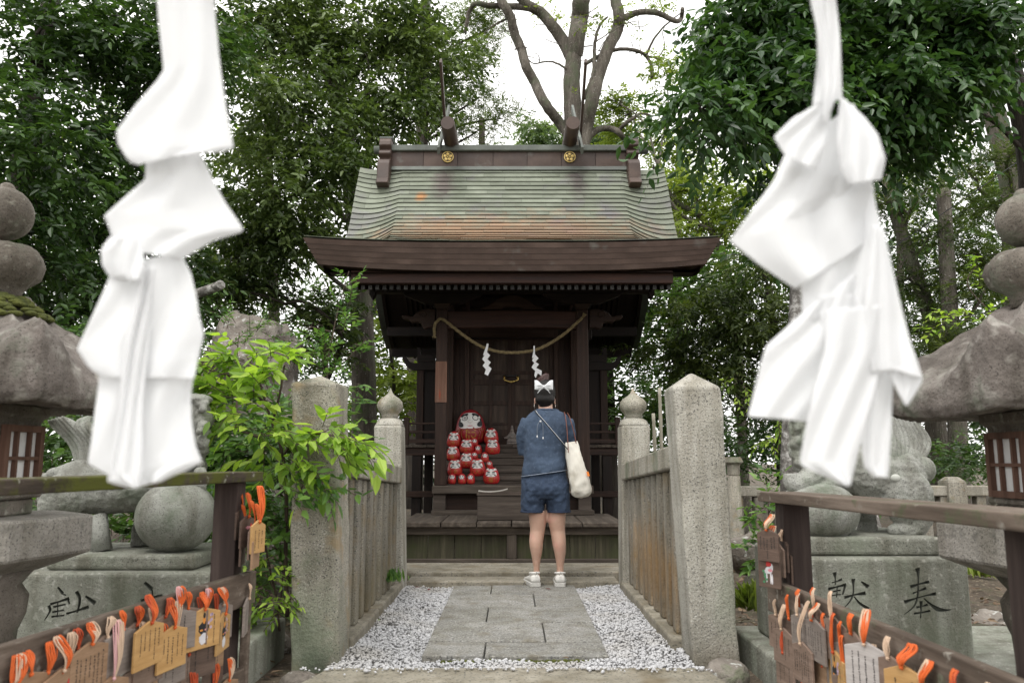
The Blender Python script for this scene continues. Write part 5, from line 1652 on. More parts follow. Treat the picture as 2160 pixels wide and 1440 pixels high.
# hair: cap, bun, bow
hm = MB()
hm.ball(hc + Vector((0, -.012, .014)), (.084, .094, .112), 24, 16, rot=Matrix.Rotation(math.radians(-14), 3, 'X'))
hm.ball(wp(1149.5, 842, .0), (.079, .066, .052), 18, 11)
hm.ball(wp(1149.5, 855, .0), (.046, .035, .030), 14, 9)
ho = hm.build('hair', hairm, person)
remesh(ho, 0.007, 4)
bn = MB()
bc = wp(1145, 799, .03)
rq = random.Random(9)
for k in range(16):
    a0 = rq.uniform(0, 2 * PI)
    tl = rq.uniform(-.7, .7)
    pts = []
    for j in range(9):
        a = a0 + j * .55
        pts.append(bc + Vector((math.cos(a) * .042, math.sin(a) * .034, math.sin(a * 1.3 + tl) * .024 + tl * .02)))
    bn.tube(pts, [.004, .009, .011, .011, .012, .011, .010, .008, .003], 7)
bn.build('hair_bun', hairb, person)
bowm = plain('white_ribbon', (0.62, 0.63, 0.64), rough=0.7)
bw = MB()
for s in (-1, 1):
    def lobe(u, v, s=s):
        L_ = .066 * u
        w_ = .009 + .028 * math.sin(min(1, u * 1.1) * PI * .62) 
        sw = math.sin(v * PI * 2)
        return wp(1146, 818, -.098) + Vector((s * (L_ + .004), -.012 - .018 * math.sin(u * PI) * math.cos(v * 2 * PI), w_ * sw + .012 * u + .004 * math.sin(v * 14 + u * 5)))
    bw.grid(lobe, 10, 20)
    bw.tube([wp(1146, 818, -.10), wp(1146 + s * 9, 826, -.108), wp(1146 + s * 13, 831, -.10)], [(.006, .003), (.013, .003), (.016, .002)], 8)
bw.ball(wp(1146, 818, -.108), (.010, .010, .013), 10, 7)
bw.build('hair_bow', bowm, person)
ergm = plain('earring', (0.6, 0.55, 0.5), rough=0.3, metal=0.8)
for s in (-1, 1):
    MB().tube([wp(1149.5 + s * 22, 851, .02), wp(1149.5 + s * 22.5, 856, .018), wp(1149.5 + s * 21.5, 861, .016)], [.001, .0025, .001], 6).build('earring', ergm, person)
# cord at the back of the neck line
cm = plain('grey_cord', (0.10, 0.12, 0.15), rough=0.8)
m = MB()
yb0 = -.140
m.tube(catmull([wp(1132, 920, yb0), wp(1132, 905, yb0), wp(1134, 895, yb0 + .006), wp(1139, 890, yb0 + .012), wp(1143, 895, yb0 + .006), wp(1144, 905, yb0), wp(1144, 923, yb0)], 4), .0032, 6)
m.build('drawstring', cm, person)
m = MB()
for x_, y_ in ((1132, 921), (1144, 924)):
    m.tube([wp(x_, y_ - 2, yb0), wp(x_, y_ + 2.5, yb0)], [.003, .0065], 8)
m.ball(wp(1139, 890, yb0 + .010), .008, 8, 6)
m.build('cord_end', bowm, person)
# cross-body strap
m = MB()
m.tube(catmull([wp(1128, 866, -.03), wp(1133, 875, -.112), wp(1145, 889, -.134), wp(1162, 909, -.140), wp(1178, 928, -.142), wp(1192, 944, -.118), wp(1197, 950, -.06)], 4), (.0035, .011), 8, up=(0, 1, 0))
tag(m.build('shoulder_strap', plain('black_strap', (0.03, 0.035, 0.04), rough=0.7)), 'narrow black and white cross-body strap running over the back of the blue T-shirt', 'strap')
m = MB()
m.tube(catmull([wp(1129.5, 866, -.045), wp(1134.5, 875, -.118), wp(1146.5, 889, -.139), wp(1163.5, 909, -.145), wp(1179.5, 928, -.147), wp(1192, 942.5, -.122)], 4), .0018, 6)
m.build('strap_piping', bowm, bpy.data.objects['shoulder_strap'])
# sneakers
shoem = surf('white_leather', [(0.3, (0.60, 0.585, 0.55)), (0.7, (0.70, 0.69, 0.66))], scale=20, rough=0.55, bump=0.2)
solem = plain('shoe_sole', (0.52, 0.51, 0.48), rough=0.7)
for s, cxp in ((-1, 1130), (1, 1180.5)):
    base = P(cxp, 1237, PD)
    a = math.radians(10 if s < 0 else -2)
    ca_, sa_ = math.cos(a), math.sin(a)
    ox, oy = base.x, PD - .075
    z0 = 0.002
    sec = [(0, .030, .070), (.012, .037, .088), (.045, .040, .094), (.09, .041, .086), (.14, .044, .070), (.19, .048, .056), (.235, .046, .046), (.262, .036, .038), (.278, .016, .028)]
    def loc(x, y, z): return Vector((ox + x * ca_ - y * sa_, oy + x * sa_ + y * ca_, z0 + z))
    n = 14
    vs = []
    for y, w, h in sec:
        for j in range(n):
            q = 2 * PI * j / n
            c_, s_ = sup(q, .75)
            zz_ = .022 + (h - .022) * (s_ * .5 + .5)
            tap = 1 - .22 * max(0, s_)
            vs.append(loc(w * c_ * tap, y, zz_))
    fs = [(i * n + j, i * n + (j + 1) % n, (i + 1) * n + (j + 1) % n, (i + 1) * n + j) for i in range(len(sec) - 1) for j in range(n)] + [tuple(range(n))[::-1], tuple(range((len(sec) - 1) * n, len(sec) * n))]
    shoe = MB().add(vs, fs, True).build('sneaker', shoem, person)
    outl = [(-w - .004, y) for y, w, h in sec][::-1] + [(w + .004, y - (0.004 if y == 0 else 0)) for y, w, h in sec]
    b_ = [loc(x, y, 0) for x, y in outl]
    t_ = [loc(x, y, .030) for x, y in outl]
    nn = len(outl)
    MB().add(b_ + t_, [tuple(range(nn))[::-1], tuple(range(nn, 2 * nn))] + [(i, (i + 1) % nn, nn + (i + 1) % nn, nn + i) for i in range(nn)]).build('sole', solem, shoe, bevel=.003)
    m = MB()
    m.tube([loc(.037 * math.cos(q), .052 + .040 * math.sin(q), .094 + .006 * math.sin(q + PI)) for q in np.linspace(0, 2 * PI, 20)], (.006, .008), 8, cap=False)
    m.build('ankle_padding', shoem, shoe)
    m = MB().tube([loc(-.006, -.004, .085), loc(-.008, -.018, .100), loc(0, -.016, .112), loc(.006, -.004, .098)], .003, 6)
    m.build('heel_tab', shoem, shoe)

# tote bag hanging from the shoulder
bag = thing('tote_bag', wp(1222, 1048, -.06), 'cream canvas tote bag with brown straps and orange tag on the shoulder', 'tote bag')
canvas = surf('cream_canvas', [(0.3, (0.56, 0.53, 0.46)), (0.7, (0.68, 0.655, 0.59))], scale=9, rough=0.9, bump=0.5, bscale=220, bdist=0.001, specks=[(8, (0.47, 0.44, 0.37), 0.56, 0.7)])
br = [(932, 1190.5, 1217, .018), (940, 1190.5, 1219, .028), (955, 1191.5, 1223, .042), (975, 1193.5, 1229.5, .052), (1000, 1197, 1238, .058), (1020, 1200, 1244, .060), (1033, 1202, 1246.5, .056), (1041, 1203.5, 1243, .045), (1048, 1205, 1226, .020)]
m = MB()
n = 26
vs = []
for i, (py, xl_, xr_, ry_) in enumerate(br):
    c0, r0 = (PX(xl_, py, PD) + PX(xr_, py, PD)) / 2, (PX(xr_, py, PD) - PX(xl_, py, PD)) / 2
    for j in range(n):
        c_, s_ = sup(2 * PI * j / n, .62)
        wr_ = .004 * math.sin(j * 1.7 + i * 1.3)
        vs.append((c0 + r0 * c_, PD - .085 + (ry_ + wr_) * s_, PZ(py, PD) + (.010 * -c_ * (1 if i > 5 else 0)) + (.006 * c_ if i == 0 else 0)))
k = len(br)
fs = [(i * n + j, (i + 1) * n + j, (i + 1) * n + (j + 1) % n, i * n + (j + 1) % n) for i in range(k - 1) for j in range(n)] + [tuple(range((k - 1) * n, k * n))[::-1]]
m.add(vs, fs, True)
bb = m.build('bag_body', canvas, bag)
sd = bb.modifiers.new('sub', 'SUBSURF'); sd.levels = sd.render_levels = 2
rough_up(bb, 0.018, 0.045, mid=0.5)
leather = plain('brown_leather', (0.17, 0.058, 0.038), rough=0.55)
for pts in ([(1196, 955, -.148), (1195, 935, -.150), (1193, 905, -.145), (1191, 885, -.125), (1190, 874, -.07), (1190, 871, .0)],
            [(1213, 935, -.105), (1209, 915, -.10), (1204, 895, -.09), (1200, 880, -.06), (1197, 872, .0)]):
    MB().tube(catmull([wp(*q) for q in pts], 4), (.0035, .012), 8, up=(0, 1, 0)).build('strap', leather, bag)
MB().add([wp(1233, 994, -.150), wp(1237.5, 993, -.140), wp(1240.5, 1002.5, -.138), wp(1235.5, 1003.5, -.150)] + [wp(1233, 994, -.146), wp(1237.5, 993, -.136), wp(1240.5, 1002.5, -.134), wp(1235.5, 1003.5, -.146)], [(0, 3, 2, 1), (4, 5, 6, 7), (0, 1, 5, 4), (1, 2, 6, 5), (2, 3, 7, 6), (3, 0, 4, 7)]).build('orange_tag', plain('orange_fabric', (0.75, 0.20, 0.02)), bag)
# ------------------------------------------------------------ stone lanterns at the sides
def hexf(a, rot, sharp=1.0):
    t = ((a - rot) % (PI / 3)) - PI / 6
    return 1 + (math.cos(PI / 6) / math.cos(t) * 1.1547 - 1.0) * sharp - 0.0
def lantern(cxp, d, side, dy, label):
    c = P(cxp, 900, d)
    cx, cy = c.x, d
    Z = lambda py: PZ(py + dy, d)
    th = thing('stone_lantern', (cx, cy, -0.45), label, 'stone lantern', 'stone lanterns flanking the entrance')
    k = d / FOC / 0.975
    rot = math.radians(18) if side < 0 else math.radians(162)
    near = math.radians(-42) if side < 0 else math.radians(222)
    zj, rj = Z(452), 56 * k
    m = MB().ball((cx, cy, zj), (rj, rj, 58 * k), 26, 16)
    m.ball((cx, cy, zj + 54 * k), (rj * .3, rj * .3, 16 * k), 14, 9)
    rough_up(m.build('jewel', 'lantern', th), 0.012, 0.12)
    z0 = Z(604)
    m = MB()
    m.lathe((cx, cy, z0), [(46 * k, -34 * k), (42 * k, -10 * k), (54 * k, 2 * k), (74 * k, 22 * k), (82 * k, 50 * k), (76 * k, 72 * k), (60 * k, 86 * k), (40 * k, 92 * k)], 36, poly=lambda a, z: 1 + 0.05 * math.cos(a * 8) * (1 if z > 10 * k else 0.2))
    rough_up(m.build('lotus_bud', 'lantern', th), 0.03, 0.1)
    # roof with thick curled corners
    zt, ze = Z(634), Z(862)
    H = zt - ze
    NA, rows = 72, []
    prof = [(0.11, 1.0), (0.20, 0.97), (0.27, 0.87), (0.38, 0.76), (0.52, 0.65), (0.67, 0.53), (0.80, 0.42), (0.92, 0.31), (1.0, 0.21)]
    R = 0.497
    vs, fs = [], []
    def cor(a):
        t = ((a - rot) % (PI / 3))
        t = min(t, PI / 3 - t) / (PI / 6)
        return (1 - t) ** 2.2
    for r, h in prof:
        for j in range(NA):
            a = 2 * PI * j / NA + rot
            sh_ = min(1, max(0, (r - .08) / .16))
            q = R * r * (1 + (hexf(a, rot) / 1.1547 - 1) * sh_)
            zz = ze + H * (h + cor(a) * (0.060 + 0.10 * max(0, (r - .5) / .5) ** 1.5))
            da = (a - near + PI) % (2 * PI) - PI
            zz += (.10 if side < 0 else .13) * math.exp(-(da / .27) ** 2) * min(1, max(0, (r - .52) / .38)) ** 1.3
            vs.append((cx + q * math.cos(a), cy + q * math.sin(a), zz))
    for r, h in ((1.0, 0.05), (0.955, -0.03), (0.45, 0.03), (0.40, 0.04)):
        for j in range(NA):
            a = 2 * PI * j / NA + rot
            q = R * r * hexf(a, rot) / 1.1547
            zz = ze + H * (h + cor(a) * (0.06 if r > .9 else 0))
            vs.append((cx + q * math.cos(a), cy + q * math.sin(a), zz))
    nr = len(prof) + 4
    fs = [(i * NA + j, i * NA + (j + 1) % NA, (i + 1) * NA + (j + 1) % NA, (i + 1) * NA + j) for i in range(nr - 1) for j in range(NA)] + [tuple(range(NA))[::-1], tuple(range((nr - 1) * NA, nr * NA))]
    m = MB().add(vs, [f[::-1] for f in fs], True)
    ro = m.build('lantern_roof', 'lantern_roof', th)
    rough_up(ro, 0.03, 0.10, levels=2)
    rough_up(ro, 0.014, 0.03)
    if side < 0:
        mm = MB()
        rq = random.Random(4)
        for _ in range(60):
            a = rq.uniform(-1.3, .3); r = rq.uniform(.16, .36)
            mm.ball((cx + R * r * math.cos(a), cy + R * r * math.sin(a), ze + H * (1.04 - 1.05 * (r - .16)) - .005), (.022, .022, .010), 8, 5)
        mm.build('moss', 'moss', th)
    # fire box with a wooden lattice window
    zb1, zb0 = Z(866), Z(1052)
    hw = 104 * k
    fb = MB().lathe((cx, cy, zb0), [(hw * 1.12, 0), (hw * 1.12, 0.02), (hw * 1.02, 0.03), (hw * 1.02, zb1 - zb0 - 0.03), (hw * 1.16, zb1 - zb0 - 0.02), (hw * 1.16, zb1 - zb0 + 0.02)], 4, smooth=False, rot=PI / 4).build('fire_box', 'lantern', th, bevel=0.006)
    # windows: one towards the aisle, one towards the front
    fw = hw * 1.02 * math.cos(PI / 4)
    for face in (0, 1):
        win = None
        x0, x1 = -fw * .86, fw * .86
        za, zb_ = zb0 + 0.025, zb1 - 0.05
        def q(u, z, o):
            return Vector((cx + u, cy - fw - o, z)) if face == 0 else Vector((cx - side * (fw + o), cy + u, z))
        def bar(u0, u1, z_0, z_1, o0, o1, m):
            a, b = q(u0, z_0, o0), q(u1, z_1, o1)
            m.box(min(a.x, b.x), max(a.x, b.x), min(a.y, b.y), max(a.y, b.y), z_0, z_1)
        m = MB()
        w = .022
        bar(x0, x0 + w, za, zb_, .001, .022, m); bar(x1 - w, x1, za, zb_, .001, .022, m)
        bar(x0 + w, x1 - w, za, za + w, .001, .021, m); bar(x0 + w, x1 - w, zb_ - w, zb_, .001, .021, m)
        fr = m.build('window_frame', 'lat_wood', th)
        m = MB()
        for i in (1, 2): 
            u = x0 + (x1 - x0) * i / 3
            bar(u - .006, u + .006, za + w, zb_ - w, .004, .018, m)
        zc = (za + zb_) / 2
        bar(x0 + w, x1 - w, zc - .006, zc + .006, .003, .019, m)
        m.build('lattice', 'lat_wood', fr)
        m = MB()
        bar(x0 + w, x1 - w, za + w, zb_ - w, .001, .003, m)
        m.build('paper_pane', 'win_paper', fr)
    # under plate, platform, flare, shaft
    MB().lathe((cx, cy, Z(1088)), [(hw * .98, 0), (hw * .98, Z(1052) - Z(1088) - .001)], 4, smooth=False, rot=PI / 4).build('box_base', 'lantern', th, bevel=0.006)
    pr = 214 * k
    pf = Z(1170)
    m = MB().lathe((cx, cy, pf), [(pr * .55, -.055), (pr * .98, 0), (pr, .004), (pr, Z(1088) - pf - .004), (pr * .985, Z(1088) - pf - .001)], 6, smooth=False, rot=rot + PI / 6 * 0)
    rough_up(m.build('platform', 'lantern_plate', th, bevel=0.008), 0.006, 0.1)
    zs = -0.5
    top = pf - .05
    m = MB().lathe((cx, cy, zs), [(.26, 0), (.27, .12), (.20, .16), (.135, .20), (.125, .45), (.15, top - zs - .20), (.17, top - zs - .15), (.175, top - zs - .09), (.15, top - zs - .05), (.19, top - zs)], 32)
    m.build('shaft', 'lantern', th)
M['lat_wood'] = wood('lattice_wood', (0.06, 0.03, 0.02), (0.11, 0.058, 0.04), (0.17, 0.10, 0.075), 'z', rough=0.7)
M['win_paper'] = plain('window_paper', (0.62, 0.62, 0.61), rough=0.9)
lantern(-33, 2.72, -1, 0, 'old stone lantern with moss on its roof, at the sapling side of the photo')
lantern(2203, 2.72, 1, 14, 'old stone lantern with a white paper lattice window, behind the rack with pale plaque')

# ------------------------------------------------------------ pedestals and lion-dog statues
def stones(name, specs, label, cat, group=None):
    lo = specs[0][1]
    th = thing(name, ((lo[0] + lo[1]) / 2, (lo[2] + lo[3]) / 2, lo[4]), label, cat, group)
    out = []
    for nm, b, mat in specs:
        o = MB().box(*b).build(nm, mat, th, bevel=0.018, seg=3)
        out.append(o)
    return th, out
# right
dR = 3.50
xr0, xr1 = PX(1690, 1250, dR), PX(2048, 1250, dR)
zr_t = PZ(1176, dR)
zr_s = PZ(1131, 3.58)
thR, oR = stones('statue_pedestal', [('lower_block', (PX(1640, 1350, 3.55), 2.6, 3.05, 4.30, -0.5, PZ(1322, 4.25)), 'pedestal'),
                                ('inscribed_block', (xr0, xr1, dR, 4.16, PZ(1322, 4.25) + .001, zr_t), 'pedestal'),
                                ('top_slab', (PX(1704, 1150, 3.56), PX(1988, 1150, 3.56), 3.56, 4.08, zr_t + .001, zr_s), 'pedestal')],
                 'green tinged stone pedestal with two carved characters, right of the tilted pillar', 'pedestal', 'stone pedestals of the statues')
# left
dL = 3.50
xl0, xl1 = PX(-60, 1250, dL), PX(440, 1250, dL)
zl_t = PZ(1207, dL)
zl_s = PZ(1168, 3.58)
thL, oL = stones('statue_pedestal', [('lower_block', (-2.6, PX(560, 1345, 3.9), 3.05, 4.25, -0.5, PZ(1330, 3.9)), 'pedestal'),
                                ('inscribed_block', (xl0, xl1, dL, 4.16, PZ(1330, 3.9) + .001, zl_t), 'pedestal'),
                                ('top_slab', (PX(95, 1180, 3.56), PX(410, 1180, 3.56), 3.56, 4.10, zl_t + .001, zl_s), 'pedestal')],
                 'grey lichen-spotted stone pedestal with carved characters, behind the sapling-side plaque rack', 'pedestal', 'stone pedestals of the statues')
# carved characters
carve_m = plain('shaded_groove', (0.075, 0.08, 0.065), rough=1.0)  # dark groove colour stands in for the shade inside the cuts
def carve(block, strokes):
    """cut tapered chisel strokes into the front face; a stroke is [(px, py, half width px), ...]"""
    m = MB()
    k = dR / FOC / 1.03
    for st_ in strokes:
        q = catmull([(x, y, w) for x, y, w in st_], 3) if len(st_) > 2 else [Vector(st_[0]), (Vector(st_[0]) + Vector(st_[1])) / 2, Vector(st_[1])]
        for i in range(len(q) - 1):
            a, b = q[i], q[i + 1]
            d_ = Vector((b.x - a.x, b.y - a.y)).normalized()
            nrm = Vector((-d_.y, d_.x))
            ex = 1.2
            A, B_ = Vector((a.x, a.y)) - d_ * (ex if i else a.z * .8), Vector((b.x, b.y)) + d_ * (ex if i < len(q) - 2 else b.z * .8)
            def c3(v, y): 
                p = P(v.x, v.y, dR)
                return (p.x, dR + y, p.z)
            def quad(f, y):
                return [c3(A + nrm * a.z * f, y), c3(B_ + nrm * b.z * f, y), c3(B_ - nrm * b.z * f, y), c3(A - nrm * a.z * f, y)]
            m.add(quad(1.0, -.006) + quad(.45, .016), [(0, 1, 2, 3), (7, 6, 5, 4), (0, 4, 5, 1), (1, 5, 6, 2), (2, 6, 7, 3), (3, 7, 4, 0)])
    cut = m.build('cutter', carve_m, None, origin=(0, 0, 0))
    bm = bmesh.new(); bm.from_mesh(cut.data)
    bmesh.ops.recalc_face_normals(bm, faces=bm.faces)
    bm.to_mesh(cut.data); bm.free()
    b = block.modifiers.new('carving', 'BOOLEAN')
    b.object = cut; b.operation = 'DIFFERENCE'; b.solver = 'EXACT'; b.use_self = True
    b.material_mode = 'TRANSFER'
    bpy.context.view_layer.update()
    me = bpy.data.meshes.new_from_object(block.evaluated_get(bpy.context.evaluated_depsgraph_get()))
    block.modifiers.clear()
    block.data = me
    bpy.data.objects.remove(cut)
carve(oR[1], [
    [(1936, 1202, 6), (1937, 1210, 3), (1937, 1228, 2), (1936, 1256, 2.5), (1928, 1278, 2), (1908, 1295, 1)],
    [(1924, 1236, 5), (1940, 1231, 2), (1957, 1227, 4)], [(1927, 1250, 2.5), (1938, 1246, 1.5), (1951, 1241, 4)],
    [(1911, 1268, 5), (1930, 1262, 2), (1955, 1255, 2), (1971, 1252, 4.5)],
    [(1950, 1262, 1.5), (1962, 1273, 3), (1978, 1284, 6), (1994, 1286, 3), (2006, 1285, 1)],
    [(1943, 1270, 4.5), (1943, 1285, 2), (1942, 1302, 1.5)], [(1935, 1280, 3), (1945, 1278, 1.5), (1955, 1275, 3)], [(1930, 1293, 3), (1944, 1291, 2), (1960, 1288, 3)],
    [(1761, 1210, 5), (1762, 1218, 2), (1762, 1232, 1.5)], [(1756, 1228, 1.5), (1766, 1225, 1.5), (1774, 1222, 3)],
    [(1750, 1241, 4), (1765, 1237, 2), (1782, 1233, 4)], [(1750, 1242, 2.5), (1748, 1256, 1.5)], [(1783, 1235, 3), (1778, 1252, 2)],
    [(1757, 1247, 2), (1772, 1244, 2)], [(1766, 1239, 1.5), (1765, 1258, 1.5)], [(1756, 1255, 1.5), (1773, 1253, 1.5)],
    [(1800, 1224, 5), (1800, 1232, 2.5), (1800, 1250, 2), (1794, 1266, 2), (1780, 1282, 1)], [(1784, 1259, 4), (1802, 1254, 2), (1822, 1251, 5)],
    [(1818, 1227, 2), (1829, 1235, 5)], [(1802, 1258, 1.5), (1814, 1272, 3), (1830, 1282, 4)]])
carve(oL[1], [
    [(123, 1239, 2.5), (131, 1249, 4)], [(133, 1253, 1.5), (138, 1254, 2)], [(108, 1273, 3), (125, 1268, 2), (143, 1262, 4)], [(143, 1263, 3), (146, 1272, 2)],
    [(104, 1279, 4), (105, 1289, 2.5), (94, 1307, 1)], [(114, 1279, 2.5), (137, 1274, 2)], [(112, 1290, 2.5), (134, 1286, 2)], [(110, 1300, 2.5), (134, 1297, 2)], [(122, 1268, 1.5), (121, 1300, 1.5)],
    [(163, 1250, 5), (168, 1260, 4), (167, 1275, 3), (163, 1290, 2)], [(182, 1258, 3), (197, 1269, 6)], [(142, 1293, 3), (160, 1288, 2), (184, 1280, 4.5)],
    [(307, 1230, 4), (317, 1239, 6)], [(320, 1240, 2), (322, 1256, 2)], [(300, 1266, 4), (340, 1256, 4)]])

def komainu(side):
    d = 3.80
    k = d / FOC / 0.99
    W = lambda x, y, o=0.0: P(x, y, d + o)
    if side < 0:
        th = thing('lion_dog_statue', W(280, 1150), 'carved pale stone lion-dog with flame-like tail, paw on a large ball', 'statue', 'stone lion-dog statues')
        B = MB()
        T = lambda pts, rs, n=16: B.tube(catmull([W(*p) for p in pts], 5), [(a * k, b * k) for a, b in zip(lerp_list([r[0] for r in rs], len(pts) * 5 - 4), lerp_list([r[1] for r in rs], len(pts) * 5 - 4))], n)
        T([(120, 1030), (170, 1025), (250, 1030), (320, 1010), (365, 985)], [(38, 40), (58, 56), (60, 50), (62, 60), (50, 50)])
        for o in (-.10, .10):
            B.ball(W(135, 1045, o), (52 * k, 30 * k, 44 * k), 16, 10)
            B.tube([W(115, 1060, o), W(105, 1095, o), W(125, 1120, o), W(120, 1150, o)], [30 * k, 24 * k, 20 * k, 24 * k], 12)
            B.ball(W(140, 1148, o), (34 * k, 20 * k, 14 * k), 12, 8)
        T([(360, 1010), (380, 950), (392, 905), (398, 880)], [(58, 55), (52, 52), (46, 46), (42, 42)])
        B.ball(W(398, 874), (45 * k, 44 * k, 44 * k), 20, 14)
        B.ball(W(428, 886, -.01), (22 * k, 28 * k, 20 * k), 14, 10)       # muzzle
        B.ball(W(440, 878, -.01), (10 * k, 16 * k, 9 * k), 10, 8)        # nose
        B.ball(W(427, 912, -.01), (18 * k, 22 * k, 12 * k), 12, 8)       # jaw
        B.ball(W(424, 850, -.06), (18 * k, 12 * k, 9 * k), 12, 8)        # brow
        B.ball(W(428, 862, -.075), (9 * k, 8 * k, 8 * k), 10, 8)         # eye
        B.ball(W(412, 842, -.03), (36 * k, 30 * k, 12 * k), 12, 8)
        rq = random.Random(2)
        for i in range(46):                                              # curled mane and beard
            a, t = rq.uniform(-1.6, 1.6), rq.random()
            px_, py_ = 388 + 50 * math.cos(a) * (0.9 - .2 * t), 890 + t * 110
            B.ball(W(px_, py_, -.11 * math.sin(rq.uniform(-1.5, 1.5))), 11 * k * rq.uniform(.7, 1.3), 8, 6)
        for i in range(12):
            B.ball(W(350 + rq.uniform(-10, 14), 870 + i * 9, rq.uniform(-.12, .0)), 14 * k, 8, 6)
        T([(330, 1000, -.08), (350, 1030, -.11), (395, 1022, -.10), (430, 1022, -.06)], [(28, 26), (24, 22), (18, 16), (22, 14)])
        T([(340, 1000, .09), (330, 1060, .10), (300, 1110, .10), (298, 1150, .10)], [(28, 26), (22, 20), (18, 18), (24, 20)])
        bo = B.build('body', 'komainu', th)
        remesh(bo, 0.0065, 1); rough_up(bo, 0.012, 0.022); 
        m = MB().ball(W(372, 1088, -.10), (77 * k, 74 * k, 71 * k), 32, 22)
        m.build('ball', 'komainu', th)
        for i in range(8):                                               # flame tail: bundled curved locks
            f = i / 7
            pts = [W(185 - 26 * f + 8, 1020, .0), W(205 - 36 * f, 985, -.05 + .1 * f), W(215 - 62 * f, 935, -.07 + .14 * f), W(185 - 70 * f, 892 + 6 * f, -.05 + .1 * f), W(150 - 48 * f + (60 if i < 3 else 0), 872 + 14 * f, .0)]
            MB().tube(catmull(pts, 5), lerp_list([9.5 * k, 9.5 * k, 8.5 * k, 7 * k, 1.5 * k], 21), 10).build('tail_lock', 'komainu', th)
        for x, y, r in ((118, 1000, 18), (140, 994, 14), (100, 1006, 12)):
            MB().ball(W(x, y, -.06), (r * k, r * k, r * k * .8), 12, 8).build('tail_curl', 'komainu', th)
        MB().tube([W(205, 1092, -.08), W(212, 1120, -.10), W(214, 1160, -.10)], [20 * k, 16 * k, 20 * k], 10).build('front_leg', 'komainu', th)
    else:
        th = thing('lion_dog_statue', W(1830, 1128), 'carved green-grey stone lion-dog with ribbed upright tail and round lichen spot', 'statue', 'stone lion-dog statues')
        B = MB()
        T = lambda pts, rs, n=16: B.tube(catmull([W(*p) for p in pts], 5), [(a * k, b * k) for a, b in zip(lerp_list([r[0] for r in rs], len(pts) * 5 - 4), lerp_list([r[1] for r in rs], len(pts) * 5 - 4))], n)
        T([(1915, 1035), (1890, 1010), (1830, 1005), (1760, 985), (1725, 955)], [(44, 44), (66, 64), (64, 60), (62, 60), (50, 50)])
        for o in (-.11, .11):
            B.ball(W(1915, 1050, o), (52 * k, 30 * k, 58 * k), 16, 10)
            B.tube([W(1925, 1070, o), W(1940, 1095, o), W(1925, 1120, o)], [34 * k, 26 * k, 22 * k], 12)
            B.ball(W(1912, 1118, o), (38 * k, 22 * k, 17 * k), 12, 8)
        B.ball(W(1905, 985), (40 * k, 44 * k, 50 * k), 16, 10)
        T([(1730, 985), (1718, 935), (1712, 905)], [(52, 55), (48, 50), (44, 46)])
        B.ball(W(1714, 890), (44 * k, 44 * k, 42 * k), 20, 14)
        B.ball(W(1686, 903, -.01), (22 * k, 28 * k, 19 * k), 14, 10)
        B.ball(W(1672, 895, -.01), (10 * k, 15 * k, 9 * k), 10, 8)
        B.ball(W(1688, 928, -.01), (18 * k, 22 * k, 12 * k), 12, 8)
        B.ball(W(1690, 868, -.06), (16 * k, 12 * k, 9 * k), 12, 8)
        rq = random.Random(6)
        for i in range(60):
            a, t = rq.uniform(-1, 1), rq.random()
            px_, py_ = 1712 + 42 * a * (1 - .1 * t), 862 + t * 120
            B.ball(W(px_, py_, -.13 * math.sqrt(max(0, 1 - a * a)) * rq.uniform(.7, 1)), 11 * k * rq.uniform(.7, 1.35), 8, 6)
        T([(1735, 985, -.09), (1700, 1015, -.12), (1672, 1022, -.12), (1668, 1000, -.11)], [(28, 26), (24, 22), (17, 16), (14, 14)])
        T([(1760, 1000, -.09), (1740, 1026, -.12), (1710, 1036, -.12), (1690, 1040, -.10)], [(30, 26), (24, 20), (18, 15), (22, 13)])
        T([(1780, 1000, .10), (1815, 1060, .10), (1830, 1100, .10), (1828, 1124, .10)], [(30, 26), (26, 22), (20, 18), (26, 20)])
        bo = B.build('body', 'komainu', th)
        remesh(bo, 0.0065, 1); rough_up(bo, 0.012, 0.022)
        MB().ball(W(1726, 1078, -.10), (78 * k, 74 * k, 60 * k), 32, 22).build('ball', 'komainu', th)
        for i in range(9):
            f = i / 8
            pts = [W(1888 + 10 * f, 1005 - 2 * f, -.08 + .03 * f), W(1886 + 44 * f, 985 - 6 * f, -.10 + .04 * f), W(1882 + 74 * f, 935, -.08 + .10 * f), W(1872 + 58 * f, 890, -.05 + .08 * f), W(1866 + 50 * f, 858, -.03 + .06 * f)]
            MB().tube(catmull(pts, 5), lerp_list([7 * k, 8.5 * k, 8.5 * k, 7.5 * k, 4 * k], 21), 10).build('tail_lock', 'komainu', th)
        MB().ball(W(1945, 990, -.04), (26 * k, 24 * k, 28 * k), 14, 10).build('tail_curl', 'komainu', th)
        MB().ball(W(1889, 1008, -.145), (10 * k, 6 * k, 8 * k), 14, 8).build('lichen_spot', plain('lichen_spot', (0.45, 0.46, 0.42), rough=0.95), th)
    return th
komainu(-1)
komainu(1)

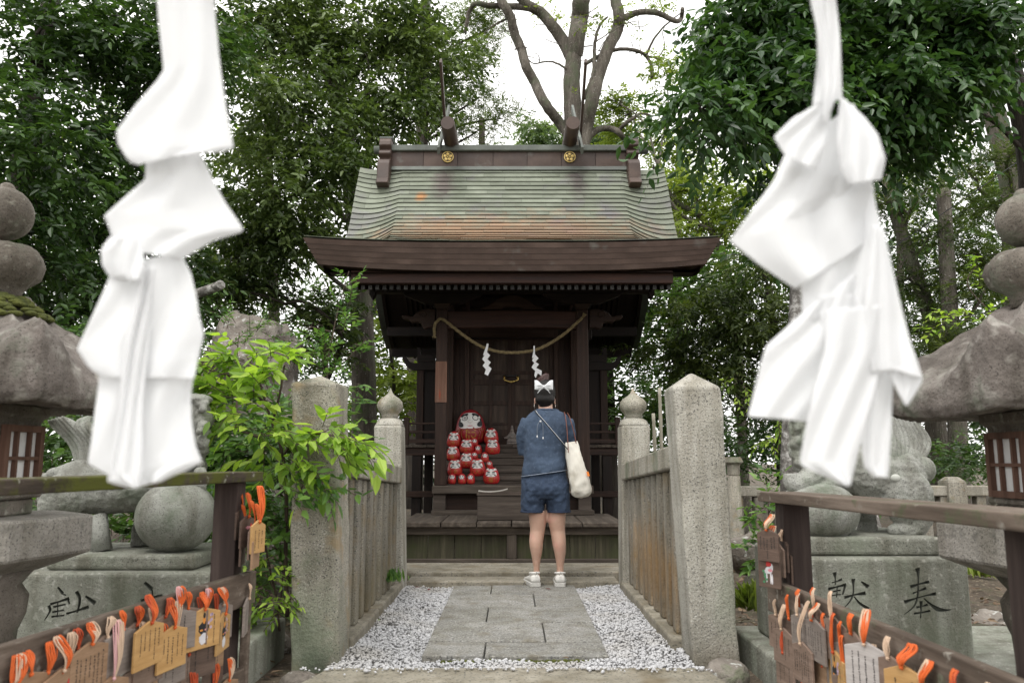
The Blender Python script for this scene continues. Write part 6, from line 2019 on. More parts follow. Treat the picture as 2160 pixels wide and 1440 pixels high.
# ------------------------------------------------------------ boulder, fence, poles, low stones
c = P(525, 770, 8.3)
m = MB().ball((c.x, 8.5, .9), (0.60, 0.45, 1.3), 40, 28)
m.ball((c.x + .02, 8.5, 2.0), (.50, .40, .48), 28, 20).ball((c.x - .25, 8.5, 2.1), (.28, .36, .36), 24, 16)
m.ball((c.x - .36, 8.5, .9), (.32, .4, 1.42), 28, 20)
bo = m.build('boulder', 'rock')
remesh(bo, 0.035, 0)
rough_up(bo, 0.30, 0.5, kind='VORONOI'); rough_up(bo, 0.08, 0.09)
tag(bo, 'large craggy brown boulder rising behind the bright green sapling', 'boulder')
c = P(1800, 1120, 5.6)
for (px, py, d, r, h, lab) in ((1806, 1140, 5.2, .062, .24, 'narrow lichen-white upright stone seen between the ball and legs of the right statue'), (1845, 1140, 5.25, .055, .22, 'narrow upright stone with white lichen nearest the rear leg of the right statue')):
    c = P(px, py, d)
    m = MB().lathe((c.x, c.y, c.z - .1), [(r * 1.3, 0), (r * 1.1, h * .6), (r * .7, h), (r * .3, h * 1.35)], 10)
    tag(rough_up(m.build('standing_stone', 'bark_lichen'), .03, .06), lab, 'stone')

def fence(x0p, x1p, d, ytop, yb_, posts, label):
    z1, z0 = PZ(ytop, d), PZ(ytop + 22, d)
    th = thing('stone_fence', (PX((x0p + x1p) / 2, 1030, d), d, -.06), label, 'stone fence', 'granite fence behind the statues')
    X0, X1 = PX(x0p, 1030, d), PX(x1p, 1030, d)
    w = X1 - X0
    MB().box(X0, X1, d, d + .14, z0, z1).build('rail', 'granite', th, bevel=.01)
    n = int(w / .155)
    for i in range(n):
        x = X0 + .08 + i * (w - .1) / max(1, n - 1)
        MB().box(x - .045, x + .045, d + .02, d + .12, -.06, z0 - .001).build('baluster', 'granite_rust', th, bevel=.008)
    for px in posts:
        x = PX(px, 1030, d)
        m = MB().box(x - .09, x + .09, d - .03, d + .17, -.06, z1 + .04)
        m.hexa([(x - .09, d - .03, z1 + .04), (x + .09, d - .03, z1 + .04), (x + .09, d + .17, z1 + .04), (x - .09, d + .17, z1 + .04)], [(x - .05, d + .03, z1 + .085), (x + .05, d + .03, z1 + .085), (x + .05, d + .11, z1 + .085), (x - .05, d + .11, z1 + .085)])
        m.build('fence_post', 'granite', th, bevel=.006)
fence(1500, 1690, 8.2, 1025, 1130, [], 'weathered granite fence with grey balusters, right behind the tilted pillar')
fence(1900, 2230, 7.9, 1024, 1130, [2017], 'granite fence with a blunt-topped post, seen right of the statue tail')
for i, (a, b, lab) in enumerate((((1396, 960), (1391, 818), 'taller weathered bamboo pole leaning behind the right balustrade'), ((1382, 960), (1378, 872), 'shorter bamboo pole tied behind the right balustrade'))):
    m = MB()
    p0, p1 = P(a[0], a[1], 6.7), P(b[0], b[1], 6.6)
    p0 = p0 - (p1 - p0).normalized() * 1.0
    p0.z = -.06
    pts, rs = [], []
    for j in range(25):
        t = j / 24
        pts.append(p0.lerp(p1, t)); rs.append(.014 + (.0025 if j % 5 == 0 else 0))
    m.tube(pts, rs, 10)
    tag(m.build('bamboo_pole', plain('grey_bamboo_%d' % i, (0.30, 0.28, 0.22), rough=0.7)), lab, 'bamboo pole')
c = P(1547, 985, 7.6)
th = thing('small_lantern', (c.x, 7.6, -.06), 'small stone lantern cap peeking out behind the tilted pillar', 'stone lantern')
MB().lathe((c.x, 7.6, PZ(1002, 7.6)), [(.06, 0), (.065, .10), (.10, .12), (.075, .17)], 6, smooth=False).build('cap', 'granite', th, bevel=.006)
MB().lathe((c.x, 7.6, -.06), [(.10, 0), (.07, .1), (.06, PZ(1002, 7.6) + .055)], 8).build('shaft', 'granite', th)
for (px, py, d, r, lab) in ((1585, 1155, 6.0, .17, 'rounded grey rock under the young plant beside the tilted pillar'), (560, 1345, 4.35, .10, 'pale rock fragment leaning at the foot of the sapling-side pillar'), (2080, 1330, 5.0, .16, 'mossy rock on the dirt right of the inscribed pedestal')):
    c = P(px, py, d)
    m = MB().ball((c.x, c.y, c.z - r * .2), (r * 1.1, r, r * .85), 24, 16)
    tag(rough_up(rough_up(m.build('rock', 'rock'), .12, .14, kind='VORONOI'), .04, .04), lab, 'rock')
# exposed roots
rootn = 0
for pts, r0, lab in (([(1640, 1180, 6.3), (1600, 1210, 5.9), (1570, 1250, 5.6), (1545, 1275, 5.5)], .07, 'thick exposed grey root curving down behind the tilted pillar'),
                ([(2160, 1290, 5.2), (2110, 1320, 4.9), (2070, 1345, 4.7), (2040, 1350, 4.7)], .045, 'grey surface root on the dirt at the right edge, the higher one'),
                ([(2170, 1345, 4.4), (2120, 1365, 4.35), (2060, 1390, 4.3)], .05, 'rough dark root on the dirt at the right edge, the lower one')):
    m = MB()
    q = catmull([P(*p) for p in pts], 6)
    m.tube([p + Vector((0, 0, -.01)) for p in q], lerp_list([r0, r0 * .8, r0 * .5], len(q)), 12)
    tag(rough_up(m.build('tree_root', 'bark'), .03, .04), lab, 'root')
# ------------------------------------------------------------ racks of votive plaques
XRL = lambda d: -1.03 - (3.0 - d) * 0.139
XRR = lambda d: 1.013 + (3.0 - d) * 0.002
ZRL, ZRR = PZ(1207, 3.0), (PZ(1228, 3.0) + PZ(1392, 1.68)) / 2
def rail(th, name, X, d0, d1, z0, z1, w, mat, off=0.0, n=8, z0b=None, z1b=None):
    vs, m = [], MB()
    z0b = z0 if z0b is None else z0b
    z1b = z1 if z1b is None else z1b
    m.hexa([(X(d0) + off - w / 2, d0, z0), (X(d0) + off + w / 2, d0, z0), (X(d1) + off + w / 2, d1, z0b), (X(d1) + off - w / 2, d1, z0b)],
           [(X(d0) + off - w / 2, d0, z1), (X(d0) + off + w / 2, d0, z1), (X(d1) + off + w / 2, d1, z1b), (X(d1) + off - w / 2, d1, z1b)])
    return m.build(name, mat, th, bevel=0.004, seg=2)
rackL = thing('plaque_rack', (XRL(2.2), 2.2, -.46), 'mossy wooden rack for votive plaques in front of the grey pedestal', 'plaque rack', 'wooden racks for votive plaques')
rackR = thing('plaque_rack', (XRR(2.2), 2.2, -.46), 'brown weathered wooden rack for votive plaques in front of the green tinged pedestal', 'plaque rack', 'wooden racks for votive plaques')
# left
zt = PZ(994, 3.02)
rail(rackL, 'roof_board', XRL, 1.45, 3.06, zt - .036, zt, .14, 'rackmoss_y', off=.01)
rail(rackL, 'post', lambda d: -1.035, 2.93, 3.02, -.46, zt - .037, .085, 'rackpost_z')
rail(rackL, 'post', lambda d: XRL(1.5), 1.46, 1.55, -.46, zt - .037, .085, 'rackpost_z')
rail(rackL, 'hanging_rail', XRL, 1.45, 3.06, ZRL - .115, ZRL, .032, 'rack_y', off=.055)
rail(rackL, 'hanging_rail', XRL, 1.45, 3.00, ZRL - .40, ZRL - .33, .032, 'rack_y', off=.055)
rail(rackL, 'side_strip', lambda d: XRL(3.0) + .062, 3.0, 3.03, -.46, ZRL - .0, .03, 'rack_y')
# right
zt2 = PZ(1037, 3.05)
rail(rackR, 'roof_board', XRR, 1.42, 3.10, zt2 - .012, zt2 + .022, .15, 'rack_y', z0b=zt2 - .036, z1b=zt2)
rail(rackR, 'post', lambda d: 1.025, 2.93, 3.02, -.46, zt2 - .037, .095, 'rackpost_z')
rail(rackR, 'post', lambda d: 1.062, 1.60, 1.69, -.46, zt2 - .02, .09, 'rackpost_z')
rail(rackR, 'hanging_rail', XRR, 1.42, 3.06, ZRR - .10, ZRR + .01, .032, 'rack_y', off=-.050, z0b=ZRR - .13, z1b=ZRR - .015)
rail(rackR, 'hanging_rail', XRR, 1.42, 3.0, ZRR - .40, ZRR - .32, .032, 'rack_y', off=-.050)

def emawood(name, a, b, c, rough=0.7):
    return surf(name, [(0.25, a), (0.5, b), (0.75, c)], scale=5, stretch=(1.5, 1.5, 14), rough=rough, bump=0.3, bscale=10, bstretch=(2, 2, 16), var=0.08, objspace=True)
EM = {'gold': emawood('fresh_plaque_wood', (0.36, 0.20, 0.068), (0.44, 0.255, 0.095), (0.52, 0.32, 0.13), 0.55),
      'tan': emawood('tan_plaque_wood', (0.20, 0.115, 0.062), (0.27, 0.165, 0.095), (0.35, 0.225, 0.14)),
      'brown': emawood('aged_plaque_wood', (0.13, 0.085, 0.06), (0.19, 0.13, 0.098), (0.26, 0.185, 0.145)),
      'grey': emawood('greyed_plaque_wood', (0.14, 0.115, 0.098), (0.205, 0.17, 0.148), (0.29, 0.25, 0.22)),
      'dark': emawood('darkened_plaque_wood', (0.06, 0.038, 0.028), (0.10, 0.064, 0.047), (0.15, 0.10, 0.076)),
      'pale': emawood('bleached_plaque_wood', (0.33, 0.30, 0.285), (0.42, 0.385, 0.365), (0.50, 0.47, 0.45))}
inkm = plain('brush_ink', (0.022, 0.02, 0.02), rough=0.8)
CORD = {'orange': plain('orange_cord', (0.62, 0.115, 0.018), rough=0.7), 'deep': plain('deep_orange_cord', (0.42, 0.06, 0.015), rough=0.7),
        'cream': plain('cream_cord', (0.58, 0.42, 0.30), rough=0.8), 'pink': plain('pink_white_cord', (0.62, 0.36, 0.36), rough=0.8)}
PR = {'black': M['black_paint'], 'white': plain('print_white', (0.62, 0.60, 0.62)), 'lilac': plain('print_lilac', (0.50, 0.38, 0.50)), 'orange': plain('print_orange', (0.65, 0.25, 0.04)),
      'red': plain('print_red', (0.5, 0.03, 0.03)), 'green': plain('print_green', (0.05, 0.20, 0.09)), 'pink': plain('print_pink', (0.6, 0.25, 0.28))}
_rq = random.Random(21)

def lab_main(side, px):
    return px < 500 if side < 0 else px > 1668
def ema(side, px, py, w=.145, h=.105, wood_='brown', off=.02, yaw=0., roll=0., label='', write=0, cords=('orange',), lift=.075, prt=None, d=None, edge_on=False):
    """px, py is where the peak of the plaque shows; off is how far it stands out from the rail"""
    v = (720 - py) / FOC
    u = (px - 1080) / FOC / (CA - v * SA)
    if d is None:
        if side < 0: d = (1.03 + .417 - (.071 + off)) / (-u + .139)
        else: d = (1.013 - .066 - off) / u
    p = P(px, py, d)
    if side < 0: t = Vector((.139, 1, 0)).normalized()
    else: t = Vector((0, 1, 0)).normalized() * -1
    ang = math.atan2(t.y, t.x) + math.radians(yaw)
    group = 'votive plaques on the mossy rack' if side < 0 else 'votive plaques on the brown rack'
    th = thing('votive_plaque', p, label, 'votive plaque', group)
    th.rotation_euler = (0, math.radians(roll), ang)
    # local frame: x along the board, -y towards the viewer, z up; the peak is the origin
    def loc_build(mb, name, mat, parent=th, bevel=0):
        me = bpy.data.meshes.new(name)
        me.from_pydata(mb.v, [], mb.f)
        me.polygons.foreach_set('use_smooth', mb.sm)
        me.materials.append(mat)
        o = bpy.data.objects.new(name, me)
        o.parent = parent
        C.objects.link(o)
        if bevel:
            b = o.modifiers.new('bevel', 'BEVEL'); b.width = bevel; b.segments = 1
        return o
    T = .008
    pk = .020
    out = [(-w / 2, -pk), (-w / 2, -pk - h), (w / 2, -pk - h), (w / 2, -pk), (0, 0)]
    loc_build(MB().prism(out, 'y', -T / 2, T / 2), 'plate', EM[wood_], bevel=.0012)
    if write or prt:
        m = MB()
        yf = -T / 2 - .0004
        cols = [i for i in range(write)]
        for i in cols:
            x = w * (.40 - .80 * (i + .5) / max(1, write)) + _rq.uniform(-.003, .003)
            if prt and abs(x) < w * .26: continue
            z = -pk - .004 - _rq.uniform(0, .015)
            end = -pk - h + .008 + _rq.uniform(0, h * .45)
            cs = _rq.uniform(.0042, .0065)
            while z > end:
                for _ in range(4):
                    a_, b_ = (_rq.uniform(.45, .95) * cs, .0016) if _rq.random() < .6 else (.0016, _rq.uniform(.4, .9) * cs)
                    xx, zz_ = x + _rq.uniform(-.3, .3) * cs, z - _rq.uniform(0, .8) * cs
                    m.add([(xx - a_ / 2, yf, zz_ - b_ / 2), (xx + a_ / 2, yf, zz_ - b_ / 2), (xx + a_ / 2, yf, zz_ + b_ / 2), (xx - a_ / 2, yf, zz_ + b_ / 2)], [(0, 1, 2, 3)])
                z -= cs * 1.25
        if m.v: loc_build(m, 'ink_writing', inkm)['kind'] = 'stuff'
    if prt:
        def blob(name, col, x, z, rx, rz, y_=0, n=16, wob=0):
            m = MB()
            vs = [(x, -T / 2 - .0006 - y_, z)] + [(x + rx * math.cos(2 * PI * j / n) * (1 + wob * math.sin(j * 2.9)), -T / 2 - .0006 - y_, z + rz * math.sin(2 * PI * j / n) * (1 + wob * math.cos(j * 1.7))) for j in range(n)]
            m.add(vs, [(0, 1 + j, 1 + (j + 1) % n) for j in range(n)])
            loc_build(m, name, PR[col])
        if prt == 'figure':                     # dark haired dancer with a white skirt and lilac blossom
            blob('printed_figure', 'black', .0, -.062, .023, .020, 0, 16, .08)
            blob('printed_figure', 'orange', .0, -.038, .006, .012, .0002)
            blob('printed_figure', 'black', .0, -.024, .005, .009, .0004)
            blob('printed_figure', 'white', .0, -.095, .019, .017, .0002, 16, .12)
            blob('printed_figure', 'orange', -.010, -.068, .007, .003, .0002)
            blob('printed_figure', 'pink', .010, -.068, .007, .003, .0002)
            for q in range(7): blob('printed_blossom', 'lilac', .028 + _rq.uniform(-.009, .009), -.045 + _rq.uniform(-.022, .02), .005, .005, .0003, 8)
        if prt == 'horse':
            for x_, z_, a_, b_ in ((.0, -.055, .016, .012), (.012, -.045, .007, .014), (-.010, -.078, .003, .020), (.008, -.080, .003, .022), (.014, -.085, .003, .018), (-.014, -.06, .006, .006)):
                blob('printed_horse', 'white', x_, z_, a_, b_, .0002)
            blob('printed_rider', 'red', .0, -.034, .012, .009, .0004, 12, .2)
            blob('printed_saddle', 'pink', .006, -.055, .010, .005, .0006)
            for q in range(5): blob('printed_leaf', 'green', -.018 + _rq.uniform(-.006, .006), -.06 - q * .009, .006, .005, .0005, 8, .2)
        if prt == 'redmark':
            blob('printed_mark', 'red', .03, -.05, .014, .02, 0, 10, .3)
            blob('printed_mark', 'pink', .0, -.045, .02, .006, .0002, 10, .3)
    # cord: loops from the hole up to the nail
    lift *= .85
    ztop_ = (ZRL if side < 0 else ZRR - (.0 if py < 1330 else .012)) - .010 - _rq.uniform(0, .018)
    if p.z < ztop_ - .02 and p.z > .25 and lab_main(side, px): lift = max(.04, min(lift + .03, ztop_ - p.z))
    nail = Vector((_rq.uniform(-.012, .012), off * .8 * (1), lift))
    for ci, cn in enumerate(cords):
        m = MB()
        for q in range(4):
            sx_ = .0035 + _rq.uniform(0, .004)
            dx_ = _rq.uniform(-.004, .004) + (q - 1.5) * .0037 + ci * .009
            a = [Vector((0, 0, -.012)), Vector((0, -.008, -.008)), Vector((dx_ - sx_ * .5, -.010 - .004 * ci, lift * .35)), nail + Vector((dx_ - sx_, -.012 - .002 * q, -.008)), nail + Vector((dx_, -.008, .004)), nail + Vector((dx_ + sx_, -.012 - .002 * q, -.008)), Vector((dx_ + sx_ * .5, -.008 - .004 * ci, lift * .35)), Vector((0, -.006, -.006))]
            m.tube(catmull(a, 4), .0017, 6)
        loc_build(m, 'cord', CORD[cn])
        if ci == 0:
            loc_build(MB().ball((0, -.008, -.006), .0052, 8, 6), 'knot', CORD[cn])
    return th

O = ('orange',); OC = ('orange', 'cream'); CO = ('cream', 'orange'); DO = ('deep', 'orange')
# left rack, back layers first
ema(-1, 522, 1258, wood_='grey', off=.006, yaw=18, label='greyish plaque at the far end of the mossy rack, partly past the post', write=4, cords=('cream',), lift=.05, w=.15)
ema(-1, 468, 1270, wood_='grey', off=.012, label='greyish plaque hanging behind the golden one with a printed figure nearest the post', write=3, cords=CO, lift=.06)
ema(-1, 428, 1288, wood_='grey', off=.004, yaw=-8, label='greyish plaque mostly hidden between the two golden plaques with printed figures', cords=('pink', 'orange'), lift=.07)
ema(-1, 395, 1278, wood_='brown', off=.004, yaw=-30, label='brown plaque seen almost from its edge left of the narrow golden one', cords=O, lift=.07)
ema(-1, 372, 1282, wood_='grey', off=.006, yaw=-22, label='grey plaque turned sideways under pale pink cords', cords=('pink', 'orange'), lift=.07, write=2)
ema(-1, 345, 1295, wood_='brown', off=.003, label='brown plaque mostly behind the second golden plaque with writing', cords=DO, lift=.07)
ema(-1, 285, 1312, wood_='brown', off=.002, label='dark plaque behind the large golden one with brush writing', cords=DO, lift=.06)
ema(-1, 316, 1345, wood_='brown', off=.012, label='lower brown plaque peeking out under the large golden one', cords=('cream',), lift=.10, write=3)
ema(-1, 366, 1352, wood_='grey', off=.010, label='lower grey plaque peeking out under the second golden one', cords=('cream',), lift=.10, write=3)
ema(-1, 450, 1330, wood_='tan', off=.008, label='tan plaque peeking out below the golden one nearest the post', cords=('deep',), lift=.10, write=2)
ema(-1, 316, 1308, wood_='gold', off=.030, yaw=2, label='large golden plaque with brush writing, leftmost golden one of the mossy rack', write=5, cords=DO, lift=.075)
ema(-1, 365, 1318, wood_='gold', off=.026, yaw=-2, label='golden plaque with dense writing, second golden one from the left on the mossy rack', write=5, cords=O, lift=.085)
ema(-1, 430, 1280, wood_='gold', off=.034, yaw=-14, label='narrow-looking golden plaque with a printed figure, turned sideways', write=6, cords=O, lift=.085, prt='figure')
ema(-1, 472, 1290, wood_='gold', off=.034, yaw=12, label='golden plaque with printed dark figure nearest the rack post', write=6, cords=O, lift=.095, prt='figure')
ema(-1, 425, 1340, wood_='dark', off=.020, yaw=-20, w=.12, label='dark plaque hanging below the narrow golden one', write=2, cords=('deep',), lift=.10)
ema(-1, 142, 1395, wood_='brown', off=.004, yaw=-6, label='dark brown plaque behind the brown one with dense writing', cords=('cream',), lift=.06)
ema(-1, 190, 1352, wood_='tan', off=.022, yaw=4, w=.16, h=.12, label='brown plaque with dense columns of writing at the left of the mossy rack', write=7, cords=('orange', 'cream'), lift=.08)
ema(-1, 130, 1408, wood_='tan', off=.028, yaw=4, label='plaque with a red and pink print at the bottom left edge', cords=('cream', 'orange'), lift=.09, prt='redmark')
ema(-1, 95, 1412, wood_='brown', off=.012, yaw=2, label='brown plaque in the bottom left corner under thick orange cords', cords=('orange', 'orange'), lift=.07)
ema(-1, 20, 1450, wood_='brown', off=.010, label='plaque under the orange cords at the very left edge', cords=('orange', 'cream', 'orange'), lift=.075)
ema(-1, 235, 1425, wood_='tan', off=.020, label='tan plaque low below the pink braided cord', cords=('pink', 'cream'), lift=.12, write=3)
ema(-1, 480, 1430, wood_='tan', off=.012, label='tan plaque on the lower rail of the mossy rack nearest the post', write=4, cords=('orange', 'cream'), lift=.07)
ema(-1, 445, 1450, wood_='brown', off=.006, label='brown plaque on the lower rail of the mossy rack, second from the post', cords=DO, lift=.08)
ema(-1, 400, 1468, wood_='brown', off=.010, label='plaque on the lower rail under a bundle of deep orange cords', cords=('deep', 'deep'), lift=.08)
# cluster on the left post
for i, (px, py, wd, yw, w_, lab, dd) in enumerate((
        (506, 1068, 'dark', 14, .11, 'thin-looking dark plaque tight against the left rack post', 2.98),
        (522, 1085, 'dark', 4, .12, 'dark plaque with faint red mark in the cluster on the left rack post', 2.96),
        (532, 1108, 'brown', 16, .12, 'brown plaque in the middle of the cluster on the left rack post', 2.95),
        (513, 1122, 'dark', 19, .12, 'lower dark plaque of the cluster on the left rack post', 2.97),
        (540, 1128, 'tan', 14, .12, 'reddish tan plaque seen from its edge in the left post cluster', 2.94),
        (545, 1096, 'gold', -8, .085, 'small pale gold plaque hanging from bright orange cords on the left rack post', 2.92))):
    ema(-1, px, py, w=w_, h=.095, wood_=wd, yaw=yw, d=dd, off=.02, label=lab, cords=('orange', 'orange') if i > 3 else ('orange',), lift=.075 + .012 * i, prt='redmark' if i == 1 else None, write=3 if i == 5 else 0)
# right rack
ema(1, 1640, 1292, wood_='brown', off=.002, yaw=6, label='brown plaque at the far end of the brown rack, leftmost and hindmost', write=4, cords=('cream',), lift=.05)
ema(1, 1652, 1322, wood_='brown', off=.014, yaw=6, label='brown plaque at the far end of the brown rack with white cords in front', write=4, cords=('cream', 'cream'), lift=.085, w=.155)
ema(1, 1690, 1272, wood_='grey', off=.002, label='small grey plaque highest on the brown rack, beside an orange bundle', write=2, cords=('orange', 'orange'), lift=.06, w=.11)
ema(1, 1722, 1278, wood_='brown', off=.004, label='brown plaque behind orange cords, second bundle of the brown rack', write=3, cords=('orange', 'cream'), lift=.06)
ema(1, 1686, 1292, wood_='grey', off=.016, yaw=0, label='grey plaque partly covered by the brown written one on the brown rack', write=5, cords=('cream',), lift=.07)
ema(1, 1716, 1302, wood_='grey', off=.026, yaw=2, w=.155, label='grey weathered plaque with faded writing, third bundle of the brown rack', write=7, cords=('orange', 'cream'), lift=.07)
ema(1, 1745, 1348, wood_='grey', off=.006, label='grey plaque low behind the brown written one', cords=('orange',), lift=.09)
ema(1, 1692, 1352, wood_='brown', off=.040, yaw=4, label='brown plaque with neat writing on a long cream cord', write=7, cords=('cream',), lift=.12, w=.14)
ema(1, 1762, 1370, wood_='gold', off=.010, yaw=-4, label='golden plaque with printed figure half hidden by the pale one', write=5, cords=('deep', 'orange'), lift=.11, prt='figure')
ema(1, 1800, 1330, wood_='brown', off=.004, label='dark plaque edge above the pale bleached one', cords=('orange', 'orange'), lift=.05, w=.12)
ema(1, 1826, 1352, wood_='pale', off=.036, yaw=26, w=.135, h=.11, label='pale bleached plaque with sparse writing, largest on the brown rack', write=5, cords=('cream', 'orange'), lift=.085)
ema(1, 1740, 1400, wood_='dark', off=.004, label='dark plaque low behind the golden and the brown plaques', cords=('deep',), lift=.10)
ema(1, 1842, 1432, wood_='tan', off=.020, yaw=20, label='tan plaque cut by the bottom edge below the pale one', cords=('cream',), lift=.06)
ema(1, 1905, 1400, wood_='gold', off=.040, yaw=30, w=.10, label='small golden plaque right of the pale one at the bottom edge', cords=('orange', 'orange'), lift=.13, write=2)
ema(1, 1950, 1440, wood_='dark', off=.014, yaw=10, label='dark plaque under the thick orange and cream cord bundle', cords=('cream', 'orange', 'orange'), lift=.12)
ema(1, 2020, 1470, wood_='brown', off=.010, label='brown plaque below the second orange bundle from the near post', cords=('orange', 'deep'), lift=.11)
ema(1, 2090, 1490, wood_='brown', off=.010, label='brown plaque below the orange bundle nearest the near post', cords=('cream', 'orange'), lift=.09)
ema(1, 1700, 1450, wood_='dark', off=.004, label='dark plaque on the lower rail of the brown rack', cords=('deep', 'orange'), lift=.05)
for i, (px, py, wd, yw, lab, dd, pr_) in enumerate((
        (1664, 1160, 'dark', -8, 'thin-looking dark plaque tight against the far right rack post', 2.96, None),
        (1654, 1135, 'dark', -4, 'dark plaque behind the written one on the far right rack post', 2.95, None),
        (1642, 1145, 'brown', 6, 'lower brown plaque behind the written one on the far right rack post', 2.93, None),
        (1622, 1168, 'dark', 32, 'reddish dark plaque printed with a white horse and rider', 2.90, 'horse'),
        (1619, 1113, 'dark', 30, 'dark plaque with columns of writing in front of the far right rack post', 2.88, None))):
    ema(1, px, py, w=.085 if i < 3 else .095, h=.095, wood_=wd, yaw=yw, d=dd, off=.03, label=lab, cords=('orange', 'cream') if i > 2 else ('cream',), lift=.05 + (.06 if i == 3 else 0), prt=pr_, write=5 if i == 4 else 0)


# lower row of the left rack and further back-row plaques
for i, (px, py, wd, off_, yw, lab) in enumerate((
        (255, 1322, 'grey', .010, 3, 'grey plaque just left of the large golden one, behind the pink braided cord'),
        (222, 1338, 'brown', .004, 0, 'brown plaque edge between the dense-writing plaque and the pink braided cord'),
        (160, 1362, 'dark', .003, -4, 'dark plaque edge behind the dense-writing plaque'),
        (338, 1398, 'tan', .006, 0, 'tan plaque low under the two large golden plaques'),
        (285, 1400, 'brown', .004, 3, 'brown plaque low under the large golden plaque, left side'),
        (395, 1375, 'brown', .005, 0, 'brown plaque low below the second golden plaque with writing'),
        (60, 1415, 'tan', .020, 2, 'tan plaque at the bottom left corner, right of the edge cords'),
        (452, 1360, 'dark', .004, 4, 'dark plaque low beside the mossy rack post'))):
    ema(-1, px, py, wood_=wd, off=off_, yaw=yw, label=lab, write=3 if i % 2 else 0, cords=(('orange', 'cream', 'deep')[i % 3],), lift=.09)
for i, (px, py, wd, off_, yw, lab) in enumerate((
        (1668, 1300, 'dark', .002, 4, 'dark plaque between the two hindmost brown plaques of the brown rack'),
        (1758, 1300, 'brown', .006, 8, 'brown plaque right of the faded grey one, third bundle'),
        (1722, 1360, 'tan', .010, 2, 'tan plaque low between the written brown one and the golden one'),
        (1778, 1352, 'grey', .002, 6, 'grey plaque just left of the pale bleached one'),
        (1878, 1382, 'brown', .010, 12, 'brown plaque edge right behind the pale bleached one'),
        (1655, 1372, 'brown', .012, 4, 'lowest brown plaque at the far end of the brown rack'),
        (1785, 1420, 'brown', .006, 8, 'brown plaque at the bottom edge under the golden and pale plaques'))):
    ema(1, px, py, wood_=wd, off=off_, yaw=yw, label=lab, write=3 if i % 2 else 0, cords=(('orange', 'cream', 'deep')[i % 3],), lift=.08)

# ------------------------------------------------------------ the two big streamers in front
SD = 0.72
shm = surf('white_streamer_cloth', [(0.3, (0.92, 0.925, 0.93)), (0.7, (0.95, 0.955, 0.96))], scale=5, rough=1.0, spec=0.1, bump=0.05, bscale=300, bdist=0.0004)
_b = shm.node_tree.nodes["Principled BSDF"]
_t = shm.node_tree.nodes.new("ShaderNodeBsdfTranslucent"); _t.inputs['Color'].default_value = (0.94, 0.945, 0.95, 1)
_mx = shm.node_tree.nodes.new("ShaderNodeMixShader"); _mx.inputs[0].default_value = 0.5
shm.node_tree.links.new(_b.outputs[0], _mx.inputs[1]); shm.node_tree.links.new(_t.outputs[0], _mx.inputs[2])
shm.node_tree.links.new(_mx.outputs[0], shm.node_tree.nodes["Material Output"].inputs['Surface'])

def cloth(th, left, right, dz, folds=2.0, amp=.010, ph=0.0, bow=0.0, nu=26, cyl=0.0):
    """a hanging fold of cloth ruled between its left and right edges (photo pixels); dz = depth offset at the left and right edge"""
    def res(pts):
        q = []
        for a_, b_ in zip(pts[:-1], pts[1:]):
            q += [Vector((a_[0], a_[1], 0)).lerp(Vector((b_[0], b_[1], 0)), k_ / 5) for k_ in range(5)]
        return q + [Vector((pts[-1][0], pts[-1][1], 0))]
    n = max(len(left), len(right))
    L, R = res(left), res(right)
    nv = max(len(L), len(R)) * 2
    def at(Q, v):
        t = v * (len(Q) - 1)
        i = min(len(Q) - 2, int(t))
        return Q[i].lerp(Q[i + 1], t - i)
    def fn(u, v):
        a, b = at(L, v), at(R, v)
        p = a.lerp(b, u)
        dd = SD + dz[0] * (1 - u) + dz[1] * u + .6 * bow * math.sin(PI * u)
        dd += .32 * amp * math.sin(u * folds * 2 * PI + ph + v * 1.3) * (0.35 + 0.65 * v) + amp * .3 * math.sin(u * 13 + v * 7 + ph)
        dd += cyl * math.cos(PI * u) * v
        return P(p.x, p.y, dd)
    m = MB().grid(fn, nu, nv)
    o = m.build('cloth_fold', shm, th)
    s = o.modifiers.new('soften', 'SMOOTH'); s.factor = 0.5; s.iterations = 4
    s = o.modifiers.new('thickness', 'SOLIDIFY'); s.thickness = 0.0008
    return o

tl = thing('hanging_streamer', P(330, 1020, SD), 'large blurred white folded streamer hanging close to the lens, over the mossy rack', 'shrine streamer', 'large white streamers hanging in front')
cloth(tl, [(326, -80), (332, 30), (345, 150), (330, 172), (285, 222), (243, 278), (246, 305), (262, 330), (290, 349)], [(446, -80), (455, 30), (464, 120), (472, 180), (480, 230), (488, 270), (496, 312), (470, 319), (430, 317)], (-.004, .006), 0.6, .006, .5, bow=-.010)
cloth(tl, [(262, 330), (276, 345), (291, 349)], [(300, 305), (340, 298), (430, 314)], (.004, .014), .5, .003)
cloth(tl, [(312, 300), (308, 340), (306, 380), (270, 410), (217, 456), (226, 478), (236, 505), (262, 530)], [(405, 305), (424, 325), (440, 355), (458, 392), (480, 430), (519, 487), (455, 505), (388, 545)], (.018, .020), 0.8, .008, 1.2, bow=-.012)
cloth(tl, [(232, 500), (213, 528), (216, 560), (232, 585), (262, 590)], [(290, 500), (300, 520), (305, 545), (302, 570), (296, 590)], (.012, .006), 0.5, .006, .3, bow=-.014)
cloth(tl, [(240, 560), (220, 610), (196, 660), (176, 700), (160, 738), (185, 775), (215, 795)], [(380, 530), (405, 575), (418, 630), (424, 670), (434, 705), (420, 760), (412, 800)], (.020, .026), 1.2, .011, 2.2, bow=-.010)
cloth(tl, [(210, 760), (206, 820), (198, 880), (192, 930), (184, 978), (226, 1000), (225, 1015), (285, 1030)], [(418, 740), (410, 790), (404, 840), (406, 890), (415, 940), (428, 972), (395, 990), (345, 1012)], (.026, .034), 2.2, .012, .9, bow=-.006, nu=36)
